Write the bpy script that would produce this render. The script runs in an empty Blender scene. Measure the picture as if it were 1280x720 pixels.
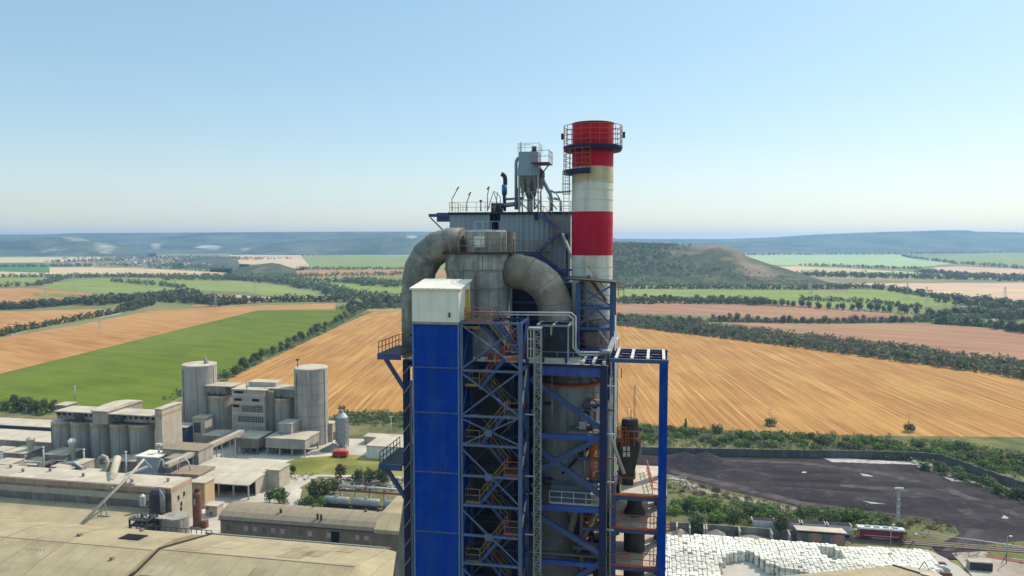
import bpy, math, random
from mathutils import Vector, Matrix, noise
random.seed(7)
rnd = random.uniform
C = bpy.context.scene.collection
SC = bpy.context.scene
PI = math.pi
# ------------------------------------------------------------------ camera model (used to take measurements from the photograph)
F, HC = 930.0, 95.0
PIT = math.atan(60 / F)
CP, SP = math.cos(PIT), math.sin(PIT)
ROT = math.radians(11)
U = Vector((math.cos(ROT), -math.sin(ROT), 0)); V = Vector((math.sin(ROT), math.cos(ROT), 0))
CAM = Vector((0, 0, HC))
def ray(px, py):
    a, b = (px - 640) / F, (360 - py) / F
    return Vector((a, CP + b * SP, -SP + b * CP))
def G(px, py, z=0.0):
    d = ray(px, py)
    return CAM + d * ((z - HC) / d.z)
def AD(px, py, Y):
    d = ray(px, py)
    return CAM + d * (Y / d.y)
FP = Matrix(((U.x, V.x, 0, 0), (U.y, V.y, 0, 0), (0, 0, 1, 0), (0, 0, 0, 1)))      # plant frame: u along the works, v away, z up
O0 = AD(516, 404, 65); O0.z = 0
FT = Matrix.Translation(O0) @ FP                                                  # tower frame
FTI, FPI = FT.inverted(), FP.inverted()
ID = Matrix.Identity(4)
def on_v(px, py, v, fr, fi):
    o = fr @ Vector((0, v, 0)); d = ray(px, py)
    t = (o - CAM).dot(V) / d.dot(V)
    return fi @ (CAM + d * t)
def T(px, py, v): return on_v(px, py, v, FT, FTI)
def PV(px, py, v): return on_v(px, py, v, FP, FPI)
def P(px, py, z=0.0): return FPI @ G(px, py, z)
def tu(px, v, py=450): return T(px, py, v).x
def tz(py, v, px=640): return T(px, py, v).z

# ------------------------------------------------------------------ mesh builder
class MB:
    def __init__(s, M=ID): s.M, s.v, s.f, s.sm = M, [], [], []
    def pt(s, p): s.v.append(s.M @ Vector(p)); return len(s.v) - 1
    def fa(s, idx, smooth=False): s.f.append(tuple(idx)); s.sm.append(smooth)
    def hexa(s, c):
        i = [s.pt(p) for p in c]
        for q in ((0, 3, 2, 1), (4, 5, 6, 7), (0, 1, 5, 4), (1, 2, 6, 5), (2, 3, 7, 6), (3, 0, 4, 7)): s.fa([i[k] for k in q])
        return s
    def box(s, x0, x1, y0, y1, z0, z1):
        return s.hexa([(x0, y0, z0), (x1, y0, z0), (x1, y1, z0), (x0, y1, z0), (x0, y0, z1), (x1, y0, z1), (x1, y1, z1), (x0, y1, z1)])
    def bar(s, p, q, w, h=None):
        p, q = Vector(p), Vector(q); h = h or w; d = (q - p)
        if d.length < 1e-6: return s
        d.normalize()
        a = Vector((0, 0, 1)) if abs(d.z) < .95 else Vector((0, 1, 0))
        x = d.cross(a).normalized() * (w / 2); y = x.cross(d).normalized() * (h / 2)
        return s.hexa([p - x - y, p + x - y, p + x + y, p - x + y, q - x - y, q + x - y, q + x + y, q - x + y])
    def tube(s, pts, r, n=12, cap=True):
        pts = [Vector(p) for p in pts]; k = len(pts); rs = r if isinstance(r, (list, tuple)) else [r] * k
        rings = []; ref = None
        for i, p in enumerate(pts):
            d = (pts[min(i + 1, k - 1)] - pts[max(i - 1, 0)]).normalized()
            m = rs[i]
            if 0 < i < k - 1:
                c = (pts[i] - pts[i - 1]).normalized().dot((pts[i + 1] - pts[i]).normalized())
                stretch = 1 / max(.5, math.sqrt(max(.01, (1 + c) / 2)))
            else: stretch = 1
            if ref is None: ref = Vector((0, 1, 0)) if abs(d.y) < .9 else Vector((1, 0, 0))
            x = (ref - d * ref.dot(d)).normalized(); y = d.cross(x); ref = x
            rings.append([s.pt(p + x * m * math.cos(2 * PI * j / n) + y * m * stretch * math.sin(2 * PI * j / n)) for j in range(n)])
        for a, b in zip(rings, rings[1:]):
            for j in range(n): s.fa((a[j], a[(j + 1) % n], b[(j + 1) % n], b[j]), True)
        if cap: s.fa(rings[0][::-1]); s.fa(rings[-1])
        return s
    def lathe(s, cx, cy, prof, n=40, a0=0., a1=2 * PI, cap=True):
        full = abs(a1 - a0 - 2 * PI) < 1e-6; m = n if full else n + 1
        ang = [a0 + (a1 - a0) * j / n for j in range(m)]
        for (r0, z0), (r1, z1) in zip(prof, prof[1:]):
            a = [s.pt((cx + r0 * math.cos(t), cy + r0 * math.sin(t), z0)) for t in ang]
            b = [s.pt((cx + r1 * math.cos(t), cy + r1 * math.sin(t), z1)) for t in ang]
            for j in range(n): s.fa((a[j], a[(j + 1) % m], b[(j + 1) % m], b[j]), True)
        if cap and full:
            for (r, z), rev in ((prof[0], True), (prof[-1], False)):
                if r > 1e-3:
                    q = [s.pt((cx + r * math.cos(t), cy + r * math.sin(t), z)) for t in ang]
                    s.fa(q[::-1] if rev else q)
        return s
    def prism(s, poly, z0, z1):
        n = len(poly); a = [s.pt((x, y, z0)) for x, y in poly]; b = [s.pt((x, y, z1)) for x, y in poly]
        s.fa(a[::-1]); s.fa(b)
        for j in range(n): s.fa((a[j], a[(j + 1) % n], b[(j + 1) % n], b[j]))
        return s
    def extr(s, prof, u0, u1):                       # profile in (v, z) swept along u
        n = len(prof); a = [s.pt((u0, y, z)) for y, z in prof]; b = [s.pt((u1, y, z)) for y, z in prof]
        s.fa(a); s.fa(b[::-1])
        for j in range(n): s.fa((a[j], b[j], b[(j + 1) % n], a[(j + 1) % n]))
        return s
    def quad(s, a, b, c, d): s.fa([s.pt(p) for p in (a, b, c, d)]); return s
    def build(s, name, mt, parent=None, **kw):
        me = bpy.data.meshes.new(name)
        if parent is not None: base = BASE[parent.name]
        else:
            xs = [p.x for p in s.v]; ys = [p.y for p in s.v]
            base = Vector(((min(xs) + max(xs)) / 2, (min(ys) + max(ys)) / 2, min(p.z for p in s.v)))
        me.from_pydata([p - base for p in s.v], [], s.f)
        me.polygons.foreach_set('use_smooth', s.sm)
        me.materials.append(mt); me.update()
        o = bpy.data.objects.new(name, me); C.objects.link(o)
        BASE[o.name] = base
        if parent is not None: o.parent = parent
        else: o.location = base
        tag(o, **kw)
        return o
BASE = {}
def tag(o, label=None, cat=None, group=None, kind=None):
    if label: o['label'] = label
    if cat: o['category'] = cat
    if group: o['group'] = group
    if kind: o['kind'] = kind
    return o
def thing(name, label, cat, loc, group=None, fr=ID):
    o = bpy.data.objects.new(name, None); C.objects.link(o)
    o.empty_display_size = .5
    o.location = fr @ Vector(loc); BASE[o.name] = o.location.copy()
    return tag(o, label, cat, group)
def dup(root, loc, rz=0., sc=(1, 1, 1), label=None, group=None):
    def cp(o, par):
        c = o.copy(); C.objects.link(c)
        if par is not None: c.parent = par
        for ch in KIDS.get(o.name, ()): cp(ch, c)
        return c
    r = cp(root, None); r.location = loc; r.rotation_euler = (0, 0, rz); r.scale = sc
    if label: r['label'] = label
    if group: r['group'] = group
    return r
KIDS = {}
def note_kids(root):
    for o in list(bpy.data.objects):
        if o.parent is not None: KIDS.setdefault(o.parent.name, [])
        if o.parent is not None and o not in KIDS[o.parent.name]: KIDS[o.parent.name].append(o)

# ------------------------------------------------------------------ materials
def newmat(name):
    m = bpy.data.materials.new(name); m.use_nodes = True
    nt = m.node_tree; b = nt.nodes['Principled BSDF']
    return m, nt, b
def nd(nt, t, **kw):
    n = nt.nodes.new(t)
    for k, v in kw.items(): setattr(n, k, v)
    return n
def rgb(c): return (c[0], c[1], c[2], 1)
def ramp(nt, fac, stops):
    r = nd(nt, 'ShaderNodeValToRGB'); e = r.color_ramp.elements
    e[0].position, e[0].color = stops[0][0], rgb(stops[0][1]); e[1].position, e[1].color = stops[-1][0], rgb(stops[-1][1])
    for p, c in stops[1:-1]: x = e.new(p); x.color = rgb(c)
    nt.links.new(fac, r.inputs[0]); return r.outputs[0]
def mix(nt, fac, a, b):
    m = nd(nt, 'ShaderNodeMix', data_type='RGBA')
    if hasattr(fac, 'is_output'): nt.links.new(fac, m.inputs[0])
    else: m.inputs[0].default_value = fac
    for s, x in ((6, a), (7, b)):
        if hasattr(x, 'is_output'): nt.links.new(x, m.inputs[s])
        else: m.inputs[s].default_value = rgb(x)
    return m.outputs[2]
def coords(nt, scale=(1, 1, 1), rot=0., obj=False):
    g = nd(nt, 'ShaderNodeTexCoord').outputs['Object'] if obj else nd(nt, 'ShaderNodeNewGeometry').outputs['Position']
    mp = nd(nt, 'ShaderNodeMapping'); mp.inputs['Scale'].default_value = scale; 
    if rot:
        m0 = nd(nt, 'ShaderNodeMapping'); m0.inputs['Rotation'].default_value = (0, 0, rot)
        nt.links.new(g, m0.inputs[0]); g = m0.outputs[0]
    nt.links.new(g, mp.inputs[0]); return mp.outputs[0]
def nz(nt, vec, scale, detail=4, rough=.55):
    n = nd(nt, 'ShaderNodeTexNoise'); n.inputs['Scale'].default_value = scale; n.inputs['Detail'].default_value = detail
    n.inputs['Roughness'].default_value = rough
    nt.links.new(vec, n.inputs['Vector']); return n.outputs['Fac']
MATS = {}
def M(name, c, c2=None, scale=.6, rough=.7, metal=0., streak=None, sa=.5, ss=1.6, patch=None, pa=.5, ps=.25, bump=.0, ribs=0., obj=False, var=0., seams=0., seamc=None):
    m, nt, b = newmat(name)
    v = coords(nt, rot=ROT, obj=obj)
    c2 = c2 or tuple(x * .78 for x in c)
    col = ramp(nt, nz(nt, v, scale), [(.32, c2), (.68, c)])
    if patch: col = mix(nt, ramp(nt, nz(nt, v, ps, 6, .65), [(.5, (0, 0, 0)), (.66, (pa, pa, pa))]), col, patch)
    if streak:
        sv = coords(nt, (ss, ss, ss * .06), ROT, obj)
        col = mix(nt, ramp(nt, nz(nt, sv, 1., 5, .6), [(.48, (0, 0, 0)), (.72, (sa, sa, sa))]), col, streak)
    if seams:
        sx = nd(nt, 'ShaderNodeSeparateXYZ'); nt.links.new(v, sx.inputs[0])
        md = nd(nt, 'ShaderNodeMath', operation='PINGPONG'); nt.links.new(sx.outputs[0], md.inputs[0]); md.inputs[1].default_value = seams / 2
        col = mix(nt, ramp(nt, md.outputs[0], [(.05, (.55, .55, .55)), (.16, (0, 0, 0))]), col, seamc or tuple(x * .6 for x in c2))
    if var:
        oi = nd(nt, 'ShaderNodeObjectInfo'); hv = nd(nt, 'ShaderNodeHueSaturation')
        mr = nd(nt, 'ShaderNodeMapRange'); mr.inputs[3].default_value = 1 - var; mr.inputs[4].default_value = 1 + var
        nt.links.new(oi.outputs['Random'], mr.inputs[0]); nt.links.new(mr.outputs[0], hv.inputs['Value'])
        nt.links.new(col, hv.inputs['Color']); col = hv.outputs[0]
    nt.links.new(col, b.inputs['Base Color'])
    b.inputs['Roughness'].default_value = rough; b.inputs['Metallic'].default_value = metal
    h = None
    if ribs:
        sx = nd(nt, 'ShaderNodeSeparateXYZ'); nt.links.new(v, sx.inputs[0])
        ad = nd(nt, 'ShaderNodeMath', operation='ADD'); nt.links.new(sx.outputs[0], ad.inputs[0]); nt.links.new(sx.outputs[1], ad.inputs[1])
        mu = nd(nt, 'ShaderNodeMath', operation='MULTIPLY'); nt.links.new(ad.outputs[0], mu.inputs[0]); mu.inputs[1].default_value = 2 * PI / ribs
        si = nd(nt, 'ShaderNodeMath', operation='SINE'); nt.links.new(mu.outputs[0], si.inputs[0])
        h = si.outputs[0]; bump = bump or .5
        bp = nd(nt, 'ShaderNodeBump'); bp.inputs['Strength'].default_value = bump; bp.inputs['Distance'].default_value = ribs * .12
        nt.links.new(h, bp.inputs['Height']); nt.links.new(bp.outputs[0], b.inputs['Normal'])
    elif bump:
        bp = nd(nt, 'ShaderNodeBump'); bp.inputs['Strength'].default_value = bump; bp.inputs['Distance'].default_value = .1
        nt.links.new(nz(nt, v, scale * 8, 5, .6), bp.inputs['Height']); nt.links.new(bp.outputs[0], b.inputs['Normal'])
    MATS[name] = m
    b.inputs['Specular IOR Level'].default_value = .2
    return m
blue_clad = M('blue_cladding', (.0015, .043, .33), (.001, .034, .265), .35, .55, patch=(.02, .07, .29), pa=.55, ps=.5, streak=(.03, .065, .2), sa=.5, ss=1.2, ribs=.33, bump=.4)
blue = M('blue_steel', (.02, .06, .21), (.014, .042, .15), .9, .38, patch=(.07, .075, .1), pa=.6, ps=.9)
blue_br = M('royal_blue_beam', (.008, .06, .33), (.006, .042, .25), .7, .4, patch=(.03, .08, .25), pa=.5, ps=.6)
blue_lt = M('faded_blue_steel', (.07, .115, .24), (.045, .085, .2), 1.2, .4, patch=(.14, .13, .12), pa=.6, ps=1.1)
blue_dk = M('dark_blue_steel', (.01, .022, .09), (.012, .02, .06), .9, .5, patch=(.05, .035, .025), pa=.4)
white_pan = M('white_panel', (.74, .72, .66), (.66, .64, .58), .7, .5, streak=(.35, .3, .2), sa=.35)
white_roof = M('white_roof_sheet', (.72, .69, .62), (.62, .58, .5), .5, .6, ribs=.5)
yellow_pan = M('stained_yellow_panel', (.55, .36, .06), (.3, .2, .06), 2., .6)
vessel = M('stained_vessel_coat', (.31, .31, .295), (.17, .17, .165), .55, .68, streak=(.12, .075, .05), sa=.85, ss=1.3, patch=(.47, .45, .41), pa=.65, ps=.45, bump=.1)
duct_mat = M('duct_sheet', (.22, .215, .2), (.12, .118, .112), .8, .6, patch=(.37, .35, .31), pa=.7, ps=.5, streak=(.17, .12, .08), sa=.4, bump=.06)
duct_warm = M('brown_grey_duct', (.29, .24, .19), (.17, .14, .115), .6, .62, patch=(.44, .4, .34), pa=.6, ps=.4, streak=(.16, .11, .08), sa=.5, bump=.06)
clad = M('grey_corrugated', (.29, .345, .39), (.235, .285, .33), .35, .5, streak=(.25, .24, .22), sa=.4, ribs=.55, bump=.7)
clad_blue = M('bluish_sheet', (.27, .36, .44), (.2, .28, .36), .7, .45, ribs=.35, bump=.7, streak=(.2, .2, .2), sa=.3)
grey = M('grey_steel', (.3, .31, .32), (.2, .21, .22), 1.2, .5, metal=.15, patch=(.2, .12, .07), pa=.45, ps=1.)
lgrey = M('pale_grey_steel', (.47, .48, .47), (.36, .37, .37), 1.2, .5, patch=(.3, .22, .15), pa=.4, ps=1.)
soot = M('sooty_wall', (.12, .108, .1), (.075, .07, .068), .25, .9, streak=(.2, .17, .15), sa=.5, ss=.5)
dark = M('dark_steel', (.028, .03, .036), (.045, .042, .042), 1.4, .6, patch=(.09, .07, .06), pa=.6)
black = M('blackened_opening', (.008, .008, .01), None, 1, .9)
red = M('red_paint', (.5, .004, .035), (.4, .004, .03), .5, .55, streak=(.17, .01, .014), sa=.6, ss=1.2, patch=(.36, .03, .05), pa=.4, ps=.6)
pale = M('weathered_white_paint', (.7, .69, .62), (.56, .56, .51), .5, .65, streak=(.36, .22, .1), sa=.6, ss=1.3, patch=(.4, .29, .16), pa=.5, ps=.35)
orange = M('rust_orange_paint', (.5, .1, .025), (.34, .07, .03), 1.5, .6, patch=(.3, .14, .07), pa=.5)
rail_y = M('faded_yellow_rail', (.27, .175, .085), (.18, .12, .07), 2, .6)
rail_r = M('red_brown_rail', (.3, .1, .05), (.22, .08, .05), 2, .6)
rail_g = M('galvanised_rail', (.5, .49, .45), (.36, .35, .33), 2, .5)
decking = M('dusty_deck', (.56, .49, .39), (.4, .35, .29), .7, .9, patch=(.25, .2, .16), pa=.6, ps=.8)
pipe_blue = M('light_blue_paint', (.05, .17, .42), (.05, .13, .32), 2, .5)
rust = M('rusty_steel', (.2, .075, .05), (.15, .06, .045), 1, .75, streak=(.1, .05, .04), sa=.5)
conc = M('silo_concrete', (.38, .345, .3), (.29, .262, .23), .16, .85, streak=(.19, .165, .14), sa=.75, ss=.8, patch=(.38, .355, .32), pa=.5, ps=.12, bump=.1)
conc_dk = M('sooty_concrete', (.24, .21, .18), (.16, .14, .12), .25, .85, streak=(.1, .085, .075), sa=.7, ss=.6, patch=(.34, .3, .26), pa=.5, bump=.1)
conc_lt = M('pale_plaster', (.46, .405, .32), (.36, .31, .24), .3, .85, streak=(.33, .26, .19), sa=.55, ss=.8)
ochre = M('ochre_stain_ring', (.4, .29, .14), (.3, .25, .17), .6, .85)
roof_dust = M('cement_dusted_roof', (.49, .435, .345), (.37, .32, .25), .16, .9, patch=(.31, .265, .205), pa=.7, ps=.1, bump=.12, seams=6.3)
roof_kh = M('khaki_roof', (.345, .285, .175), (.285, .235, .145), .12, .85, patch=(.22, .175, .11), pa=.6, ps=.09, bump=.08, streak=(.45, .375, .23), sa=.4, ss=.25, seams=5.6)
roof_br = M('brown_roof', (.29, .235, .165), (.22, .175, .125), .2, .9, patch=(.17, .135, .1), pa=.7, ps=.2, bump=.1, seams=3.4)
wall_br = M('brown_wall', (.21, .155, .115), (.15, .12, .095), .3, .9, streak=(.3, .26, .21), sa=.5, ss=.5)
rustwall = M('rust_stained_parapet', (.33, .2, .13), (.4, .31, .22), .08, .9, streak=(.2, .1, .06), sa=.6, ss=.5)
gutter = M('dark_gutter', (.05, .042, .035), None, .5, .9)
glass = M('dusty_glass', (.05, .06, .07), (.12, .12, .11), 1.5, .25)
blueshed = M('navy_facade', (.03, .04, .09), (.045, .05, .09), .3, .7, ribs=.9)
trunkm = M('bark', (.09, .065, .045), None, 2, .9, obj=True)
bagm = M('white_woven_bag', (.62, .59, .52), (.5, .47, .41), 1.2, .8, obj=True, var=.16, patch=(.4, .37, .31), pa=.6, ps=.6)
wagon_w = M('white_wagon_paint', (.6, .6, .6), (.46, .46, .46), .5, .6, streak=(.3, .26, .22), sa=.6)
loco_r = M('crimson_loco', (.2, .012, .02), (.13, .012, .018), .8, .5, streak=(.1, .03, .03), sa=.4)
loco_y = M('loco_yellow', (.36, .23, .04), None, .8, .5)
tilebrown = M('terracotta_roof', (.32, .22, .18), (.26, .18, .15), .05, .9, var=.3)
house_w = M('house_wall', (.66, .6, .52), (.56, .5, .43), .05, .9, var=.2)

blue_clad.node_tree.nodes['Principled BSDF'].inputs['Specular IOR Level'].default_value = .06
for m_ in (blue, blue_lt, blue_br, lgrey): m_.node_tree.nodes['Principled BSDF'].inputs['Specular IOR Level'].default_value = .5
def leafmat(name, c, c2, c3, hue=.02):
    m, nt, b = newmat(name)
    v = coords(nt, obj=True)
    col = ramp(nt, nz(nt, v, .45, 3), [(.3, c2), (.52, c), (.72, c3)])
    oi = nd(nt, 'ShaderNodeObjectInfo'); hv = nd(nt, 'ShaderNodeHueSaturation')
    mr = nd(nt, 'ShaderNodeMapRange'); mr.inputs[3].default_value = .7; mr.inputs[4].default_value = 1.3
    mh = nd(nt, 'ShaderNodeMapRange'); mh.inputs[3].default_value = .5 - hue; mh.inputs[4].default_value = .5 + hue
    nt.links.new(oi.outputs['Random'], mr.inputs[0]); nt.links.new(oi.outputs['Random'], mh.inputs[0])
    nt.links.new(mr.outputs[0], hv.inputs['Value']); nt.links.new(mh.outputs[0], hv.inputs['Hue'])
    nt.links.new(col, hv.inputs['Color']); nt.links.new(hv.outputs[0], b.inputs['Base Color'])
    b.inputs['Roughness'].default_value = .7; b.inputs['Specular IOR Level'].default_value = .25
    tr = nd(nt, 'ShaderNodeBsdfTranslucent'); nt.links.new(hv.outputs[0], tr.inputs[0])
    ms = nd(nt, 'ShaderNodeMixShader'); ms.inputs[0].default_value = .3
    nt.links.new(b.outputs[0], ms.inputs[1]); nt.links.new(tr.outputs[0], ms.inputs[2])
    nt.links.new(ms.outputs[0], nt.nodes['Material Output'].inputs[0])
    return m
leaf = leafmat('leaf_green', (.1, .14, .042), (.065, .095, .03), (.15, .185, .06))
leaf_lt = leafmat('leaf_fresh_green', (.12, .18, .035), (.08, .13, .03), (.18, .23, .06))
leaf_dk = leafmat('leaf_dark_green', (.115, .14, .05), (.068, .088, .034), (.165, .18, .07))
leaf_br = leafmat('leaf_dry_brown', (.17, .135, .09), (.1, .08, .045), (.17, .14, .07))
leaf_far = leafmat('leaf_far_hedge', (.115, .14, .052), (.068, .088, .035), (.16, .175, .07))
# ================================================================== LAND
def fieldmat(name, c, c2, c3=None, sx=.12, sy=.006, rot=0., patch=None, pa=.6, ps=.012, fine=0.):
    m, nt, b = newmat(name)
    v = coords(nt, (sx, sy, 1), rot)
    st = nz(nt, v, 1., 5, .62)
    stops = [(.36, c2), (.52, c)] + ([(.66, c3)] if c3 else [(.7, c)])
    col = ramp(nt, st, stops)
    v2 = coords(nt)
    if patch: col = mix(nt, ramp(nt, nz(nt, coords(nt, (1, .45, 1), rot), ps, 6, .6), [(.46, (0, 0, 0)), (.66, (pa, pa, pa))]), col, patch)
    if fine:
        f = nz(nt, coords(nt, (.6, .012, 1), rot), 1., 5, .75)
        col = mix(nt, ramp(nt, f, [(.35, (fine, fine, fine)), (.6, (0, 0, 0))]), col, tuple(x * .6 for x in c2))
    nt.links.new(col, b.inputs['Base Color']); b.inputs['Roughness'].default_value = .95; b.inputs['Specular IOR Level'].default_value = .1
    return m
AZ = math.radians(1.8)
golden = fieldmat('golden_stubble', (.385, .195, .06), (.31, .145, .042), (.51, .3, .115), .42, .0075, AZ, patch=(.54, .31, .095), pa=.6, ps=.03, fine=.65)
grain = fieldmat('tan_grain', (.36, .18, .06), (.28, .132, .044), (.41, .22, .08), .012, .09, .6, patch=(.42, .25, .1), ps=.004)
grain2 = fieldmat('pale_grain', (.52, .38, .22), (.45, .31, .17), (.56, .42, .26), .01, .02, .2, patch=(.42, .29, .16), ps=.002)
green_f = fieldmat('bright_crop', (.1, .135, .006), (.078, .11, .006), (.122, .15, .008), .02, .07, .5, patch=(.15, .18, .03), pa=.5, ps=.008)
green_g = fieldmat('pale_crop', (.19, .23, .05), (.15, .188, .04), (.22, .25, .062), .01, .02, .2, patch=(.23, .26, .1), pa=.5, ps=.003)
green_d = fieldmat('deep_crop', (.07, .17, .05), (.06, .14, .04), None, .01, .02)
green_p = fieldmat('far_pale_crop', (.3, .38, .17), (.26, .33, .14), (.36, .42, .2), .004, .01)
pink = fieldmat('ploughed_pink', (.3, .155, .09), (.25, .125, .073), (.34, .19, .112), .05, .008, -.9, patch=(.33, .21, .11), pa=.5, ps=.006)
pinkpale = fieldmat('pale_pink', (.5, .34, .23), (.44, .28, .18), None, .006, .01)
scrubm = fieldmat('scrub_ground', (.11, .12, .042), (.07, .08, .03), (.18, .16, .07), .08, .08, 0, patch=(.22, .17, .1), pa=.7, ps=.05)
grassm = fieldmat('yellow_green_grass', (.16, .165, .035), (.1, .12, .03), (.25, .22, .06), .06, .06, 0, patch=(.32, .26, .1), pa=.6, ps=.05)
basem = fieldmat('dry_land', (.2, .18, .08), (.13, .14, .055), (.33, .25, .13), .004, .004, 0, patch=(.12, .15, .05), ps=.0015)
yardm = fieldmat('dusty_yard', (.46, .42, .36), (.36, .33, .29), (.56, .52, .45), .05, .05, 0, patch=(.3, .27, .24), pa=.7, ps=.03)
coalm = fieldmat('coal_ground', (.034, .027, .028), (.02, .015, .018), (.056, .044, .046), .018, .16, .12, patch=(.08, .064, .064), pa=.7, ps=.03, fine=.5)
coalpile = fieldmat('coal_heap', (.034, .029, .032), (.03, .027, .031), (.06, .05, .052), .2, .2)
puddlem = M('pale_dried_puddle', (.5, .46, .44), (.2, .18, .175), .35, .7)
dirtm = fieldmat('dirt_track', (.33, .27, .22), (.25, .2, .17), (.42, .36, .3), .06, .06, 0, patch=(.2, .16, .14), ps=.04)
roadm = M('pale_road', (.42, .39, .34), (.34, .31, .27), .02, .9)
asph = M('worn_asphalt', (.2, .185, .17), (.15, .14, .13), .1, .9, patch=(.3, .27, .23), pa=.6, ps=.08)

LZ = [0.02]
def land(name, px, mt, dz=.004, jit=.35, z=None):
    LZ[0] += dz
    zz = LZ[0] if z is None else z
    ext = []
    for (x0, y0), (x1, y1) in zip(px, px[1:] + px[:1]):           # let the land run on past both sides of the view
        ext.append((x0, y0))
        for lim, far in ((-60, -520), (1400, 1800)):
            if (x0 <= lim and x1 <= lim) if lim < 0 else (x0 >= lim and x1 >= lim): ext += [(far, y0), (far, y1)]
    px = ext; pts = []
    for (x0, y0), (x1, y1) in zip(px, px[1:] + px[:1]):
        n = max(1, int(math.hypot(x1 - x0, (y1 - y0) * 2) / 7))
        for k in range(n):
            t = k / n; j = jit if 0 < k else 0
            pts.append((x0 + (x1 - x0) * t + rnd(-j, j), y0 + (y1 - y0) * t + rnd(-j, j) * .5))
    b = MB(); q = [b.pt(G(x, y) + Vector((0, 0, zz))) for x, y in pts]
    b.fa(q[::-1])
    o = b.build(name, mt, kind='structure')
    # keep normals up
    if o.data.polygons[0].normal.z < 0: o.data.flip_normals()
    return o
g = MB(); g.quad((-14000, -900, 0), (14000, -900, 0), (14000, 15000, 0), (-14000, 15000, 0)); g.build('ground', basem, kind='structure')
# --- far left, back to front
land('field', [(-60, 322), (155, 321), (150, 324), (60, 328), (-60, 329)], grain2)
land('field', [(-60, 329), (50, 328), (62, 334), (62, 341), (-60, 338)], green_d)
land('field', [(62, 334), (115, 334), (190, 336), (285, 341), (278, 345), (150, 345), (-60, 346), (-60, 338), (62, 341)], grain2)
land('field', [(-60, 347), (78, 347), (50, 357), (-60, 361)], green_g)
land('field', [(-60, 362), (40, 360), (130, 369), (210, 369), (205, 374), (110, 381), (-60, 388)], grain)
land('field', [(40, 366), (100, 368), (98, 373), (42, 371)], grassm)
land('field', [(48, 360), (93, 350), (133, 348), (169, 353), (222, 359), (240, 368), (184, 368.5), (133, 367)], green_g)
land('field', [(150, 347), (200, 348), (284, 352), (351, 357), (433, 371), (364, 373.5), (307, 365), (238, 362), (200, 356)], green_g)
land('field', [(235, 375), (255, 369), (300, 370), (350, 374), (330, 378), (262, 383), (240, 382)], grain)
land('field', [(285, 319), (330, 318), (376, 319), (389, 335), (372, 336), (330, 331), (300, 330)], grain2)
land('field', [(377, 320), (620, 320), (620, 336), (389, 336)], green_d if False else green_g)
land('field', [(370, 338), (620, 337), (620, 345), (355, 345.5)], grain)
land('field', [(340, 347), (620, 346), (620, 353), (395, 352)], green_g)
land('field', [(355, 353), (440, 355), (620, 360), (620, 372), (455, 369)], green_g)
land('field', [(300, 319), (450, 316), (620, 317), (620, 319), (450, 319.5)], grain2)
# --- mid left
land('field', [(-60, 391), (60, 388), (150, 386), (140, 391), (85, 402), (-60, 420)], grain)
land('field', [(-60, 432), (100, 406), (190, 388), (300, 383), (420, 379), (418, 386), (322, 388), (-60, 484)], grain)
land('field', [(322, 388), (442, 388), (436, 395), (370, 425), (262, 480), (190, 512), (100, 510), (-60, 504), (-60, 482)], green_f)
land('field', [(468, 389), (640, 388), (772, 406), (900, 420), (1090, 445), (1400, 487), (1400, 548), (1000, 544), (830, 533), (640, 526), (500, 523), (380, 521), (190, 522), (225, 503), (290, 472), (365, 436), (430, 405)], golden)
land('field', [(190, 522), (225, 503), (290, 472), (365, 436), (430, 405), (468, 389), (452, 389), (370, 427), (262, 482), (180, 520)], scrubm)
# --- right
land('field', [(740, 362), (1000, 362), (1060, 368), (1060, 362), (1120, 363), (1195, 376), (1190, 381), (1100, 386), (740, 375)], green_g)
land('field', [(740, 357), (990, 357), (1010, 360), (740, 361)], green_g)
land('field', [(740, 376), (1000, 380), (1165, 398), (1080, 401), (740, 390)], pink)
land('field', [(900, 402), (1000, 406), (1160, 405), (1240, 410), (1400, 424), (1400, 468), (1280, 453), (1000, 417)], pink)
land('field', [(1070, 354), (1400, 353), (1400, 385), (1280, 380), (1200, 374), (1140, 364)], pinkpale)
land('field', [(1130, 362), (1400, 362), (1400, 367), (1160, 366)], grain2)
land('field', [(925, 319), (1130, 318), (1190, 330), (1130, 335), (1000, 332), (940, 331)], green_p)
land('field', [(950, 333), (1000, 333), (1070, 336), (1190, 343), (1170, 347), (1000, 341)], grain2)
land('field', [(1145, 322), (1260, 316), (1420, 316), (1420, 338), (1290, 333), (1200, 329)], green_g)
land('field', [(1165, 334), (1200, 333), (1420, 343), (1420, 352), (1190, 345)], pinkpale)
land('field', [(1000, 337), (1150, 341), (1420, 350), (1420, 353), (1150, 347), (1000, 340)], green_p)
# --- river and roads
land('road', [(228, 361), (231, 360), (240, 366), (249, 371), (250, 373), (246, 373), (236, 367)], roadm)
land('road', [(1185, 373), (1200, 376), (1232, 381), (1228, 382.5), (1195, 377.5)], roadm)
land('road', [(1249, 382), (1272, 384), (1262, 387), (1250, 386.5)], roadm)
land('road', [(1262, 394), (1249, 396), (1239, 399), (1243, 403), (1256, 407), (1275, 412), (1280, 412), (1262, 406.5), (1248, 402), (1247, 399.5), (1262, 396)], roadm)
land('road', [(12, 418.6), (38, 413.2), (46, 411.6), (14, 419.2)], roadm)
land('road', [(120, 397), (150, 391.5), (152, 392.2), (121, 397.8)], roadm)
land('road', [(295, 369), (352, 373), (352, 374), (295, 371)], roadm)
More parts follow.
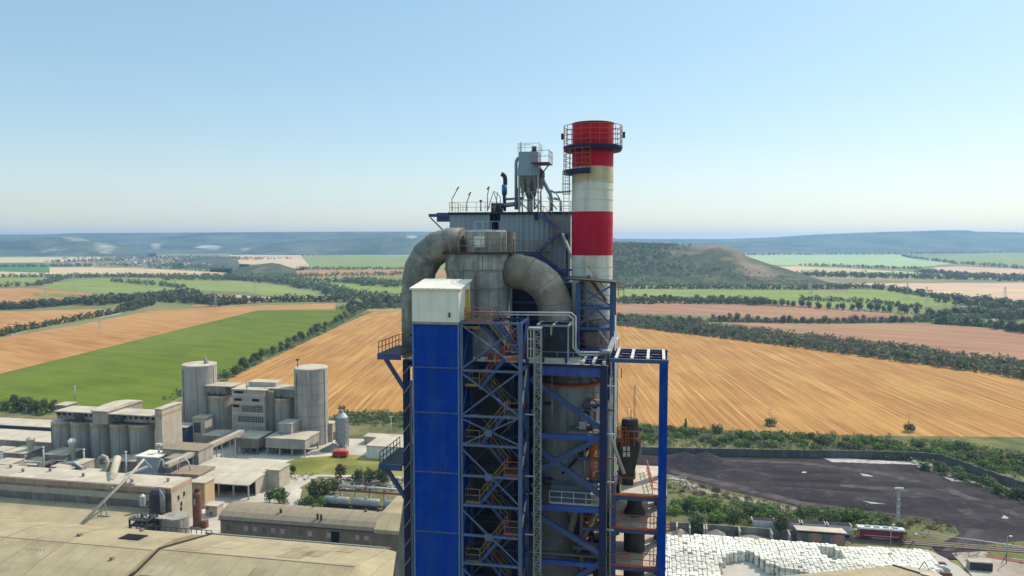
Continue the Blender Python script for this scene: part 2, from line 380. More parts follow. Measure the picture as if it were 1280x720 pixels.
# --- works
land('yard', [(-80, 528), (60, 526), (230, 543), (420, 548), (560, 552), (560, 800), (-80, 800)], yardm)
land('grass', [(344, 583), (372, 573), (430, 569), (560, 572), (560, 602), (500, 596), (430, 594), (352, 594)], grassm)
land('grass', [(345, 602), (398, 596), (560, 600), (560, 640), (395, 640), (372, 633), (378, 612)], scrubm)
land('path', [(352, 598), (398, 596), (372, 612), (362, 640), (336, 640), (348, 618)], yardm)
land('verge', [(-80, 500), (100, 508), (190, 511), (215, 512), (232, 524), (420, 521), (560, 522), (560, 552), (420, 548), (230, 545), (60, 528), (-80, 528)], scrubm)
land('verge', [(760, 528), (830, 533), (1000, 544), (1400, 549), (1400, 660), (1280, 614), (1200, 585), (1150, 570), (1000, 566), (840, 561), (760, 560)], scrubm)
land('coal_yard', [(770, 560), (838, 563), (870, 564), (1000, 571), (1150, 575), (1200, 596), (1290, 628), (1400, 660), (1400, 700), (1290, 673), (1250, 700), (1180, 700), (1165, 685), (1200, 668), (1190, 655), (1100, 645), (1000, 635), (900, 612), (838, 594), (770, 580)], coalm)
land('verge', [(760, 584), (838, 594), (900, 612), (1000, 635), (1100, 645), (1190, 655), (1200, 668), (1165, 685), (1160, 690), (1100, 690), (960, 675), (760, 672)], scrubm)
land('track', [(840, 596), (900, 616), (985, 634), (1060, 643), (1058, 645), (980, 637), (895, 620), (840, 602)], dirtm)
land('yard', [(760, 668), (850, 668), (960, 673), (1010, 684), (1100, 684), (1160, 688), (1185, 700), (1230, 760), (1230, 800), (700, 800)], yardm)
land('road', [(1150, 694), (1172, 696), (1198, 708), (1216, 724), (1225, 760), (1180, 760), (1178, 716)], roadm)
land('dirt', [(1190, 692), (1230, 690), (1290, 698), (1400, 715), (1400, 800), (1240, 800), (1218, 724)], dirtm)
land('verge', [(1228, 682), (1290, 676), (1400, 700), (1400, 718), (1290, 702), (1235, 694)], scrubm)
land('kerb_strip', [(1232, 693), (1290, 703), (1400, 722), (1400, 727), (1290, 708), (1232, 697)], rust)
for px in ([(1028, 573), (1055, 573), (1090, 576), (1144, 578.5), (1144, 581), (1090, 580), (1040, 578)], [(1072, 624), (1082, 623), (1112, 629), (1110, 631), (1088, 630)],
           [(1180, 597), (1198, 600), (1206, 603), (1190, 602)], [(1075, 592), (1092, 596), (1090, 597), (1078, 595)], [(1003, 590), (1009, 590.5), (1007, 592), (1002, 591.5)], [(1255, 645), (1261, 648), (1257, 651), (1252, 648)]):
    land('puddle', px, puddlem, jit=.6)
ruts = fieldmat('rutted_coal_dust', (.075, .06, .062), (.045, .036, .038), (.1, .082, .082), .3, .03, .9)
for px in ([(838, 588), (870, 595), (920, 606), (1000, 627), (1090, 640), (1180, 650), (1180, 654), (1090, 645), (1000, 633), (915, 611), (866, 599), (838, 592)], [(900, 574), (1000, 578), (1100, 590), (1190, 612), (1280, 645), (1300, 656), (1270, 646), (1185, 616), (1100, 594), (1000, 581), (900, 577)],
           [(1050, 606), (1130, 612), (1200, 630), (1235, 652), (1225, 672), (1190, 690), (1176, 690), (1205, 672), (1215, 652), (1190, 634), (1130, 616), (1050, 609)]): land('track', px, ruts, jit=.9)
# coal heaps
def heap(px, py, rx, ry, h, mt, name, **kw):
    c = P(px, py); b = MB(FP); nr, na = 9, 36; rings = []
    for i in range(nr + 1):
        r = i / nr
        ring = []
        for j in range(na):
            a = 2 * PI * j / na
            x, y = c.x + rx * r * math.cos(a), c.y + ry * r * math.sin(a)
            q = 1 + .22 * noise.noise(Vector((math.cos(a) * 1.4, math.sin(a) * 1.4, h)))
            z = h * max(0, 1 - r) ** 1.15 + .35 * noise.noise(Vector((x * .35, y * .35, 3))) * (1 - r)
            ring.append(b.pt((c.x + (x - c.x) * q, c.y + (y - c.y) * q, z if r < 1 else -.1)))
        rings.append(ring)
    for a, d in zip(rings, rings[1:]):
        for j in range(na): b.fa((a[j], d[j], d[(j + 1) % na], a[(j + 1) % na]), True)
    return b.build(name, mt, **kw)
for (px, py, rx, ry, h), l in zip(((882, 583, 17, 12, 6.5), (856, 578, 14, 11, 4.6), (918, 594, 17, 9, 2.2), (1010, 617, 26, 7, 1.6), (1165, 628, 34, 8, 2.0), (1060, 598, 24, 6, .9), (965, 585, 20, 5, 1.), (1130, 606, 30, 6, 1.0), (1235, 655, 22, 8, 1.8)),
        ('dark coal heap with the sharpest peak in the black yard', 'broad coal heap just beside the blue portal leg', 'low spread coal heap in front of the peaked heap', 'very flat long coal heap in the middle of the yard', 'long dark ridge of coal behind the floodlight mast', 'low swell of coal between the two pale puddles', 'low swell of coal under the long back wall', 'long low coal ridge near the stepped wall', 'dark coal ridge near the lower right track')):
    heap(px, py, rx, ry, h, coalpile, 'coal_heap', label=l, cat='coal heap', group='coal heaps in the yard')

# ------------------------------------------------------------------ hills
def hillmat(name, dark_c, mid, bare, sc, ba=.5):
    m, nt, b = newmat(name)
    v = coords(nt)
    col = ramp(nt, nz(nt, v, sc, 8, .7), [(.36, dark_c), (.62, mid)])
    at = nd(nt, 'ShaderNodeAttribute', attribute_name='bare')
    n = nz(nt, v, sc * 1.2, 9, .75)
    ad = nd(nt, 'ShaderNodeMath', operation='ADD'); nt.links.new(at.outputs['Fac'], ad.inputs[0]); nt.links.new(n, ad.inputs[1])
    col = mix(nt, ramp(nt, ad.outputs[0], [(.74, (0, 0, 0)), (.96, (1, 1, 1))]), col, bare)
    nt.links.new(col, b.inputs['Base Color']); b.inputs['Roughness'].default_value = .95; b.inputs['Specular IOR Level'].default_value = .05
    return m
far_hill = hillmat('far_forest_hill', (.015, .03, .015), (.12, .125, .075), (.4, .36, .28), .0026)
mesa_m = hillmat('mesa_slope', (.035, .05, .025), (.1, .1, .05), (.22, .165, .11), .02)
HILLS = {}
def hill(name, tops, Df, Dr, Db, mt, ns=140, nt_=26, amp=.12, power=1., bare=None, drtab=None):
    xs = [p[0] for p in tops]
    def lerp(x, tab):
        for (x0, y0), (x1, y1) in zip(tab, tab[1:]):
            if x <= x1: return y0 + (y1 - y0) * max(0, min(1, (x - x0) / (x1 - x0)))
        return tab[-1][1]
    b = MB(); bl = []; rows = []
    def pos(px, t):
        Dr_ = lerp(px, drtab) if drtab else Dr; zt = max(0, AD(px, lerp(px, tops), Dr_).z)
        a = (px - 640) / F
        edge = min(1, (px - xs[0]) / (.06 * (xs[-1] - xs[0])) + .02, (xs[-1] - px) / (.06 * (xs[-1] - xs[0])) + .02)
        if t <= 1:
            D = Df + (Dr_ - Df) * t; f = (t * t * (3 - 2 * t)) ** power
        else:
            D = Dr_ + (Db - Dr) * (t - 1) * (1 if Dr_ == Dr else max(.06, (Dr_ - Df) / (Dr - Df)) ** 1.3); f = 1 - .5 * (t - 1) ** 2 if t < 1.9 else 0
        X, Y = a * D, D
        k = 6 / (Dr - Df)
        w = noise.fractal(Vector((X * k * .8, Y * k * .35, 2.3)), 1, 2, 5)
        gully = abs(noise.noise(Vector((X * k * 1.3, Y * k * .2, 7.7)))) 
        z = zt * f * edge + zt * amp * (w - .9 * gully) * math.sin(PI * min(1, t)) * edge
        z += zt * .018 * noise.noise(Vector((X * k * 6, Y * k * 6, 1))) * min(1, t)
        return Vector((X, Y, max(-2, z)))
    for i in range(ns + 1):
        px = xs[0] + (xs[-1] - xs[0]) * i / ns; r = []
        for j in range(nt_ + 1):
            t = 2 * j / nt_; p = pos(px, t); r.append(b.pt(p)); bl.append(bare(px, t) if bare else 0)
        rows.append(r)
    for a, c in zip(rows, rows[1:]):
        for j in range(nt_): b.fa((a[j], c[j], c[j + 1], a[j + 1]), True)
    o = b.build(name, mt, kind='structure')
    at = o.data.attributes.new('bare', 'FLOAT', 'POINT'); at.data.foreach_set('value', bl)
    HILLS[name] = pos
    return pos
def blobs(*bs):
    return lambda px, t: max([0] + [k * max(0, 1 - ((px - x) / w) ** 2 - ((t - tt) / h) ** 2) for x, w, tt, h, k in bs])
hill('hill', [(-260, 292), (0, 293), (60, 293), (100, 291.5), (200, 291), (350, 290), (480, 289.5), (640, 290), (820, 297)], 5200, 7600, 10500, far_hill, 200, bare=blobs((195, 14, .35, .2, .42), (262, 26, .3, .14, .5), (310, 14, .2, .12, .4), (510, 20, .7, .2, .3)))
hill('hill', [(650, 296), (770, 298.5), (900, 299), (960, 297), (1020, 293), (1100, 290), (1180, 288), (1210, 288), (1216, 289.5), (1280, 290.5), (1540, 294)], 5300, 7600, 10500, far_hill, 200)
hill('hill', [(-200, 298), (0, 298), (50, 296), (100, 297), (140, 303), (170, 312), (196, 321)], 4300, 5200, 6200, far_hill, 120, amp=.2, bare=blobs((95, 30, .85, .35, .42), (70, 40, .3, .25, .3), (130, 24, .5, .4, .36)))
hill('hill', [(290, 316), (320, 310), (345, 304), (380, 301), (430, 298.5), (500, 295), (560, 293), (680, 296)], 4700, 5600, 7000, far_hill, 120, amp=.12, bare=blobs((515, 12, .9, .3, .4)))
hill('hill', [(262, 349), (285, 343), (300, 338), (320, 332), (340, 329.5), (350, 331), (364, 338), (380, 347)], 1840, 2150, 2500, mesa_m, 60, 24, amp=.1, bare=blobs((325, 30, .7, .5, .3)))
hill('hill', [(215, 336), (240, 325), (262, 321), (285, 322), (300, 331), (312, 337)], 2500, 3000, 3500, far_hill, 60, 20, amp=.1)
mesa_pos = hill('hill', [(560, 330), (620, 312), (700, 306), (770, 305.5), (800, 306), (860, 307.5), (900, 307), (915, 310), (926, 316), (934, 322), (945, 326), (960, 332), (975, 336), (1000, 344), (1030, 352), (1062, 358)], 1540, 2000, 2900, mesa_m, 170, 44, amp=.16, power=.85, drtab=[(560, 2000), (905, 2000), (945, 1900), (975, 1800), (1000, 1720), (1030, 1610), (1062, 1560)],
     bare=blobs((895, 80, .95, .35, .45), (945, 60, .6, .5, .42), (985, 60, .5, .5, .3), (860, 50, .75, .2, .35)))

# ------------------------------------------------------------------ leaves
def leaves(b, c, rx, ry, rz, n, size, zb=-1.):
    """n small leaf-clump faces scattered through an uneven ellipsoid"""
    c = Vector(c)
    for _ in range(n):
        while True:
            d = Vector((rnd(-1, 1), rnd(-1, 1), rnd(zb, 1)))
            if .25 < d.length <= 1: break
        p = c + Vector((d.x * rx, d.y * ry, d.z * rz))
        nrm = (d + Vector((rnd(-1, 1), rnd(-1, 1), rnd(-.4, 1))) * .8).normalized()
        x = nrm.orthogonal().normalized(); y = nrm.cross(x); a = rnd(0, 2 * PI)
        x, y = x * math.cos(a) + y * math.sin(a), y * math.cos(a) - x * math.sin(a)
        s = size * rnd(.6, 1.3); t = s * rnd(.55, .9)
        b.fa([b.pt(p - x * s), b.pt(p - y * t), b.pt(p + x * s), b.pt(p + y * t)])
def crown(b, h, r, z0, n, size, lobes=9):
    for k in range(lobes):
        a = 2.4 * k + rnd(-.5, .5); t = (k + .5) / lobes
        zz = z0 + (h - z0) * (.15 + .7 * t); rr = r * (1.05 - .75 * abs(t - .38)) * rnd(.35, .75)
        lr = r * rnd(.38, .6)
        leaves(b, (rr * math.cos(a), rr * math.sin(a), zz), lr, lr, lr * rnd(.7, 1.), n // lobes, size)
    leaves(b, (0, 0, z0 + (h - z0) * .5), r * .6, r * .6, (h - z0) * .42, n // 6, size)
def stem(b, h, r, z0):
    b.tube([(0, 0, -.2), (rnd(-.1, .1), rnd(-.1, .1), z0), (rnd(-.3, .3), rnd(-.3, .3), h * .75)], [h * .032, h * .024, h * .008], 7)
    for k in range(5):
        a = 2 * PI * k / 5 + rnd(-.4, .4); z = z0 * rnd(.8, 1.3)
        b.tube([(0, 0, z), (r * .35 * math.cos(a), r * .35 * math.sin(a), z + h * .14), (r * .7 * math.cos(a), r * .7 * math.sin(a), z + h * .3)], [h * .014, h * .009, h * .004], 5)
def make_tree(name, h, r, z0, n, size, lm, lobes=9):
    t = thing(name, None, 'tree', (0, 0, -200))
    BASE[t.name] = Vector((0, 0, 0))
    b = MB(); crown(b, h, r, z0, n, size, lobes); b.build('crown', lm, t)
    b = MB(); stem(b, h, r, z0); b.build('trunk', trunkm, t)
    return t
def make_shrub(name, h, r, n, size, lm):
    b = MB()
    for k in range(6):
        a = 1.1 * k + rnd(-.3, .3); rr = r * rnd(.3, .6)
        leaves(b, (rr * math.cos(a), rr * math.sin(a), h * rnd(.28, .5)), r * .55, r * .55, h * .42, n // 6, size)
    o = b.build(name, lm, cat='shrub'); 
    return o
treep = [make_tree('hedge_tree', 8, 3.4, 1.6, 620, .42, leaf), make_tree('hedge_tree', 8, 2.9, 1.3, 560, .42, leaf_dk), make_tree('hedge_tree', 8, 3.9, 1.5, 680, .45, leaf_dk, 11),
         make_tree('hedge_tree', 8, 3.2, 1.5, 560, .42, leaf_lt), make_tree('hedge_tree', 8, 3.2, 1.7, 380, .36, leaf_br)]
shrubp = [make_shrub('shrub', 3, 2.2, 330, .3, leaf), make_shrub('shrub', 3, 2.6, 360, .32, leaf_lt), make_shrub('shrub', 3, 2.3, 330, .3, leaf_dk), make_shrub('shrub', 3, 2.2, 230, .26, leaf_br)]
for t in treep: note_kids(t)
USED = set()
def put(proto, loc, sc, label, group, name=None):
    o = dup(proto, loc, rnd(0, 6.28), (sc * rnd(.88, 1.12), sc * rnd(.88, 1.12), sc * rnd(.85, 1.15)), label, group)
    if name: o.name = name
    return o
def along(pts, n, wid):
    P3 = [G(*p) for p in pts]; L = [(b - a).length for a, b in zip(P3, P3[1:])]; tot = sum(L)
    out = []
    for i in range(n):
        d = (i + rnd(.15, .85)) / n * tot
        for a, b, l in zip(P3, P3[1:], L):
            if d <= l or b is P3[-1]:
                t = min(1, d / l); nn = (b - a).normalized(); out.append(a + (b - a) * t + Vector((-nn.y, nn.x, 0)) * rnd(-wid, wid) / 2); break
            d -= l
    return out
NTREE = [0, 0]
def row(pts, n, wid, h0, h1, kinds, label, group, shrub=False):
    for p in along(pts, n, wid):
        k = random.choice(kinds)
        if shrub: put(shrubp[k], p, rnd(h0, h1) / 3, label, group); NTREE[1] += 1
        else: put(treep[k], p, rnd(h0, h1) / 8, label, group); NTREE[0] += 1
# individual trees and shrubs, nearest hedges first
row([(452, 386), (432, 398), (400, 415), (352, 437), (318, 452), (282, 471), (250, 485), (222, 500)], 44, 14, 5, 9, [0, 1, 2, 2], 'dark tree in the hedge between the green field and the golden stubble', 'trees of the hedge beside the green field')
row([(2, 508), (20, 511), (48, 514), (66, 516)], 14, 10, 5, 8, [1, 2, 0], 'dark tree behind the long shed at the edge of the green field', 'trees behind the long shed')
row([(212, 522), (235, 532), (224, 541)], 7, 8, 5, 8, [1, 2], 'dark tree beside the left tall cement silo', 'trees beside the tall silo')
row([(772, 405), (860, 416), (950, 427), (1060, 441), (1160, 455), (1300, 474)], 62, 16, 5, 10, [0, 1, 2, 4, 4], 'tree in the long hedge bordering the golden stubble field', 'trees bordering the golden field')
row([(772, 399), (830, 403), (880, 406)], 16, 26, 6, 10, [1, 4, 2, 4], 'tree in the wide thicket above the golden stubble field', 'trees of the thicket above the stubble')
row([(885, 402), (905, 402), (960, 403), (1010, 404), (1040, 404), (1100, 403), (1170, 402)], 34, 8, 6, 10, [1, 4, 2, 4], 'tree in the hedge between the two pinkish ploughed fields', 'trees between the ploughed fields')
row([(1160, 400), (1200, 397), (1235, 396)], 16, 40, 8, 13, [1, 2, 2], 'tall tree in the grove by the bend of the pale track', 'trees of the grove by the bend')
row([(1170, 405), (1230, 408), (1290, 418)], 18, 12, 7, 11, [1, 2, 0], 'tree in the belt running to the right below the pale bend', 'trees of the belt below the bend')
row([(930, 381), (1000, 384), (1040, 387), (1100, 390), (1150, 393)], 24, 14, 8, 13, [2, 1], 'round tree in the row at the edge of the upper ploughed field', 'round trees at the field edge')
row([(780, 375), (812, 376), (860, 377), (900, 376), (940, 381)], 24, 26, 7, 12, [1, 2, 0], 'tree in the clump along the far side of the ploughed field', 'trees along the far field side')
row([(440, 388), (455, 384), (470, 385), (505, 383)], 18, 30, 8, 13, [1, 2], 'tree in the dense grove at the far corner of the green field', 'trees of the grove at the field corner')
# shrubs
lab = 'green shrub in the band between the golden field and the coal yard wall'
row([(775, 541), (850, 547), (940, 552), (1040, 556), (1130, 560), (1200, 570), (1290, 585)], 120, 26, 2.2, 4.4, [0, 1, 1, 2, 3], lab, 'shrubs behind the coal yard wall', True)
row([(1160, 560), (1230, 575), (1300, 590)], 36, 36, 2, 4, [0, 1, 2], 'green shrub on the slope beyond the stepped wall', 'shrubs beyond the stepped wall', True)
row([(1160, 585), (1200, 596), (1245, 612), (1290, 628)], 20, 7, 2, 4, [2, 0], 'dark shrub at the foot of the stepped wall by the coal', 'shrubs at the foot of the wall', True)
row([(842, 606), (900, 622), (985, 641), (1090, 652), (1190, 660)], 44, 10, 1, 2.2, [3, 3, 1], 'low dry shrub on the bank below the coal yard', 'dry shrubs on the bank', True)
row([(842, 634), (880, 640), (960, 650), (1060, 656), (1110, 655)], 46, 16, 2.4, 4.5, [0, 1, 1, 2], 'fresh green shrub in the bushes behind the white wagons', 'shrubs behind the wagons', True)
for (px, py, h, k), l in zip(((872, 665, 7.5, 1), (917, 662, 6, 0), (976, 671, 7, 2), (1124, 668, 4.5, 2), (945, 645, 4.5, 0), (860, 640, 5, 0)),
        ('tall dark tree behind the concrete bays next to the blue tower', 'light green tree behind the middle of the concrete bays', 'round tree in front of the white wagons beside the brick hut',
         'small dark tree behind the red locomotive', 'bushy tree on the bank left of the wagons', 'bushy tree on the bank close to the blue portal leg')):
    put(treep[k], G(px, py), h / 8, l, 'trees around the railway')
for (px, py, h, k), l in zip(((349, 630, 7, 3), (337, 629, 5.5, 0), (393, 628, 8, 1), (406, 624, 7, 2), (418, 618, 6.5, 1), (388, 634, 4, 3), (402, 636, 4, 3), (426, 600, 6.5, 1), (462, 606, 7.5, 1), (478, 607, 7, 2), (448, 605, 6, 0), (366, 592, 3.5, 2)),
        ('fresh green bushy tree beside the open shed', 'smaller light tree at the corner of the open shed', 'dark round tree at the bend of the pale path', 'dark tree just right of the round one at the path', 'dark tree next to the tank wagons',
         'low light bush in front of the round tree', 'low light bush in front of the barrel roofed shed', 'round tree standing alone in the grass', 'wide dark tree above the rubble', 'wide dark tree nearest the blue tower above the rubble', 'medium tree left of the wide trees over the rubble', 'small dark bush at the grass edge by the shed')):
    put(treep[k], G(px, py), h / 8, l, 'trees inside the works')
# conical conifer beside the open shed
t = thing('conifer', 'dark cone-shaped conifer beside the fresh green tree', 'tree', G(355, 633)); b = MB(Matrix.Translation(BASE[t.name]))
for k in range(12):
    z = .8 + k * .5; leaves(b, (0, 0, z), 2.1 * (1 - k / 13), 2.1 * (1 - k / 13), .5, 60, .25)
b.build('crown', leaf_dk, t); b = MB(Matrix.Translation(BASE[t.name])); b.tube([(0, 0, -.1), (0, 0, 6.4)], [.2, .05], 8); b.build('trunk', trunkm, t)
# slim cypress-like tree and bush clumps in the stubble
t = thing('cypress', 'slim dark cypress standing at the edge of the golden field', 'tree', G(857, 541)); b = MB(Matrix.Translation(BASE[t.name]))
for k in range(9): leaves(b, (0, 0, 1 + k * .7), 1. * (1 - abs(k - 3) / 8), 1. * (1 - abs(k - 3) / 8), .7, 40, .3)
b.build('crown', leaf_dk, t); b = MB(Matrix.Translation(BASE[t.name])); b.tube([(0, 0, -.1), (0, 0, 6)], [.2, .05], 8); b.build('trunk', trunkm, t)
for (px, py, k), l in zip(((812, 544, 2), (963, 532, 2), (1137, 540, 2)), ('dark round shrub at the field edge beside the portal frame', 'dark shrub around the foot of the left field pole', 'dark shrub around the foot of the right field pole')):
    put(shrubp[k], G(px, py), 1.5, l, 'shrubs in the stubble')
for p in treep:
    for ch in list(KIDS[p.name]): bpy.data.objects.remove(ch)
    bpy.data.objects.remove(p)
for p in shrubp: bpy.data.objects.remove(p)

# undergrowth that fills the hedges between the trees (nobody could count it)
def stuff(name, specs, mt, nleaf=22):
    b = MB()
    for pts, n, wid, h0, h1 in specs:
        for p in along(pts, n, wid):
            h = rnd(h0, h1); leaves(b, p + Vector((0, 0, h * .42)), h * .6, h * .6, h * .5, nleaf, h * .17)
    return b.build(name, mt, kind='stuff')
band = [(770, 541), (850, 548), (940, 553), (1040, 557), (1130, 561), (1200, 570), (1300, 585)]
stuff('undergrowth', [(band, 900, 40, .9, 2.4), ([(1155, 562), (1230, 576), (1310, 592)], 520, 50, .9, 2.2), ([(842, 634), (880, 640), (960, 650), (1060, 656), (1110, 655)], 260, 18, 1., 2.4), ([(1190, 690), (1300, 694)], 60, 16, .5, 1.)], leaf_lt, 16)
stuff('undergrowth', [(band, 500, 40, .9, 2.6), ([(1160, 584), (1200, 597), (1245, 614), (1300, 634)], 130, 9, 1, 2.6), ([(842, 630), (960, 648), (1110, 654)], 170, 26, 1., 2.6), ([(-10, 508), (30, 513), (66, 517)], 120, 14, 2, 4.5), ([(212, 520), (230, 534), (224, 543)], 60, 12, 2, 4),
    ([(420, 523), (470, 525), (520, 527)], 240, 26, 1.5, 4), ([(350, 598), (390, 597)], 30, 8, .8, 1.6), ([(400, 640), (380, 634), (390, 622)], 40, 8, 1, 2.5)], leaf, 18)
stuff('undergrowth', [(band, 260, 44, .8, 2.2), ([(842, 604), (900, 621), (985, 640), (1090, 651), (1190, 659)], 520, 12, .5, 1.6), ([(772, 405), (860, 416), (950, 427), (1060, 441), (1160, 455), (1310, 475)], 260, 22, 2.5, 6), ([(885, 402), (960, 403), (1040, 404), (1100, 403), (1170, 402)], 120, 12, 2.5, 6), ([(1140, 690), (1190, 676)], 30, 20, .5, 1.2)], leaf_br, 16)
stuff('undergrowth', [([(772, 405), (860, 416), (950, 427), (1060, 441), (1160, 455), (1310, 475)], 520, 24, 2.5, 6), ([(772, 398), (830, 402), (880, 405)], 260, 34, 3, 7), ([(885, 402), (960, 403), (1040, 404), (1100, 403), (1170, 402)], 220, 12, 2.5, 6), ([(1160, 400), (1200, 397), (1240, 396)], 160, 44, 4, 9), ([(1165, 404), (1230, 408), (1300, 418)], 200, 18, 3.5, 8),
    ([(925, 381), (1000, 384), (1040, 387), (1150, 393)], 90, 14, 2, 5), ([(775, 375), (860, 376), (945, 381)], 160, 30, 4, 8), ([(436, 388), (455, 384), (470, 385), (520, 383)], 160, 36, 4, 9),
    ([(455, 386), (432, 398), (400, 415), (352, 437), (318, 452), (282, 471), (250, 485), (222, 500)], 420, 16, 1.8, 4.5)], leaf_dk, 18)
belt = [(772, 400), (860, 410), (950, 420), (1060, 433), (1160, 447), (1310, 467)]
stuff('hedgerow', [(belt, 900, 62, 3, 7.5)], leaf_dk, 22)
stuff('hedgerow', [(belt, 520, 66, 3, 8), ([(885, 400), (960, 402), (1040, 403), (1100, 402), (1170, 401)], 160, 22, 3, 7)], leaf_br, 16)
# distant hedges and woods that read as one mass
def stuff(name, specs, mt, nleaf=22):
    b = MB()
    for pts, n, wid, h0, h1 in specs:
        for p in along(pts, n, wid):
            h = rnd(h0, h1); leaves(b, p + Vector((0, 0, h * .5)), h * .5, h * .5, h * .55, nleaf, h * .2)
    return b.build(name, mt, kind='stuff')
stuff('hedgerow', [
    ([(-20, 387), (30, 386), (60, 383), (110, 379), (150, 377), (180, 378)], 150, 24, 7, 13), ([(110, 382), (165, 375), (200, 375), (240, 378), (290, 381)], 150, 44, 8, 15),
    ([(200, 374), (225, 368), (240, 372)], 40, 40, 8, 14), ([(-20, 424), (30, 413), (90, 402), (150, 391), (180, 384)], 90, 9, 5, 9), ([(160, 387), (185, 380)], 40, 26, 8, 13),
    ([(262, 383), (320, 378), (370, 377), (440, 377)], 70, 18, 7, 13)], leaf_far)
stuff('hedgerow', [
    ([(-20, 360), (50, 357), (80, 348), (150, 346), (300, 350)], 170, 20, 7, 12), ([(140, 352), (200, 357), (232, 361)], 60, 16, 6, 11),
    ([(0, 347), (90, 346), (200, 346), (285, 347)], 110, 14, 7, 12), ([(300, 350), (350, 354), (400, 362), (440, 372), (500, 377), (560, 377)], 240, 40, 8, 16), ([(340, 351), (430, 353), (500, 356)], 70, 20, 7, 13),
    ([(445, 352), (470, 357), (560, 360)], 120, 70, 9, 15), ([(455, 378), (505, 379)], 60, 40, 9, 15), ([(370, 337), (505, 337)], 60, 10, 8, 12), ([(355, 346), (505, 344)], 50, 14, 8, 13),
    ([(375, 320), (505, 319)], 40, 20, 9, 14), ([(0, 334), (115, 333)], 60, 60, 8, 14), ([(60, 328), (150, 326)], 60, 120, 8, 14)], leaf_far)
stuff('hedgerow', [
    ([(770, 361), (880, 361), (1000, 362), (1060, 361)], 130, 14, 6, 12), ([(770, 379), (860, 379), (960, 380)], 90, 30, 7, 12), ([(1050, 360), (1100, 361), (1160, 371), (1200, 376), (1260, 381)], 120, 20, 7, 12),
    ([(1128, 320), (1140, 323), (1200, 330), (1290, 337)], 110, 24, 9, 15), ([(1000, 344), (1100, 347), (1200, 348), (1290, 351)], 240, 130, 9, 15), ([(1150, 341), (1190, 344), (1290, 349)], 110, 30, 9, 14),
    ([(925, 319), (1140, 318), (1290, 315)], 160, 60, 12, 18), ([(1000, 332), (1060, 334), (1150, 337)], 60, 14, 8, 13), ([(1200, 377), (1290, 392)], 90, 90, 8, 14), ([(1220, 392), (1290, 402)], 70, 50, 7, 12), ([(1240, 385), (1290, 388)], 40, 40, 8, 13),
    ([(1000, 375), (1080, 378), (1150, 386)], 60, 20, 5, 9)], leaf_far)
# woods on the mesa and on the knoll
b = MB()
for _ in range(1500):
    px = random.triangular(640, 930, 780); t = rnd(.25, 1.25)
    if px > 835 and t > .45 and rnd(0, 1) < (px - 835) / 50 + .35: continue
    p = mesa_pos(px, t); h = rnd(5, 10)
    leaves(b, p + Vector((0, 0, h * .4)), h * .45, h * .45, h * .5, 18, h * .2)
for _ in range(800):
    px = random.triangular(700, 1030, 740); t = rnd(.02, .5); p = mesa_pos(px, t); h = rnd(2.5, 6)
    leaves(b, p + Vector((0, 0, h * .4)), h * .5, h * .5, h * .45, 12, h * .24)
b.build('woods', leaf_far, kind='stuff')
# far trees and scrub around the village
stuff('woods', [([(150, 330), (200, 332), (250, 335), (290, 338)], 240, 260, 7, 12), ([(160, 322), (230, 324), (300, 326)], 420, 700, 8, 14), ([(270, 346), (300, 344), (345, 348), (380, 350)], 90, 120, 6, 10), ([(205, 350), (250, 350), (330, 351)], 60, 30, 8, 13)], leaf_far, 16)
# village houses
def gable(b, x0, x1, y0, y1, z, h):
    xm = (x0 + x1) / 2; o = .3
    b.extr([(0, 0)] * 0 or [(y0 - o, z), (y1 + o, z), ((y0 + y1) / 2, z + h)], x0 - o, x1 + o)
hp = []
for w, d, h, rh in ((10, 8, 5, 3), (14, 9, 4, 3.2), (8, 7, 6, 2.5)):
    t = thing('village_house', None, 'house', (0, 0, 0)); BASE[t.name] = Vector((0, 0, 0))
    b = MB(); b.box(-w / 2, w / 2, -d / 2, d / 2, 0, h); b.build('wall', house_w, t)
    b = MB(); gable(b, -w / 2, w / 2, -d / 2, d / 2, h, rh); b.build('roof', tilebrown, t)
    note_kids(t); hp.append(t)
for i in range(110):
    if i < 85: px, py = random.gauss(205, 38), rnd(322, 333.5)
    else: px, py = rnd(80, 180), rnd(329, 332.5)
    dup(random.choice(hp), G(px, py), rnd(0, 3.1), (1.3,) * 3, 'small pale house with a reddish roof in the far village', 'houses of the far village')
for p in hp:
    for ch in list(KIDS[p.name]): bpy.data.objects.remove(ch)
    bpy.data.objects.remove(p)

# pylons and poles
def pylon(px, py, h, w, label, group='pylons in the fields', mt=None):
    base = G(px, py); t = thing('pylon', label, 'pylon', base, group); mt = mt or lgrey; B = Matrix.Translation(base)
    k = max(.12, base.y * .0002)
    for sx in (-1, 1):
        for sy in (-1, 1):
            MB(B).bar((sx * w, sy * w, -.2), (sx * w * .15, sy * w * .15, h), k).build('leg', mt, t)
    b = MB(B)
    for i in range(8):
        z0, z1 = h * i / 8, h * (i + 1) / 8; a0, a1 = w * (1 - .85 * i / 8), w * (1 - .85 * (i + 1) / 8)
        b.bar((-a0, -a0, z0), (a1, -a1, z1), k * .6).bar((a0, -a0, z0), (-a1, -a1, z1), k * .6).bar((a0, a0, z0), (-a1, a1, z1), k * .6)
    b.build('lattice', mt, t)
    for z, l in ((.72, w * 1.4), (.84, w * 1.1), (.95, w * .8)): MB(B).bar((-l, 0, h * z), (l, 0, h * z), k).build('cross_arm', mt, t)
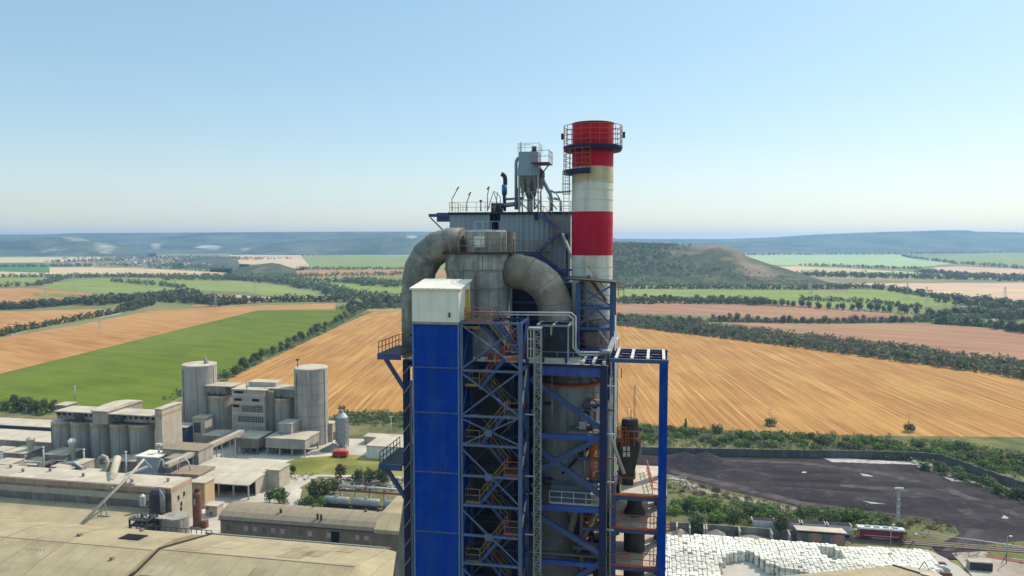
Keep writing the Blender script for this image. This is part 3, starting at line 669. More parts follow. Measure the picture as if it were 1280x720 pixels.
for px, py, h, w, l in ((125.5, 424, 20, 2, 'pale lattice pylon in the tan grain field'), (93, 360, 30, 3, 'pale pylon at the left edge of the far green field'), (158, 357, 30, 3, 'faint pylon on the rise between the green fields'),
        (185, 366, 26, 3, 'faint pylon in the middle of the far green field'), (269.5, 387.5, 26, 2, 'pylon by the hedge above the green field'), (319, 366, 24, 3, 'dark pylon in the pale green strip'),
        (58, 380, 22, 2, 'pale thin pylon in the brown strip at far left'), (1013, 374, 26, 3, 'dark pylon in the green strip below the mesa'), (1134, 374, 26, 3, 'pylon beside the far pink field'), (1158, 380, 26, 3, 'second pylon nearer the grove by the bend'),
        (1256, 374, 20, 2.5, 'pylon in the far pink field at the right edge')):
    pylon(px, py, h, w, l)
def pole(px, py, h, label, lamp=True, name='utility_pole', r=.12, mt=None):
    base = G(px, py); t = thing(name, label, 'pole', base, 'poles around the fields'); B = Matrix.Translation(base); mt = mt or grey
    MB(B).tube([(0, 0, -.2), (0, 0, h)], [r * 1.2, r * .8], 8).build('shaft', mt, t)
    MB(B).bar((-1, 0, h - .6), (1, 0, h - .6), .16).build('cross_arm', mt, t)
    if lamp:
        for x in (-.9, 0, .9): MB(B).box(x - .09, x + .09, -.09, .09, h - .5, h - .1).build('insulator', mt, t)
pole(94, 499, 8, 'white twin-armed pole in the bright green field', mt=lgrey, r=.3); pole(962, 531, 8.5, 'dark utility pole among shrub in the stubble, nearer the portal'); pole(1136, 538, 8.5, 'dark utility pole among shrub in the stubble, further right')
pole(784, 546, 15, 'tall thin dark pole seen through the portal frame', r=.16); pole(220, 518, 7, 'pale pole beside the left tall silo', mt=lgrey, r=.2); pole(489, 548, 11, 'pale lamp pole by the low white warehouse', mt=lgrey, r=.2)
def mast(px, py, h, label):
    base = G(px, py); t = thing('lattice_antenna', label, 'antenna mast', base); B = Matrix.Translation(base)
    for a in range(3):
        x, y = .55 * math.cos(2.1 * a), .55 * math.sin(2.1 * a); MB(B).bar((x, y, -.2), (x * .6, y * .6, h), .12).build('leg', grey, t)
    b = MB(B)
    for i in range(18):
        for a in range(3):
            p, q = 2.1 * a, 2.1 * (a + 1); b.bar((.5 * math.cos(p), .5 * math.sin(p), h * i / 18), (.5 * math.cos(q), .5 * math.sin(q), h * (i + 1) / 18), .07)
    b.build('lattice', grey, t)
mast(792.5, 552, 27, 'thin lattice mast standing at the field edge inside the portal frame')
# ================================================================== PREHEATER TOWER
def B(): return MB(FT)
def railing(b, pts, h=1.1, sp=1.5, r=.05, mids=2, toe=False):
    pts = [Vector(p) for p in pts]; up = Vector((0, 0, h))
    for p, q in zip(pts, pts[1:]):
        L = (q - p).length; n = max(1, round(L / sp))
        for i in range(n + 1): s = p + (q - p) * (i / n); b.bar(s, s + up, r)
        for k in range(1, mids + 1): b.bar(p + up * (k / mids), q + up * (k / mids), r)
        if toe: b.bar(p + Vector((0, 0, .09)), q + Vector((0, 0, .09)), r * .7, .18)
    return b
def ring_rail(b, cx, cy, z, r, a0, a1, n=28, h=1.1, mids=2, w=.05, every=2):
    P_ = [(cx + r * math.cos(a0 + (a1 - a0) * i / n), cy + r * math.sin(a0 + (a1 - a0) * i / n)) for i in range(n + 1)]
    for i, (x, y) in enumerate(P_):
        if i % every == 0: b.bar((x, y, z), (x, y, z + h), w)
    for k in range(1, mids + 1):
        for p, q in zip(P_, P_[1:]): b.bar((*p, z + h * k / mids), (*q, z + h * k / mids), w)
    return b
def ladder(b, p, h, w=.5, cage=True, dirv=(0, -1), r=.045):
    x, y, z = p
    for s in (-1, 1): b.bar((x + s * w / 2, y, z), (x + s * w / 2, y, z + h), r)
    for i in range(int(h / .35)): b.bar((x - w / 2, y, z + .2 + i * .35), (x + w / 2, y, z + .2 + i * .35), r * .7)
    if cage:
        for i in range(int(h / 1.)):
            zz = z + 2 + i * 1.
            if zz > z + h: break
            q = [(x + .42 * math.cos(a), y + dirv[1] * .7 * math.sin(a), zz) for a in [k * PI / 6 for k in range(7)]]
            for a, c in zip(q, q[1:]): b.bar(a, c, r)
        for k in range(1, 6):
            a = k * PI / 6; b.bar((x + .42 * math.cos(a), y + dirv[1] * .7 * math.sin(a), z + 2), (x + .42 * math.cos(a), y + dirv[1] * .7 * math.sin(a), z + h), r * .8)
    return b
zP = tz(455, 4, 700)                                  # top deck level
# ---------------------------------------------------------------- elevator tower
u0, u1 = tu(516, 0, 404), tu(573, 0, 404); zc = tz(404, 0, 545); zr = tz(361, 0, 545); D_ = 3.9
t = thing('elevator_tower', 'tall blue clad lift tower with a white machine room on top', 'lift tower', ((u0 + u1) / 2, D_ / 2, 0), fr=FT)
B().box(u0 + .02, u1 - .02, .02, D_, 0, zc).build('cladding', blue_clad, t)
for y in (459.5, 516, 590.5, 665): 
    z = tz(y, 0, 545); B().box(u0 - .01, u1 + .01, -.02, D_ + .02, z - .06, z + .06).build('flashing', M('flash_%d' % y, (.03, .07, .2), (.1, .12, .13), 2., .6) if y == 459.5 else MATS['flash_459'], t)
trim = M('edge_trim', (.1, .19, .42), (.08, .15, .36), 1, .45)
for u in (u0, u1): B().box(u - .07, u + .07, -.04, .1, 0, zc).build('corner_trim', trim, t)
zb = tz(349.5, D_, 560)
b = B(); b.hexa([(u0 - .05, -.05, zc + .003), (u1 + .05, -.05, zc + .003), (u1 + .05, D_ + .05, zc + .003), (u0 - .05, D_ + .05, zc + .003), (u0 - .05, -.05, zr - .1), (u1 + .05, -.05, zr - .1), (u1 + .05, D_ + .05, zb - .1), (u0 - .05, D_ + .05, zb - .1)])
mr_ = b.build('machine_room', white_pan, t)
b = B(); b.hexa([(u0 - .22, -.22, zr - .1), (u1 + .22, -.22, zr - .1), (u1 + .22, D_ + .22, zb - .1), (u0 - .22, D_ + .22, zb - .1), (u0 - .22, -.22, zr + .05), (u1 + .22, -.22, zr + .05), (u1 + .22, D_ + .22, zb + .05), (u0 - .22, D_ + .22, zb + .05)])
b.build('roof', white_roof, mr_)
B().box(u1 + .052, u1 + .08, D_ * .55, D_ - .25, zc + .1, zb - .8).build('stained_door', yellow_pan, mr_)
B().box(u0 + 3.3, u0 + 3.42, -.2, -.05, zc + .55, zc + .95).build('wall_lamp', dark, mr_)
B().box(u0 - .06, u1 + .06, -.065, D_ + .06, zc - .1, zc + .12).build('base_strip', M('strip', (.3, .28, .22), None, 1, .7), mr_)
B().bar((u1 - .5, D_ - .3, zb), (u1 - .5, D_ - .3, zb + 1.3), .05).build('rod', dark, mr_)

# ---------------------------------------------------------------- stair tower
uR = tu(650.5, 0, 470); uL = u1 + .25; vB = 3.5
t = thing('stair_tower', 'open blue steel stair tower with cross bracing next to the lift tower', 'stair tower', ((uL + uR) / 2, vB / 2, 0), fr=FT)
zt = tz(403, 0, 612)
for (u, v, w) in ((uL, .1, .2), (uR, 0, .32), (uL, vB, .3), (uR, vB, .3)): B().box(u - w / 2, u + w / 2, v - w / 2, v + w / 2, 0, zt).build('column', blue_lt if v < 1 else blue, t)
by = [404, 464, 521, 557.5, 596, 633, 670.5, 706, 743, 780]
bz = [tz(y, 0, 612) for y in by]
for i, z in enumerate(bz):
    B().box(uL + .1, uR - .18, -.1, .1, z - .1, z + .1).build('beam', blue_lt, t)
    for v in ((vB,) if i % 2 else (vB,)): B().box(uL + .15, uR - .15, v - .1, v + .1, z - .12, z + .12).build('beam', blue_dk, t)
    for u in (uL, uR): B().box(u - .09, u + .09, .2, vB - .16, z - .12, z + .12).build('beam', blue, t)
def brace(pa, pb, v=0., w=.17, mt=blue, tt=None):
    a, c = T(*pa, v), T(*pb, v); B().bar((a.x, v, a.z), (c.x, v, c.z), w, w * 1.1).build('brace', mt, tt)
for a, c in (((577, 406), (650, 462)), ((577, 461), (650, 407)), ((577, 466), (648, 519)), ((577, 519), (648, 466)), ((577, 523), (648, 556)), ((577, 556), (648, 523)), ((577, 560), (648, 631)),
             ((577, 636), (648, 705)), ((577, 709), (648, 778))): brace(a, c, 0, .11, blue_lt, t)
for y in (541, 596, 670.5):
    p = T(611, y, 0); B().box(p.x - .32, p.x + .32, -.17, -.12, p.z - .3, p.z + .3).build('gusset', blue_lt, t)
for k, (y0, y1) in enumerate(((404, 464), (464, 521), (521, 557), (557, 596), (596, 633), (633, 670), (670, 706))):
    z0, z1 = tz(y0, 0, 650), tz(y1, 0, 650)
    B().bar((uR, .2, z1), (uR, vB - .1, z0), .12).build('brace', lgrey if k % 2 else blue, t); B().bar((uR, .2, z0), (uR, vB - .1, z1), .12).build('brace', blue, t)
zl = [tz(y, 1, 645) for y in (738, 664, 591, 518, 446)]      # right landings
half = (zl[1] - zl[0]) / 2
def landing(u_a, u_b, v_a, v_b, z, mt, sides):
    o = B().box(u_a, u_b, v_a, v_b, z - .1, z).build('landing', M('dim_grating', (.11, .1, .09), (.07, .065, .06), 1, .8) if 'dim_grating' not in MATS else MATS['dim_grating'], t)
    B().box(u_a - .02, u_b + .02, v_a - .04, v_a - .003, z - .2, z + .02).build('edge_beam', mt, o)
    railing(B(), sides, 1.1, .9, .055).build('railing', mt, o)
uLa, uRa = uL + 1.5, uR - 1.5
def flight(pa, pb, v_a, v_b, mt=rail_y):
    a, c = Vector(pa), Vector(pb); b = B()
    for v in (v_a, v_b): b.bar((a.x, v, a.z - .12), (c.x, v, c.z - .12), .1, .28)
    n = max(2, int(abs(c.z - a.z) / .22)); s = (c.x - a.x) / n
    for i in range(n):
        f = (i + .5) / n; x, z = a.x + (c.x - a.x) * f, a.z + (c.z - a.z) * f
        b.box(x - .14, x + .14, v_a + .05, v_b - .05, z - .03, z + .02)
    o = b.build('stair_flight', blue, t); b = B()
    for v in (v_a, v_b):
        for k in (.55, 1.05): b.bar((a.x, v, a.z + k), (c.x, v, c.z + k), .05)
        for i in range(4):
            f = i / 3; b.bar((a.x + (c.x - a.x) * f, v, a.z + (c.z - a.z) * f), (a.x + (c.x - a.x) * f, v, a.z + (c.z - a.z) * f + 1.05), .05)
    b.build('handrail', mt, o)
for i, z in enumerate(zl):
    landing(uRa, uR - .2, .45, vB - .25, z, orange if i else rail_y, [(uRa, .45, z), (uR - .2, .45, z), (uR - .2, vB - .25, z)])
    zz = z + half * .98
    landing(uL + .2, uLa, .45, vB - .25, zz, rail_y, [(uLa, .45, zz), (uL + .2, .45, zz), (uL + .2, vB - .25, zz)])
    # rising right to left at the back, then left to right in front
    flight((uRa, 0, z), (uLa, 0, zz), 2.05, vB - .35, rail_y)
    if i: flight((uLa, 0, z - half * 1.02), (uRa, 0, z), .5, 1.75, rail_y if i < 4 else rail_r)
zz = zl[-1] + half * .98
top = tz(399, 1.5, 600)
# upper orange landing beside the machine room and the last flight
landing(uL + .2, uLa + 1., .45, vB - .25, top, orange, [(uLa + 1., .45, top), (uL + .2, .45, top)])
flight((uLa + 1, 0, top), (uR - .5, 0, zl[-1] + .2), 2.05, vB - .35, rail_r)

for y0, y1 in ((404, 464), (464, 521), (521, 596), (596, 670), (670, 743)):
    z0, z1 = tz(y0, 0, 612), tz(y1, 0, 612)
    B().bar((uL, vB, z1), (uR, vB, z0), .1).build('brace', blue_lt, t); B().bar((uL, vB, z0), (uR, vB, z1), .1).build('brace', blue_lt, t); B().bar((uL, .2, z1), (uL, vB, z0), .1).build('brace', blue_lt, t)
# ---------------------------------------------------------------- lattice mast with hoist cage
um = tu(672, 1.2, 560); hm = .29
t = thing('hoist_mast', 'thin grey lattice hoist mast beside the stair tower', 'hoist mast', (um, 1.2, 0), fr=FT)
zm = tz(413, 1.2, 672); zlow = tz(735, 1.2, 672)
for sx in (-1, 1):
    for sy in (-1, 1): B().box(um + sx * hm - .035, um + sx * hm + .035, 1.2 + sy * hm - .035, 1.2 + sy * hm + .035, 0, zm).build('leg', grey, t)
b = B(); st = .56; n = int((zm - 30) / st)
for i in range(n):
    z = zm - i * st
    for sy in (-1, 1):
        b.bar((um - hm, 1.2 + sy * hm, z), (um + hm, 1.2 + sy * hm, z), .045)
        b.bar((um - hm * (1 if i % 2 else -1), 1.2 + sy * hm, z), (um + hm * (1 if i % 2 else -1), 1.2 + sy * hm, z - st), .045)
    for sx in (-1, 1): b.bar((um + sx * hm, 1.2 - hm, z), (um + sx * hm, 1.2 + hm, z - st), .045)
b.build('lattice', grey, t)
for y in (388 + 130, 595, 668):
    z = tz(y, 1.2, 660); B().bar((uR + .2, 1.2, z), (um - hm, 1.2, z), .1).build('tie_bar', lgrey, t)
uc0, uc1 = tu(660.5, 1.2, 430), tu(668, 1.2, 430); z0, z1 = tz(447, 1.2, 664), tz(411, 1.2, 664)
t = thing('hoist_cage', 'grey framed hoist cage standing at the top of the lattice mast', 'hoist cage', ((uc0 + uc1) / 2, 1.4, z0), fr=FT)
B().box(uc0 + .05, uc1 - .03, .9, 1.9, z0 + .05, z1 - .05).build('body', dark, t)
for k in range(4):
    zz = z0 + (z1 - z0) * k / 3; B().box(uc0, uc1, .84, .92, zz - .04, zz + .04).build('frame_bar', lgrey, t)
for u in (uc0, (uc0 + uc1) / 2, uc1): B().box(u - .04, u + .04, .82, .9, z0, z1).build('frame_bar', lgrey, t)
B().box(uc0, um + hm, .8, 2.0, z1 - .02, z1 + .12).build('cap', grey, t)

# ---------------------------------------------------------------- main steel frame
uA, uC2, uC3 = tu(509, 4, 560), tu(754, 4, 560), tu(765.5, 16, 560)
vF, vK = 4., 16.; uM = tu(640, vF, 560)
t = thing('preheater_tower', 'tall blue steel preheater tower frame with dusty decks and heavy diagonal braces', 'preheater tower', ((uA + uC2) / 2, 10, 0), fr=FT)
for (u, v, w, zz, mt) in ((uA, vF, .55, zP - .1, blue_dk), (uM, vF, .45, zP - .8, blue_dk), (uC2, vF, .62, zP - .05, blue_dk), (uA, vK, .5, zP, blue_dk), (uM, vK, .5, zP, blue_dk), (uC2 + .1, vK, .5, zP, blue), (uA, 24.5, .5, zP, blue_dk), (uC2, 24.5, .5, zP, blue_dk), (uC2, 10., .5, zP - .8, blue_dk), (uM, 24.5, .5, zP, blue_dk)):
    B().box(u - w / 2, u + w / 2, v - w / 2, v + w / 2, 0, zz).build('column', mt, t)
lev = [(455, .85), (540, .45), (629, .5), (698, .4), (760, .4)]
levz = [tz(y, vF, 705) for y, _ in lev]; levz[0] = zP
uRoof = uC2 + .3
def deck(z, u_a, u_b, v_a, v_b, th=.18, mt=decking): return B().box(u_a, u_b, v_a, v_b, z - th, z).build('deck', mt, t)
dk = deck(zP, uA - .2, uRoof, vF - .25, 25)
B().box(uA - .2, uRoof, vF - .34, vF - .26, zP - .22, zP + .05).build('edge_beam', blue_dk, dk)
for (zz, (y, h)) in zip(levz, lev):
    B().box(uR + .5, uC2 - .3, vF - .2, vF + .2, zz - h - .19, zz - .19).build('beam', blue_br, t)
    for v in (vK, 24.5): B().box(uA + .3, uC2 - .3, v - .18, v + .18, zz - h - .19, zz - .19).build('beam', blue_dk, t)
    for u in (uA, uC2): B().box(u - .16, u + .16, vF + .4, 24.2, zz - h * .8 - .19, zz - .19).build('beam', blue_dk, t)
for k in range(9): 
    u = uR + .8 + k * .95
    B().box(u - .04, u + .04, vF - .28, vF - .2, zP - 1.04, zP - .2).build('stiffener', blue, t)
inner = M('shaded_deck', (.2, .175, .15), (.13, .115, .1), .7, .9)  # deck colour darkened to stand in for the tower's inner shade
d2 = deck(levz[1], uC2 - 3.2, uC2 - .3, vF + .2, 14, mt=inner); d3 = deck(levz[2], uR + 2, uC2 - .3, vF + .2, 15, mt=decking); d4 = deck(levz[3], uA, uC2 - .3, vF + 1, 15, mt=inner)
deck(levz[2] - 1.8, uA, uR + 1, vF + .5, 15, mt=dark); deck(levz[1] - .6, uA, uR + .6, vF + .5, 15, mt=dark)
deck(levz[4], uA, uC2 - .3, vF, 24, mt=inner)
# guard panels and railings of the third level
b = B(); railing(b, [(uR + 2., vF - .1, levz[2]), (uC2 - .4, vF - .1, levz[2])], 1.1, 1.2, .05); b.build('railing', rail_g, d3)
B().box(uR + 2.1, uC2 - 1.1, vF + .2, vF + .3, levz[2] + .02, levz[2] + 1.6).build('guard_plate', M('dull_blue_plate', (.06, .085, .14), (.045, .06, .1), 1, .5), d3)
for w in ((676, 693), (740, 757)):
    pass
def xb(pa, pb, w=.42, v=vF): brace(pa, pb, v, w, blue, t)
B().box(uA + .3, uC2 - 4.2, 15.5, 15.62, 20, zP - 1.2).build('light_block', blue_dk, t)  # added panel closing the back of the frame against light and view
for x in (700, 722):
    u = tu(x, 8, 580); B().box(u - .16, u + .16, 7.2, 7.5, 20, tz(538, 7.3, x)).build('column', blue_dk, t)
for k, (xa, ya, xb_, yb) in enumerate(((664, 512, 676, 540), (676, 540, 664, 566), (664, 604, 676, 630), (664, 640, 678, 668))): brace((xa, ya), (xb_, yb), vF - .1, .14, blue_lt, t)
for y in (505, 572, 600, 652, 675):
    a, c = T(678, y, 7), T(752, y + 2, 7); B().box(a.x, c.x, 6.9, 7.1, c.z - .12, c.z + .12).build('beam', blue_dk, t)
for a, c in (((663, 473), (751, 535)), ((751, 546), (676, 586)), ((676, 563), (751, 619)), ((674, 645), (751, 692)), ((751, 703), (712, 726))): xb(a, c, .42)
for a, c in (((676, 541 + 200), (751, 790)),): xb(a, c, .4)
b = B(); ladder(b, (tu(744, 5, 580), 5.0, tz(612, 5, 745)), 5.2, .5, True, (0, -1), .07); b.build('caged_ladder', orange, t)
for k, (y, xa, xb_) in enumerate(((505, 730, 752), (572, 722, 752), (600, 738, 752), (660, 728, 752), (684, 716, 740))):
    a, c = T(xa, y, 5.2), T(xb_, y, 5.2); o = B().box(a.x, c.x, 5, 7.4, c.z - .12, c.z).build('side_platform', inner, t)
    railing(B(), [(a.x, 5., c.z), (c.x, 5., c.z)], 1.1, .7, .05).build('railing', orange if k % 2 else rail_r, o); B().box(a.x - .02, c.x, 4.93, 4.99, c.z - .22, c.z + .04).build('edge_beam', blue, o)
# back wall bracing
for k in range(5):
    z0 = zP - 1 - k * 6; brace_b = B().bar((uA, vK, z0), (uM, vK, z0 - 6), .3); brace_b.build('brace', blue_dk, t); B().bar((uM, vK, z0 - 6), (uC2, vK, z0), .3).build('brace', blue_dk, t)
# left outriggers
for (ya, yb, xl, hz) in ((443, 429, 481, 1), (578, 560, 482.5, 0)):
    z = tz(ya - 4, vF + 1, 490); ul = tu(xl, vF + 1, ya)
    o = B().box(ul, uA - .3, vF - .6, vF + 5, z - .12, z).build('deck', dark, t)
    B().box(ul, uA - .3, vF - .72, vF - .6, z - .55, z + .02).build('edge_beam', blue, o); B().box(ul - .1, ul, vF - .72, vF + 5, z - .55, z + .02).build('edge_beam', blue, o)
    railing(B(), [(ul, vF + 5, z), (ul, vF - .6, z)], 1.1, .9, .06, 2).build('railing', rail_r if hz else blue_dk, o)
    if hz: railing(B(), [(ul, vF + 5, z), (uA - .4, vF + 5, z)], 1.1, .9, .06, 2).build('railing', rail_r, o)
    B().bar((ul + .6, vF - .4, z - .5), (uA - .2, vF - .1, z - 3.3), .35).build('brace', blue, o)
# fine members beside the lift tower
for x in (513.2, 515.):
    u = tu(x, vF, 560); B().box(u - .05, u + .05, vF - .1, vF + .1, 20, zP - 2).build('conduit', grey, t)
for y in range(455, 720, 24):
    a, c = T(506, y + 12, vF), T(515, y, vF); B().bar((a.x, vF - .3, a.z), (c.x, vF - .3, c.z), .09).build('brace', grey, t)
# front railing of the top deck and clutter
railing(B(), [(uR + 1.2, vF - .1, zP), (uC2 + .2, vF - .1, zP)], 1.1, 1.6, .035, 2).build('railing', grey, dk)
railing(B(), [(uL + .3, vF, zP), (uR, vF, zP)], 1.1, 1., .06, 2).build('railing', rail_r, dk)
b = B(); n = 0
for k, (u, v, s) in enumerate([(uL + 1.2, 5, .5), (uL + 2.1, 5.6, .7), (uL + 3.4, 5.1, .5), (uL + 4.2, 6, .6)]):
    tag(B().box(u, u + s, v, v + s * .8, zP + .003, zP + s).box(u + .05, u + s * .6, v + .05, v + s * .6, zP + s, zP + s + .15).build('equipment_case', rust if k % 2 else orange), 'rusty equipment case on the dusty deck behind the stair tower', 'case', 'cases on the top deck')

# ---------------------------------------------------------------- top cyclone
vc = 9.6; cu = tu(598, vc, 380); rc = (tu(638, vc, 380) - tu(558, vc, 380)) / 2
zf = lambda y: tz(y, vc - rc, 598)
t = thing('cyclone_vessel', 'big stained grey cyclone vessel with a round railed walkway on top', 'cyclone vessel', (cu, vc, zP), fr=FT)
B().lathe(cu, vc, [(rc * .96, zP - .1), (rc * .96, zf(347)), (rc, zf(338)), (rc, zf(318))], 48).build('shell', vessel, t)
for y in (338, 361, 402): B().lathe(cu, vc, [(rc + .05, zf(y) - .06), (rc + .09, zf(y) - .06), (rc + .09, zf(y) + .06), (rc + .05, zf(y) + .06)], 48, cap=False).build('weld_band', duct_mat, t)
for k in range(9):
    a = -2.6 + k * .28; B().box(cu + (rc * .98) * math.cos(a) - .03, cu + (rc * .98) * math.cos(a) + .03, vc + (rc + .02) * math.sin(a) - .03, vc + (rc + .02) * math.sin(a) + .03, zf(337), zf(319)).build('weld_band', duct_mat, t)
zd = zf(317.5)
wk = B().lathe(cu, vc, [(rc + .35, zd), (rc + .35, zd + .16)], 48).build('walkway', dark, t)
ring_rail(B(), cu, vc, zd + .16, rc + .3, 0, 2 * PI, 40, 1.25, 2, .06, 2).build('railing', rail_y, wk)
B().box(cu + rc + .2, cu + rc + 3.6, vc + 1.6, vc + 2.6, zd, zd + .15).build('bridge', dark, wk)
railing(B(), [(cu + rc + .3, vc + 1.6, zd + .15), (cu + rc + 3.6, vc + 1.6, zd + .15)], 1.1, 1.2, .05).build('railing', rail_y, wk)
du = tu(607.5, vc, 300); rd = (tu(633, vc, 300) - tu(582, vc, 300)) / 2
B().lathe(du, vc, [(rd, zd + .1), (rd, tz(290, vc, 607)), (rd * .9, tz(287.5, vc, 607)), (.1, tz(287, vc, 607))], 40).build('top_drum', vessel, t)
B().lathe(tu(624, vc + 2, 300), vc + 2.4, [(rd * .75, zd + .1), (rd * .75, tz(290, vc + 2, 625))], 32).build('rear_drum', duct_mat, t)
p = T(599, 296, vc - rd - .3); B().box(p.x - .45, p.x + .45, p.y - .2, p.y + .35, tz(309, vc - rd, 600), tz(295.5, vc - rd, 600)).build('control_box', pale, t)
railing(B(), [(du - rd * .6, vc + .5, tz(288, vc, 607)), (du + rd * .6, vc + .5, tz(288, vc, 607))], .9, .9, .04, 1).build('railing', rail_g, t)
# left gooseneck duct
t = thing('gooseneck_duct', 'segmented grey gooseneck duct bending left from the cyclone head down', 'duct', (tu(522, vc, 430), vc, zP), fr=FT)
rdk = (tu(541, vc, 400) - tu(503, vc, 400)) / 2
pz = [T(522, 446, vc), T(522, 400, vc), T(522, 352, vc), T(526, 335, vc), T(535, 319.5, vc), T(548, 309, vc), T(563, 305, vc), T(579, 305, vc)]
pts = [(p.x, vc, p.z) for p in pz]
for a, c in zip(pts, pts[1:]): pass
b = MB(FT); b.tube(pts, rdk, 28); o = b.build('duct_body', duct_mat, t)
for f in o.data.polygons: f.use_smooth = len(f.vertices) == 4
for p, q in list(zip(pts, pts[1:])):
    d = (Vector(q) - Vector(p)).normalized(); B().tube([Vector(q) - d * .05, Vector(q) + d * .05], rdk + .05, 28).build('flange', duct_mat, t)
for k in range(1, 8):
    p = Vector(pts[0]) + (Vector(pts[2]) - Vector(pts[0])) * k / 8; B().tube([p, p + Vector((0, 0, .06))], rdk + .035, 28).build('seam_ring', duct_mat, t)
B().box(pts[0][0] - .3, pts[0][0] - .05, vc - rdk - .04, vc - rdk + .1, tz(418, vc, 522), tz(415, vc, 522)).build('hatch', dark, t)
# right elbow duct
t = thing('elbow_duct', 'fat brownish elbow duct curving right from the cyclone down to the deck', 'duct', (tu(695, vc, 430), vc, zP), fr=FT)
re_ = (tu(716, vc, 380) - tu(673, vc, 380)) / 2
arc = [T(634, 339, vc), T(648, 339.5, vc), T(660, 342, vc), T(671, 347.5, vc), T(681, 356, vc), T(688.5, 367, vc), T(693, 379, vc), T(694.5, 392, vc), T(694.5, 452, vc)]
o = B().tube([(p.x, vc, p.z) for p in arc], re_, 32).build('duct_body', duct_warm, t)
for k in (2, 4, 6, 7):
    p, q = arc[k], arc[k + 1]; d = (q - p).normalized(); p = Vector((p.x, vc, p.z)); d.y = 0
    B().tube([p - d * .04, p + d * .04], re_ + .04, 32).build('seam_ring', duct_warm, t)
z0 = tz(437, vc, 700); B().lathe(tu(697, vc, 430), vc, [(re_ + .5, zP), (re_ + .5, z0 + 1.5), (re_, z0 + 3)], 28).build('base_cone', dark, t); B().box(uC2 - 9.7, uC2 + .3, vF - .33, vF - .26, zP - .22, zP + .03).build('deck_edge', blue_dk, t) if False else None
# ---------------------------------------------------------------- frame over the deck (open portal) and cable tray
t = thing('deck_portal', 'small blue grey open portal frame with barred top on the main deck', 'steel portal', (tu(692, 4.6, 450), 6, zP), fr=FT)
ua, ub = tu(676, 4.6, 410), tu(708, 4.6, 410); zq = tz(406, 4.6, 692)
for (u, v) in ((ua + .25, 4.6), (ub, 4.6), (ua + .55, 7.6), (ub - .2, 7.6)): B().box(u - .09, u + .09, v - .09, v + .09, zP + .003, zq - .1).build('post', blue_dk if v < 5 else lgrey, t)  # rear posts coloured paler to look lit
B().bar((ua - .5, 4.7, zq), (ua + .2, 4.7, zP), .16).build('brace', blue_dk, t); B().bar((ub - .9, 4.7, zq), (ub, 4.7, zP), .16).build('brace', blue_dk, t)
for v in (4.5, 7.8): B().box(ua - .3, ub + .2, v - .09, v + .09, zq - .16, zq).build('beam', grey, t)
for k in range(3): u = ua - .3 + (ub - ua + .5) * k / 2; B().box(u - .08, u + .08, 4.6, 7.7, zq - .16, zq + .02).build('beam', lgrey, t)
for v in (5.6, 6.7): B().box(ua - .2, ub + .1, v - .07, v + .07, zq - .15, zq + .03).build('beam', blue_dk, t)
def pipe(name, px, v, r, mt, label, cat='pipe', group=None, n=10):
    b = B(); b.tube([tuple(Vector((T(x, y, v).x, v, T(x, y, v).z))) for x, y in px], r, n)
    return tag(b.build(name, mt), label, cat, group)
for d, l in ((0, 'upper grey service pipe dropping at right above the main deck'), (3.2, 'lower grey service pipe dropping at right above the main deck')):
    pipe('service_pipe', [(587, 390 + d), (612, 390 + d), (660, 390.5 + d), (714 - d, 391 + d), (719.5 - d, 396 + d * .7), (719.5 - d, 435), (725, 440.5 + d), (752, 440.5 + d)], 5.2, .075, lgrey, l)
t = thing('pipe_rack', 'thin grey rack of posts carrying the two service pipes', 'pipe rack', (tu(660, 5.5), 5.6, zP), fr=FT)
for x in (600, 622, 647, 660): u = tu(x, 5.4, 400); B().box(u - .06, u + .06, 5.3, 5.42, zP, tz(390, 5.4, 640)).build('post', grey, t)

# ---------------------------------------------------------------- filter building
vb = 17.
ul_, um1, um2, ur_ = tu(562, vb, 275), tu(612, vb, 275), tu(625, vb, 275), tu(713, vb, 275)
zt_ = tz(265, vb, 640); zb_ = zP + .003
t = thing('filter_building', 'bluish grey corrugated filter house behind the cyclone with dark roof edge', 'filter house', ((ul_ + ur_) / 2, vb + 3, zP), fr=FT)
B().box(ul_, um1, vb, vb + 7, zb_, zt_ - .25).build('wall', clad, t); B().box(um2, ur_, vb + .1, vb + 7, zb_, zt_ - .25).build('wall', clad, t)
B().box(um1 + .02, um2 - .02, vb + .6, vb + 6, zb_, zt_ - .3).build('door_recess', black, t)
for u in (um1 + .45, um2 - .25): B().box(u - .1, u + .1, vb + .15, vb + .35, zb_, zt_ - .3).build('recess_frame', blue_dk, t)
B().box(ul_ - .15, ur_ + .15, vb - .2, vb + 7.2, zt_ - .24, zt_).build('roof', blue_dk, t)
for x in (653, 690): 
    p = T(x, 275, vb); B().box(p.x - .06, p.x + .06, vb + .02, vb + .097, tz(353, vb, x), zt_ - .4).build('cover_strip', grey, t)
p = T(670, 269, vb); B().box(p.x - .15, p.x + .15, vb - .15, vb + .09, p.z - .5, p.z + .1).build('lamp', dark, t)
B().box(tu(534, vb, 270), ul_ - .01, vb + .5, vb + .8, tz(271, vb, 548), tz(267, vb, 548)).build('bracket_beam', blue, t)
B().box(tu(543, vb, 270), ul_ - .01, vb + .9, vb + 1.2, tz(277, vb, 548), tz(265.5, vb, 548)).build('bracket_beam', blue, t)
a, c = T(538, 272, vb + .6), T(553, 287, vb + .6); B().bar((a.x, vb + .6, a.z), (c.x, vb + .6, c.z), .12).build('bracket_brace', dark, t)
railing(B(), [(ul_, vb + 7, zt_), (ul_, vb, zt_), (um1 + .5, vb, zt_)], 1.1, 1.1, .045).build('railing', rail_g, t); railing(B(), [(tu(650, vb, 262), vb, zt_), (ur_, vb, zt_), (ur_, vb + 7, zt_)], 1.1, 1.1, .045).build('railing', rail_g, t)
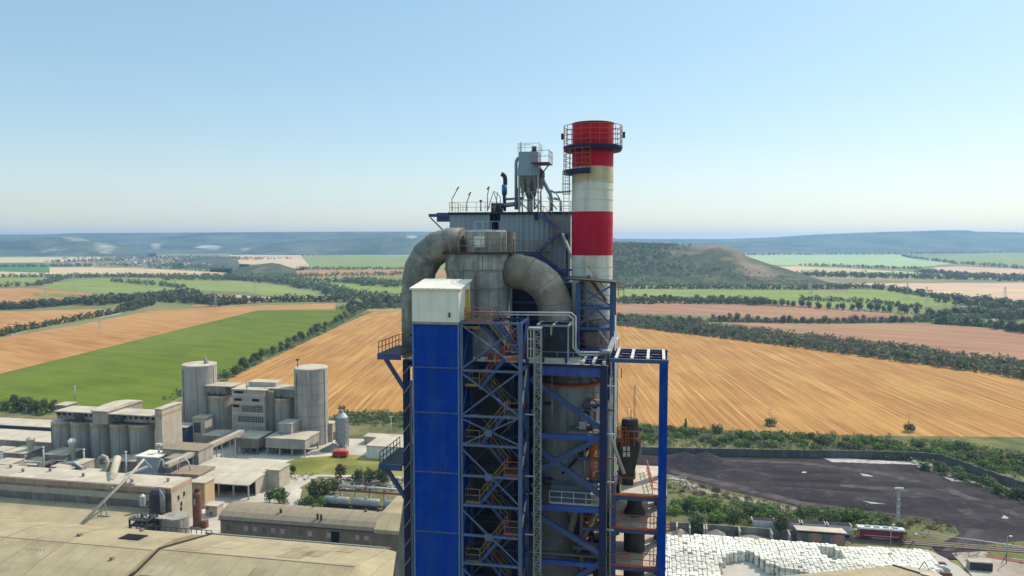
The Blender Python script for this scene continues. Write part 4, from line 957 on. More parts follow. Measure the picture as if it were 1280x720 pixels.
# outside stairs
t = thing('outside_stair', 'blue zigzag outside stair with yellow rails on the filter house front', 'stair', (tu(695, vb - 1, 300), vb - .7, zP), fr=FT)
def fl2(pa, pb, v):
    a, c = T(*pa, v), T(*pb, v); b = B()
    for vv in (v - .45, v + .35): b.bar((a.x, vv, a.z), (c.x, vv, c.z), .12, .34)
    n = 16
    for i in range(n): f = (i + .5) / n; x, z = a.x + (c.x - a.x) * f, a.z + (c.z - a.z) * f; b.box(x - .13, x + .13, v - .4, v + .3, z, z + .04)
    o = b.build('stair_flight', blue, t); b = B()
    for vv in (v - .45,):
        for k in (.6, 1.15): b.bar((a.x, vv, a.z + k), (c.x, vv, c.z + k), .05)
        for i in range(5): f = i / 4; b.bar((a.x + (c.x - a.x) * f, vv, a.z + (c.z - a.z) * f), (a.x + (c.x - a.x) * f, vv, a.z + (c.z - a.z) * f + 1.15), .05)
    b.build('handrail', rail_y, o)
fl2((674, 267), (697, 286), vb - .75); fl2((699, 292), (671, 316), vb - .75); fl2((671, 318), (712, 347), vb - .75)
for (xa, xb_, y) in ((696, 713, 291), (655, 673, 317)):
    a, c = T(xa, y, vb - .75), T(xb_, y, vb - .75); o = B().box(a.x, c.x, vb - 1.25, vb - .02, a.z - .2, a.z).build('landing', blue, t)
    railing(B(), [(a.x, vb - 1.25, a.z), (c.x, vb - 1.25, a.z)], 1.15, .9, .05).build('railing', rail_y, o)
a, c = T(703, 292, vb - 1.5), T(727, 352, vb - 3.); B().bar((a.x, vb - 1.3, a.z), (c.x, vb - 2.5, c.z), .22).build('strut', lgrey, t)
B().box(tu(709, vb - 1, 330) - .1, tu(709, vb - 1, 330) + .1, vb - 1.2, vb - 1., zP, tz(292, vb - 1, 709)).build('post', blue_dk, t)
# roof equipment
vr = vb + 3
zR = zt_
t = thing('dust_collector', 'ribbed bluish dust collector with hopper on thin legs on the roof', 'dust collector', (tu(662, vr, 262), vr, zR), fr=FT)
a0, a1 = tu(651.5, vr, 220), tu(674, vr, 220); a0 -= .15; a1 += .15; w = a1 - a0
zq = lambda y: tz(y, vr, 662)
B().box(a0 + .05, a1 - .1, vr - w / 2, vr + w / 2, zq(212), zq(191)).build('casing', clad_blue, t)
B().box(a0 - .02, a1 - .03, vr - w / 2 - .08, vr + w / 2 + .08, zq(220.5), zq(212) + .05).build('casing_skirt', clad_blue, t)
ht, hb = zq(220.5), zq(252); m_ = (a0 + a1) / 2
def frust(b, c0, w0, z0, c1, w1, z1): b.hexa([(c0 - w0, vr - w0, z0), (c0 + w0, vr - w0, z0), (c0 + w0, vr + w0, z0), (c0 - w0, vr + w0, z0), (c1 - w1, vr - w1, z1), (c1 + w1, vr - w1, z1), (c1 + w1, vr + w1, z1), (c1 - w1, vr + w1, z1)]); return b
o = frust(B(), m_, .18, hb, m_, w / 2 - .03, ht).build('hopper', duct_mat, t)
for k in range(4):
    x = m_ - w / 2 + .35 + k * w / 4.4; B().bar((x, vr - w / 2 - .02, ht), (m_ + (x - m_) * .25, vr - .25, hb + .6), .1).build('hopper_rib', grey, o)
B().box(m_ - .28, m_ + .28, vr - .28, vr + .28, zR, hb).build('rotary_valve', grey, t)
for sx in (-1, 1):
    for sy in (-1, 1): B().box(m_ + sx * w * .46 - .07, m_ + sx * w * .46 + .07, vr + sy * w * .46 - .07, vr + sy * w * .46 + .07, zR, ht).build('leg', lgrey, t)
    B().bar((m_ + sx * w * .46, vr - w * .46, zR + .3), (m_ + sx * .3, vr - w * .46, zR + 2.2), .08).build('leg_brace', lgrey, t)
railing(B(), [(a0, vr + w / 2, zq(191)), (a0, vr - w / 2, zq(191)), (a1, vr - w / 2, zq(191)), (a1, vr + w / 2, zq(191))], .9, .8, .04).build('railing', rail_g, t)
p = T(668, 186, vr); B().box(p.x - .22, p.x + .22, vr - .3, vr + .2, p.z - .4, p.z + .25).build('motor', dark, t); B().bar((a0 + .1, vr, zq(191)), (a0 + .1, vr, zq(177)), .07).build('rod', dark, t); B().bar((a0 + .1, vr, zq(181)), (a0 + 1.2, vr, zq(181)), .05).build('rod', grey, t)
g0, g1 = tu(665, vr - 1.6, 205), tu(687, vr - 1.6, 205); zg = tz(205, vr, 676)
o = B().box(g0, g1, vr - w / 2 - 1., vr + .6, zg - .14, zg).build('gallery', rust, t)
railing(B(), [(g0, vr - w / 2 - 1., zg), (g1, vr - w / 2 - 1., zg), (g1, vr + .6, zg)], 1.25, .8, .05).build('railing', rail_r, o)
B().bar((g1 - .2, vr - .5, zg - .1), (a1, vr - .5, zg - 1.4), .12).build('gallery_brace', rust, o)
def rp(px, v): return [(T(x, y, v).x, v, T(x, y, v).z) for x, y in px]
B().tube(rp([(656, 209), (650, 199), (647.5, 198), (645.5, 201), (645, 206), (645, 262)], vr - .4), .17, 10).build('riser_pipe', clad_blue, t)
B().tube(rp([(649, 262), (649, 206)], vr - .1), .13, 10).build('riser_pipe', lgrey, t)
B().tube(rp([(674, 212), (678, 217), (678, 222)], vr), .28, 12).build('outlet_elbow', grey, t)
B().tube(rp([(678, 221), (680, 228), (688, 243), (689, 248), (689, 264)], vr), .21, 12).build('down_pipe', clad_blue, t)
B().tube(rp([(688, 238), (693, 240.5), (714, 239)], vr), .12, 8).build('branch_pipe', clad_blue, t)
B().tube(rp([(692, 248), (699, 249), (701, 252), (701, 264)], vr), .15, 8).build('branch_pipe', lgrey, t)
for k, x in enumerate((648, 660, 668, 676)):
    B().tube(rp([(x, 262), (x, 236 + 4 * (k % 2))], vr + .9), .1, 8).build('frame_post', grey, t)
for (p_, q_) in (((648, 240), (676, 240)), ((648, 250), (676, 250)), ((648, 250), (660, 262)), ((676, 250), (668, 262)), ((684, 246), (696, 262)), ((694, 240), (700, 249)), ((652, 224), (646, 240))): B().tube(rp([p_, q_], vr - 1.), .07, 6).build('frame_brace', grey, t)
for k in range(3):
    c_ = m_ + (k - 1) * w * .3; b = B(); b.lathe(c_, vr - w * .36, [(.1, zq(246)), (w * .17, zq(222))], 14); b.build('small_hopper', duct_mat, t)
B().box(m_ + w * .42, m_ + w * .62, vr - .4, vr + .4, zq(236), zq(222)).build('fan_casing', grey, t)
t = thing('exhaust_stack', 'short exhaust stack with blackened bent top and light blue lower part', 'exhaust stack', (tu(630, vr, 262), vr, zR), fr=FT)
B().tube(rp([(631.5, 231), (631.5, 224), (631, 221), (629, 218.5), (627, 217.5)], vr), [.24, .24, .24, .25, .27], 14, False).build('bent_top', dark, t)
B().tube(rp([(627.2, 217.6), (627.0, 217.5)], vr), .262, 14).build('soot_mouth', black, t)
B().tube(rp([(630.5, 243), (630.5, 231)], vr), .3, 14).build('silencer', pipe_blue, t)
B().tube(rp([(631, 264), (630.5, 243)], vr), [.15, .22], 12).build('lower_pipe', blue_dk, t)
t = thing('roof_fan', 'grey roof fan set with frames and ducts between the railing and exhaust', 'roof fan', (tu(622, vr, 262), vr, zR), fr=FT)
B().box(tu(615, vr, 258), tu(628, vr, 258), vr - .5, vr + .5, zR, tz(254, vr, 620)).build('housing', dark, t)
B().tube(rp([(627, 257), (652, 254)], vr), .26, 12).build('cross_duct', grey, t); B().tube(rp([(633, 249), (655, 247.5)], vr), .13, 8).build('cross_duct', grey, t)
for a, c in (((610, 262), (617, 239)), ((617, 239), (623, 258)), ((618, 239), (625.5, 246)), ((625.5, 246), (626, 262)), ((619, 262), (622, 240)), ((606, 258.5), (617, 259))):
    B().tube(rp([a, c], vr - .7), .05, 6).build('strut', rail_g, t)
for (x, y0, x1, y1), l in zip(((565, 249, 573.5, 233.5), (583.5, 253, 588.5, 240), (609.5, 243, 611.5, 233)), ('lamp pole tilted far right at the left roof corner', 'short dark lamp pole tilted right on the roof', 'thin straight lamp pole near the roof fan')):
    t = thing('lamp_pole', l, 'lamp pole', (tu(x, vb + .3, 262), vb + .3, zR), 'lamp poles on the filter house roof', fr=FT)
    B().tube(rp([(x, 264), (x, y0)], vb + .3), .06, 6).build('shaft', grey, t); B().tube(rp([(x, y0), (x1, y1)], vb + .3), .05, 6).build('arm', grey, t)
    p = T(x1, y1, vb + .3); B().bar((p.x - .25, vb + .3, p.z - .35), (p.x, vb + .3, p.z), .16, .1).build('lamp_head', dark, t)
t = thing('roof_vent', 'small capped vent pipe between the tilted roof lamps', 'vent', (tu(601, vb + 1, 262), vb + 1, zR), fr=FT)
B().tube(rp([(601, 264), (601, 252)], vb + 1), .08, 8).build('pipe', lgrey, t); B().tube(rp([(601, 252), (601, 250)], vb + 1), .16, 8).build('cap', dark, t)

# ---------------------------------------------------------------- chimney
vs = 14.2; us = tu(740.5, vs, 260); rs = (tu(766.2, vs, 260) - tu(714.8, vs, 260)) / 2
zs = lambda y: tz(y, vs - rs, 740)
t = thing('chimney', 'tall round chimney painted in red and weathered white bands with platforms', 'chimney', (us, vs, 0), fr=FT)
pale_st = M('rust_washed_white_paint', (.6, .53, .4), (.45, .36, .22), .5, .65, streak=(.33, .19, .07), sa=.85, ss=1.3)
bands = [(151.5, 207, red), (207, 227, pale_st), (227, 264, pale), (264, 319.5, red), (319.5, 400, pale)]
for ya, yb, mt in bands:
    B().lathe(us, vs, [(rs, zs(yb)), (rs, zs(ya))], 56).build('red_band' if mt is red else 'white_band', mt, t)
B().lathe(us, vs, [(rs * 1.04, 0), (rs, zs(400))], 48).build('lower_shaft', conc_dk, t)
B().lathe(us, vs, [(rs - .35, zs(155)), (rs - .35, zs(151) + .03), (rs + .05, zs(151) + .03), (rs + .05, zs(151.6))], 48).build('rim', dark, t)
for y in (226, 236, 249, 334, 345): B().lathe(us, vs, [(rs + .01, zs(y)), (rs + .035, zs(y)), (rs + .035, zs(y) + .07), (rs + .01, zs(y) + .07)], 48, cap=False).build('weld_ring', pale, t)
for y in (279, 293, 306): B().lathe(us, vs, [(rs + .01, zs(y)), (rs + .025, zs(y)), (rs + .025, zs(y) + .05), (rs + .01, zs(y) + .05)], 48, cap=False).build('weld_ring', red, t)
ro = (tu(778.5, vs, 178) - tu(704.5, vs, 178)) / 2
z1 = tz(180, vs - ro, 740)
pl = B().lathe(us, vs, [(rs + .02, z1 - .45), (ro - .15, z1 - .4), (ro, z1 - .1), (ro, z1 + .1), (rs + .02, z1 + .1)], 48, cap=False).build('platform', blue_dk, t)
ring_rail(B(), us, vs, z1 + .1, ro - .05, 0, 2 * PI, 40, 2.0, 4, .055, 2).build('railing', orange, pl)
for a in (PI, 0): B().box(us + (ro + .12) * math.cos(a) - .12, us + (ro + .12) * math.cos(a) + .12, vs - .12, vs + .12, z1 + .9, z1 + 1.5).build('warning_lamp', dark, pl)
z2 = tz(211, vs - ro, 725); A0, A1 = PI * .82, PI * 1.5
pl = B().lathe(us, vs, [(rs + .02, z2 - .35), (ro, z2 - .3), (ro, z2 + .1), (rs + .02, z2 + .1)], 24, A0, A1).build('platform', blue_dk, t)
ring_rail(B(), us, vs, z2 + .1, ro - .05, A0, A1, 16, 2.0, 4, .055, 2).build('railing', orange, pl)
b = B(); ladder(b, (us - rs - .45, vs - 1., tz(268, vs, 712)), z2 - tz(268, vs, 712), .55, True, (0, -1), .06); b.build('ladder', grey, t)
b = B(); ladder(b, (us - .25, vs - rs - .35, z2), z1 - z2 + .6, .5, False, r=.05); b.build('ladder', orange, t)

# ---------------------------------------------------------------- frame under the chimney
vq = 8.6
a0, a1 = tu(722.5, vq, 390), tu(765, vq, 390); zq0 = tz(354, vq, 740)
t = thing('duct_frame', 'blue braced two storey steel frame at the foot of the chimney', 'steel frame', ((a0 + a1) / 2, vq + 1.6, zP), fr=FT)
vz = vq + 3.2
for u in (a0, a1):
    for v in (vq, vz): B().box(u - .2, u + .2, v - .2, v + .2, zP + .003, zq0).build('column', blue, t)
B().hexa([(a0 - 1.2, vq - .5, zq0 + .35), (a1 + .35, vq - .5, zq0), (a1 + .35, vz + .3, zq0), (a0 - 1.2, vz + .3, zq0 + .35), (a0 - 1.2, vq - .5, zq0 + .5), (a1 + .35, vq - .5, zq0 + .15), (a1 + .35, vz + .3, zq0 + .15), (a0 - 1.2, vz + .3, zq0 + .5)]).build('roof_plate', dark, t)
for y in (383, 409, 437):
    z = tz(y, vq, 742); o = B().box(a0 + .2, a1 - .2, vq - .1, vz, z - .3, z).build('floor_plate', blue, t)
    railing(B(), [(a0 + .2, vq - .1, z), (a1 - .2, vq - .1, z)], 1.1, .8, .05).build('railing', rail_y if y < 430 else rail_r, o)
def fb(pa, pb, w=.16, v=vq, mt=blue): a, c = T(*pa, v), T(*pb, v); B().bar((a.x, v, a.z), (c.x, v, c.z), w).build('brace', mt, t)
fb((725, 380), (763, 358)); fb((725, 358), (763, 382)); fb((725, 406), (745, 386)); fb((745, 386), (764, 406)); fb((748, 412), (763, 432), .12, vq, lgrey)
railing(B(), [(a1 + .1, vq, zq0 - 1.2), (a1 + 1.1, vq, zq0 - 1.2)], 1.2, .5, .06).build('railing', orange, t)
a, c = T(733, 345, vq + 1), T(757, 378, vq + 1)
o = B().bar((a.x, vq + 2.2, a.z), (c.x, vq + 2.2, c.z), .1, .3).build('stair_flight', rail_r, t); B().bar((a.x, vq + 2.2, a.z + 1), (c.x, vq + 2.2, c.z + 1), .06).build('handrail', orange, o)
# backing and vessels inside that frame
t = thing('boiler_casing', 'dark blue casing between the elbow duct and the chimney frame', 'casing', (tu(690, 13.5), 14, zP), fr=FT)
B().box(tu(640, 13.5, 400), tu(716, 13.5, 400), 13.6, 16.8, zP + .003, tz(354, 13, 690)).build('casing', blue_dk, t)
for k in range(5):
    z = zP + 1.2 + k * 1.7; B().box(tu(640, 13.5, 400), tu(716, 13.5, 400), 13.45, 13.59, z, z + .22).build('stiffener', blue, t)
t = thing('small_cyclone', 'small grey cone vessel standing low inside the chimney frame', 'cyclone vessel', (tu(738, 10, 430), 10.4, zP), fr=FT)
B().lathe(tu(738, 10.2, 430), 10.3, [(.5, zP), (.95, zP + 1.3), (.95, zP + 2.3), (.3, zP + 2.6)], 24).build('shell', duct_mat, t)
B().tube([(tu(738, 10.2, 430), 10.3, zP + 2.5), (tu(745, 10.2, 430), 10.3, zP + 3.2), (tu(757, 10.2, 430), 10.3, zP + 3.4)], .25, 10).build('inlet_pipe', grey, t)
for k, (x, h) in enumerate(((767.6, 440), (769.3, 420))):
    u = tu(x, 10, 500); tag(B().tube([(u, 10.5 + k * .4, 30), (u, 10.5 + k * .4, tz(395 + 30 * k, 10, 768))], .11, 8).build('riser_pipe', lgrey), ('pale vertical riser pipe hugging the right tower edge', 'slightly lower pale riser pipe at the outermost tower edge')[k], 'pipe')

# ---------------------------------------------------------------- gantry frame
vg0, vg1 = 4.6, 10.8
g0, g1 = tu(763, vg0, 452), tu(830, vg0, 452); zg = tz(449, vg0, 800)
t = thing('gantry_frame', 'tall blue portal gantry with a white ribbed open top grid', 'gantry', (g1, (vg0 + vg1) / 2, 0), fr=FT)
for v in (vg0, vg1): B().box(g1 - .36, g1 + .36, v - .3, v + .3, 0, zg - .36).build('post', blue_clad, t)
for v in (vg0, vg1): B().box(g0, g1 + .4, v - .16, v + .16, zg - .34, zg).build('beam', blue, t)
gridm = M('chalky_beam', (.6, .58, .53), (.42, .41, .4), 1.5, .6)
for k in range(4):
    u = g0 + (g1 - g0) * (k + .35) / 3.35; B().box(u - .13, u + .13, vg0 + .17, vg1 - .17, zg - .18, zg + .05).build('cross_beam', gridm, t)
for v in (6.1, 7.7, 9.3): B().box(g0, g1, v - .09, v + .09, zg - .2, zg - .01).build('long_beam', blue_dk, t)
for k in range(3):
    ua_, ub_ = g0 + (g1 - g0) * (k + .35) / 3.35, g0 + (g1 - g0) * (k + 1.35) / 3.35; B().bar((ua_, vg0 + .3, zg - .3), (ub_, vg1 - .3, zg - .3), .12).build('brace', blue_dk, t); B().bar((ua_, vg1 - .3, zg - .3), (ub_, vg0 + .3, zg - .3), .12).build('brace', blue_dk, t)
t = thing('hoist_rail', 'chalky open hoist rail frame lying across the right deck edge', 'hoist rail', (tu(748, 7), 7, zP), fr=FT)
B().box(tu(727, 4.4, 452), tu(762, 4.4, 452), 4.3, 10, zP + .003, zP + .03).build('dark_plate', black, t)  # thin near-black plate lying on the deck beneath the rails
for k in range(3): u = tu(729 + 13 * k, 4.4, 452); B().box(u - .13, u + .13, 4.2, 10, zP + .05, zP + .3).build('rail', gridm, t)
for v in (4.5, 5.6, 6.7, 7.8, 8.9): B().box(tu(728, v, 450), tu(762, v, 450), v - .12, v + .12, zP + .04, zP + .22).build('cross_beam', blue_dk if v < 8 else gridm, t)
t = thing('winch', 'pale dusty winch block with frame at the deck edge by the gantry', 'winch', (tu(759, 5, 445), 5, zP), fr=FT)
pu = tu(757, 5, 445); B().box(pu - .35, pu + .35, 4.8, 5.8, zP + .31, zP + .85).build('body', dark, t); B().tube([(pu - .45, 5.3, zP + 1.), (pu + .45, 5.3, zP + 1.)], .24, 12).build('drum', grey, t)
a, c = T(757, 452, 6), T(770, 415, 9); B().bar((a.x, 6, a.z), (c.x, 9, c.z), .4, .2).build('jib', gridm, t)

# ---------------------------------------------------------------- vessels inside the tower
def vesselthing(name, label, x, v, prof, mt, nseg=40, cat='vessel', ring=None):
    u = tu(x, v, 560); t = thing(name, label, cat, (u, v, 20), fr=FT)
    B().lathe(u, v, prof(u), nseg).build('shell', mt, t)
    if ring:
        z, r = ring
        o = B().lathe(u, v, [(r - .55, z - .12), (r, z - .12), (r, z + .06), (r - .55, z + .06)], 40, cap=False).build('walkway', orange, t)
        ring_rail(B(), u, v, z + .06, r - .05, 0, 2 * PI, 32, 1.15, 2, .05, 2).build('railing', dark, o)
    return t, u
vv = 9.5; rr = 2.95
zz = lambda y: tz(y, vv - 2.9, 713)
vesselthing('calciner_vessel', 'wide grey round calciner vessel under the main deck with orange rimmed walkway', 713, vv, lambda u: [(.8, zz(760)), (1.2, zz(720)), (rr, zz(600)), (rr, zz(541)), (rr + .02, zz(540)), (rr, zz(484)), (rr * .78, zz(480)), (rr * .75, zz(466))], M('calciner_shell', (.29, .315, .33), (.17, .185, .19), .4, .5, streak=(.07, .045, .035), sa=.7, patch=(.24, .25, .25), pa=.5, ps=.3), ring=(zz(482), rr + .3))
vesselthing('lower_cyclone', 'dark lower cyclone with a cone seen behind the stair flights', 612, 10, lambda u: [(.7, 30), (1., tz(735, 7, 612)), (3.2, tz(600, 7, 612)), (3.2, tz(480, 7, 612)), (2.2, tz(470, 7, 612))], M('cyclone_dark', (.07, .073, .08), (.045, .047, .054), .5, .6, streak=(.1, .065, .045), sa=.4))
vesselthing('feed_cone', 'dusty grey cone vessel at the bottom behind the lowest right braces', 690, 8, lambda u: [(3.4, 25), (3.1, tz(715, 6, 690)), (1.6, tz(628, 6, 690)), (1.2, tz(610, 6, 690))], M('dim_cone', (.15, .145, .14), (.09, .088, .088), .5, .65, streak=(.12, .08, .055), sa=.6))  # cone colour darkened so it reads as lying in shade
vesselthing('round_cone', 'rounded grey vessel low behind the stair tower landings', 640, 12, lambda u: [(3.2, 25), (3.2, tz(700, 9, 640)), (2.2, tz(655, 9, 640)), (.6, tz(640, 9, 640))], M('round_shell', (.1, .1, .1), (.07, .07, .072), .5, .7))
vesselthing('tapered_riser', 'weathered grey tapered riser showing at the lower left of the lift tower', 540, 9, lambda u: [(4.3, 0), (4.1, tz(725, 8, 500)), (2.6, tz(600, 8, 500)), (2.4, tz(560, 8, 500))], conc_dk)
t = thing('meal_pipe', 'brown dusty inclined meal pipe between cones in the lower right bay', 'pipe', (tu(716, 7), 7, 60), fr=FT)
B().tube([(p.x, 7, p.z) for p in (T(722, 628, 7), T(712, 668, 7), T(715, 730, 7))], .36, 14).build('pipe_body', duct_warm, t); B().tube([(p.x, 7.6, p.z) for p in (T(745, 628, 7.6), T(727, 668, 7.6))], .3, 12).build('branch', rust, t)
for (x, y, v, s, mt), l in zip(((733, 514, 6, .8, grey), (741, 528, 6.2, .5, orange), (737, 535, 5.2, .5, rust), (744, 505, 6.4, .6, pale)), ('grey valve block beside the calciner', 'orange actuator box above the second level deck', 'rusty valve body on the second level deck edge', 'pale upper instrument box beside the calciner')):
    p = T(x, y, v); t = thing('valve_unit', l, 'valve', (p.x, v, p.z - s), fr=FT)
    B().box(p.x - s * .6, p.x + s * .6, v - s * .4, v + s * .4, p.z - s, p.z + s * .3).build('body', mt, t); B().tube([(p.x, v - s * .5, p.z - s * .2), (p.x, v - s * .3, p.z - s * .2)], s * .45, 12).build('handwheel', dark, t); B().bar((p.x, v, p.z - s), (p.x, v, p.z - s - 1.2), .12).build('support', blue_dk, t)
for (x0, y0, x1, y1), l in zip(((577, 498, 590, 484), (637, 505, 637, 560), (655, 470, 655, 640)), ('short bright duct glimpsed behind the upper stair landing', 'thin dark pipe beside the middle column', 'long thin grey pipe behind the stair tower edge')):
    pipe('service_pipe', [(x0, y0), (x1, y1)], 6.2, .16, grey, l)

# ---------------------------------------------------------------- burner side tower
vs0, vs1 = 5.2, 12.2
s0, s1 = tu(766, vs0, 660), tu(825, vs0, 660)
t = thing('burner_platform', 'blue side tower with orange railed platforms under the portal gantry', 'side tower', ((s0 + s1) / 2, 8.5, 0), fr=FT)
zl_ = [tz(y, vs0, 795) for y in (618, 659, 706, 752)]
for u in (s0, s1):
    for v in (vs0, vs1): B().box(u - .28, u + .28, v - .25, v + .25, 0, zl_[0] - .02).build('column', blue, t)
um_ = tu(803, vs0, 618)
for k, z in enumerate(zl_):
    o = B().box(s0 - .2 if k else s0 + .3, s1 + .5, vs0 - .2, vs1 + .2, z - .12, z).build('deck', decking, t) if k != 0 else B().box(um_ - 1.9, s1 + .6, vs0 + .3, vs1 + 2, z - .1, z).build('deck', decking, t)
    for v in (vs0, vs1): B().box(s0 + .28, s1 - .28, v - .15, v + .15, z - .55, z - .13).build('beam', blue, t)
    for u in (s0, s1): B().box(u - .14, u + .14, vs0 + .25, vs1 - .25, z - .5, z - .13).build('beam', blue, t)
    B().box(s0 - .1, s1 + .6, vs0 - .28, vs0 - .21, z - .12, z + .06).build('toe_board', orange, o)
    if k: railing(B(), [(s0 + .3, vs0 - .2, z), (s1 - .3, vs0 - .2, z)], 1.15, 1.4, .06).build('railing', orange, o)
    else: railing(B(), [(s0 - .3, vs0 + .3, z + .3), (um_ - 1.9, vs0 + .3, z + .3)], 1.15, 1., .07).build('railing', orange, o)
    railing(B(), [(um_ + (.9 if k == 0 else 2.5), vs0 - .2 + (.5 if k == 0 else 0), z), (s1 + .5, vs0 - .2, z), (s1 + .5, vs1, z)], 1.15, 1.1, .06).build('railing', orange, o)
    railing(B(), [(um_ + (.3 if k == 0 else 1.4), vs1, z), (um_ + (.9 if k == 0 else 1.4), vs0 + .6, z)], 1.15, 1.1, .06).build('railing', orange, o)
for k in range(3):
    z0, z1 = zl_[k + 1], zl_[k]; b = B(); ua_, ub_ = um_ + 1.1, s1 - .2
    n = 12
    for i in range(n): f = i / n; v = vs1 - 1 - f * 4.5; b.box(ua_, ub_, v - .14, v + .14, z0 + (z1 - z0) * f, z0 + (z1 - z0) * f + .05)
    for u in (ua_, ub_): b.bar((u, vs1 - .9, z0), (u, vs1 - 5.5, z1), .08, .25)
    b.build('stair_flight', dark, t)
B().bar((s0, vs0, zl_[2]), (s0 + .01, vs1, zl_[1] - .6), .2).build('brace', blue, t)
t = thing('burner_fan', 'blackened burner fan housing with round top and red guard on the platform', 'burner fan', (tu(786, 8.2, 600), 8.2, zl_[0]), fr=FT)
vf = 8.4; f0 = tu(787, vf, 560)
hz_ = lambda y: tz(y, vf - 1, 786)
rf = (tu(797.5, vf, 540) - tu(776.5, vf, 540)) / 2
B().lathe(f0, vf, [(rf, hz_(549)), (rf, hz_(530)), (rf * .93, hz_(527)), (.1, hz_(526.5))], 24).build('round_housing', dark, t)
for k in range(4):
    a = -2.4 + .5 * k; B().box(f0 + rf * .6 * math.cos(a) - .12, f0 + rf * .6 * math.cos(a) + .12, vf + rf * .6 * math.sin(a) - .2, vf + rf * .6 * math.sin(a) + .2, hz_(526.5), hz_(526.5) + .1).build('top_plate', grey, t)
p0 = tu(788, vf, 575); 
B().hexa([(p0 - 1.0, vf - .9, hz_(596)), (p0 + .35, vf - .9, hz_(596)), (p0 + .35, vf + .9, hz_(596)), (p0 - 1.0, vf + .9, hz_(596)), (p0 - 1.35, vf - 1.05, hz_(551)), (p0 + 1.0, vf - 1.05, hz_(551)), (p0 + 1.0, vf + 1.05, hz_(551)), (p0 - 1.35, vf + 1.05, hz_(551))]).build('tapered_body', dark, t)
for i in range(2):
    for j in range(2): q = T(780.5 + 5 * i, 561 + 7 * j, vf - 1.1); B().box(q.x - .13, q.x + .13, vf - 1.14, vf - 1.03, q.z - .2, q.z + .2).build('inspection_plate', pale, t)
B().box(p0 + .75, p0 + 1.0, vf - .7, vf + .7, hz_(575), hz_(551.5)).build('side_panel', grey, t)
railing(B(), [(f0 - rf - .35, vf - 1.35, hz_(556)), (f0 + rf + .2, vf - 1.35, hz_(556))], 1.4, .55, .07, 2).build('guard_rail', orange, t)
railing(B(), [(f0 - rf - .35, vf + 1, hz_(560)), (f0 - rf - .35, vf - 1.35, hz_(560)), (f0 - rf + .5, vf - 1.35, hz_(560))], 2., .45, .07, 3).build('guard_rail', orange, t)
B().box(p0 - 1.1, p0 + .5, vf - 1, vf + 1, hz_(599), hz_(596)).build('base_plate', rust, t)
B().tube([(f0 + .1, vf, hz_(526)), (f0 + .1, vf, hz_(515))], .04, 6).build('rod', dark, t)
B().box(p0 - .9, p0 + .3, vf - .8, vf + .8, zl_[0], hz_(599)).build('pedestal', dark, t)
vesselthing('burner_vessel', 'dark upright cylinder vessel below the platforms of the side tower', 794, 8.6, lambda u: [(1., 0), (1., zl_[1] + .3), (.7, zl_[1] + .8), (.7, zl_[0] - .6)], dark)
pipe('inclined_pipe', [(761.5, 530), (764, 548), (780, 592)], 6.4, .17, lgrey, 'pale inclined pipe strut left of the blackened burner fan')
pipe('conduit', [(762.5, 470), (762.5, 728)], 4.9, .06, lgrey, 'thin pale conduit running down the right tower column')

# ---- clutter that fills the lower right bay and the tower edge
CL = [((745, 640), (722, 690), 5.6, .22, duct_warm, 'warm grey inclined chute crossing behind the lowest right brace'), ((752, 632), (738, 660), 5.2, .14, lgrey, 'short pale pipe under the third deck edge'),
      ((727, 640), (727, 728), 6.5, .2, duct_warm, 'dusty upright pipe beside the brown meal pipe'), ((737, 650), (746, 728), 7.0, .3, dark, 'thick dark leaning pipe low in the right bay'),
      ((690, 470), (690, 540), 5.5, .07, grey, 'thin conduit in front of the calciner shell'), ((731, 545), (731, 620), 5.4, .12, grey, 'grey pipe below the second level deck'),
      ((738, 548), (738, 606), 5.6, .09, orange, 'orange painted pipe beside the caged ladder'), ((703, 592), (735, 560), 6.2, .12, blue_dk, 'dark blue inclined pipe behind the heavy cross braces'),
      ((757, 560), (757, 728), 4.6, .1, lgrey, 'pale pipe fixed on the right tower column'), ((760, 500), (760, 640), 5.2, .12, grey, 'grey pipe between the two right columns'), ((764, 470), (764, 600), 7.2, .13, lgrey, 'pale pipe behind the right tower column')]
for a, c, v, r, mt, l in CL: pipe('service_pipe', [a, c], v, r, mt, l)
t = thing('edge_ladder', 'pale ladder with brackets climbing the right tower edge', 'ladder', (tu(761.5, 4.4, 600), 4.4, 30), fr=FT)
u = tu(761, 4.4, 600); z0, z1 = tz(735, 4.4, 760), tz(462, 4.4, 760)
for s in (-1, 1): B().bar((u + s * .22, 4.3, z0), (u + s * .22, 4.3, z1), .04).build('rail', grey, t)
b = B()
for k in range(int((z1 - z0) / .4)): b.bar((u - .22, 4.3, z0 + k * .4), (u + .22, 4.3, z0 + k * .4), .028)
b.build('rung_set', grey, t)
for k in range(9): z = z0 + 1 + k * 2.2; B().box(u - .3, u + .5, 4.3, 4.5, z, z + .12).build('bracket', rust if k % 2 else lgrey, t)
BX = [(747, 640, 5.4, .5, orange, 'orange cabinet on the edge beneath the third deck'), (733, 604, 6., .8, grey, 'grey cabinet on the third deck by the guard plates'), (720, 612, 6.2, .7, pale, 'pale crate on the third deck behind the guard plates'), (742, 684, 5.6, .6, rust, 'rusty box low by the right tower column'),
      (706, 612, 7., .9, pale, 'pale dusty block lying on the third deck'), (729, 530, 5.6, .7, lgrey, 'light motor block on the second level deck')]
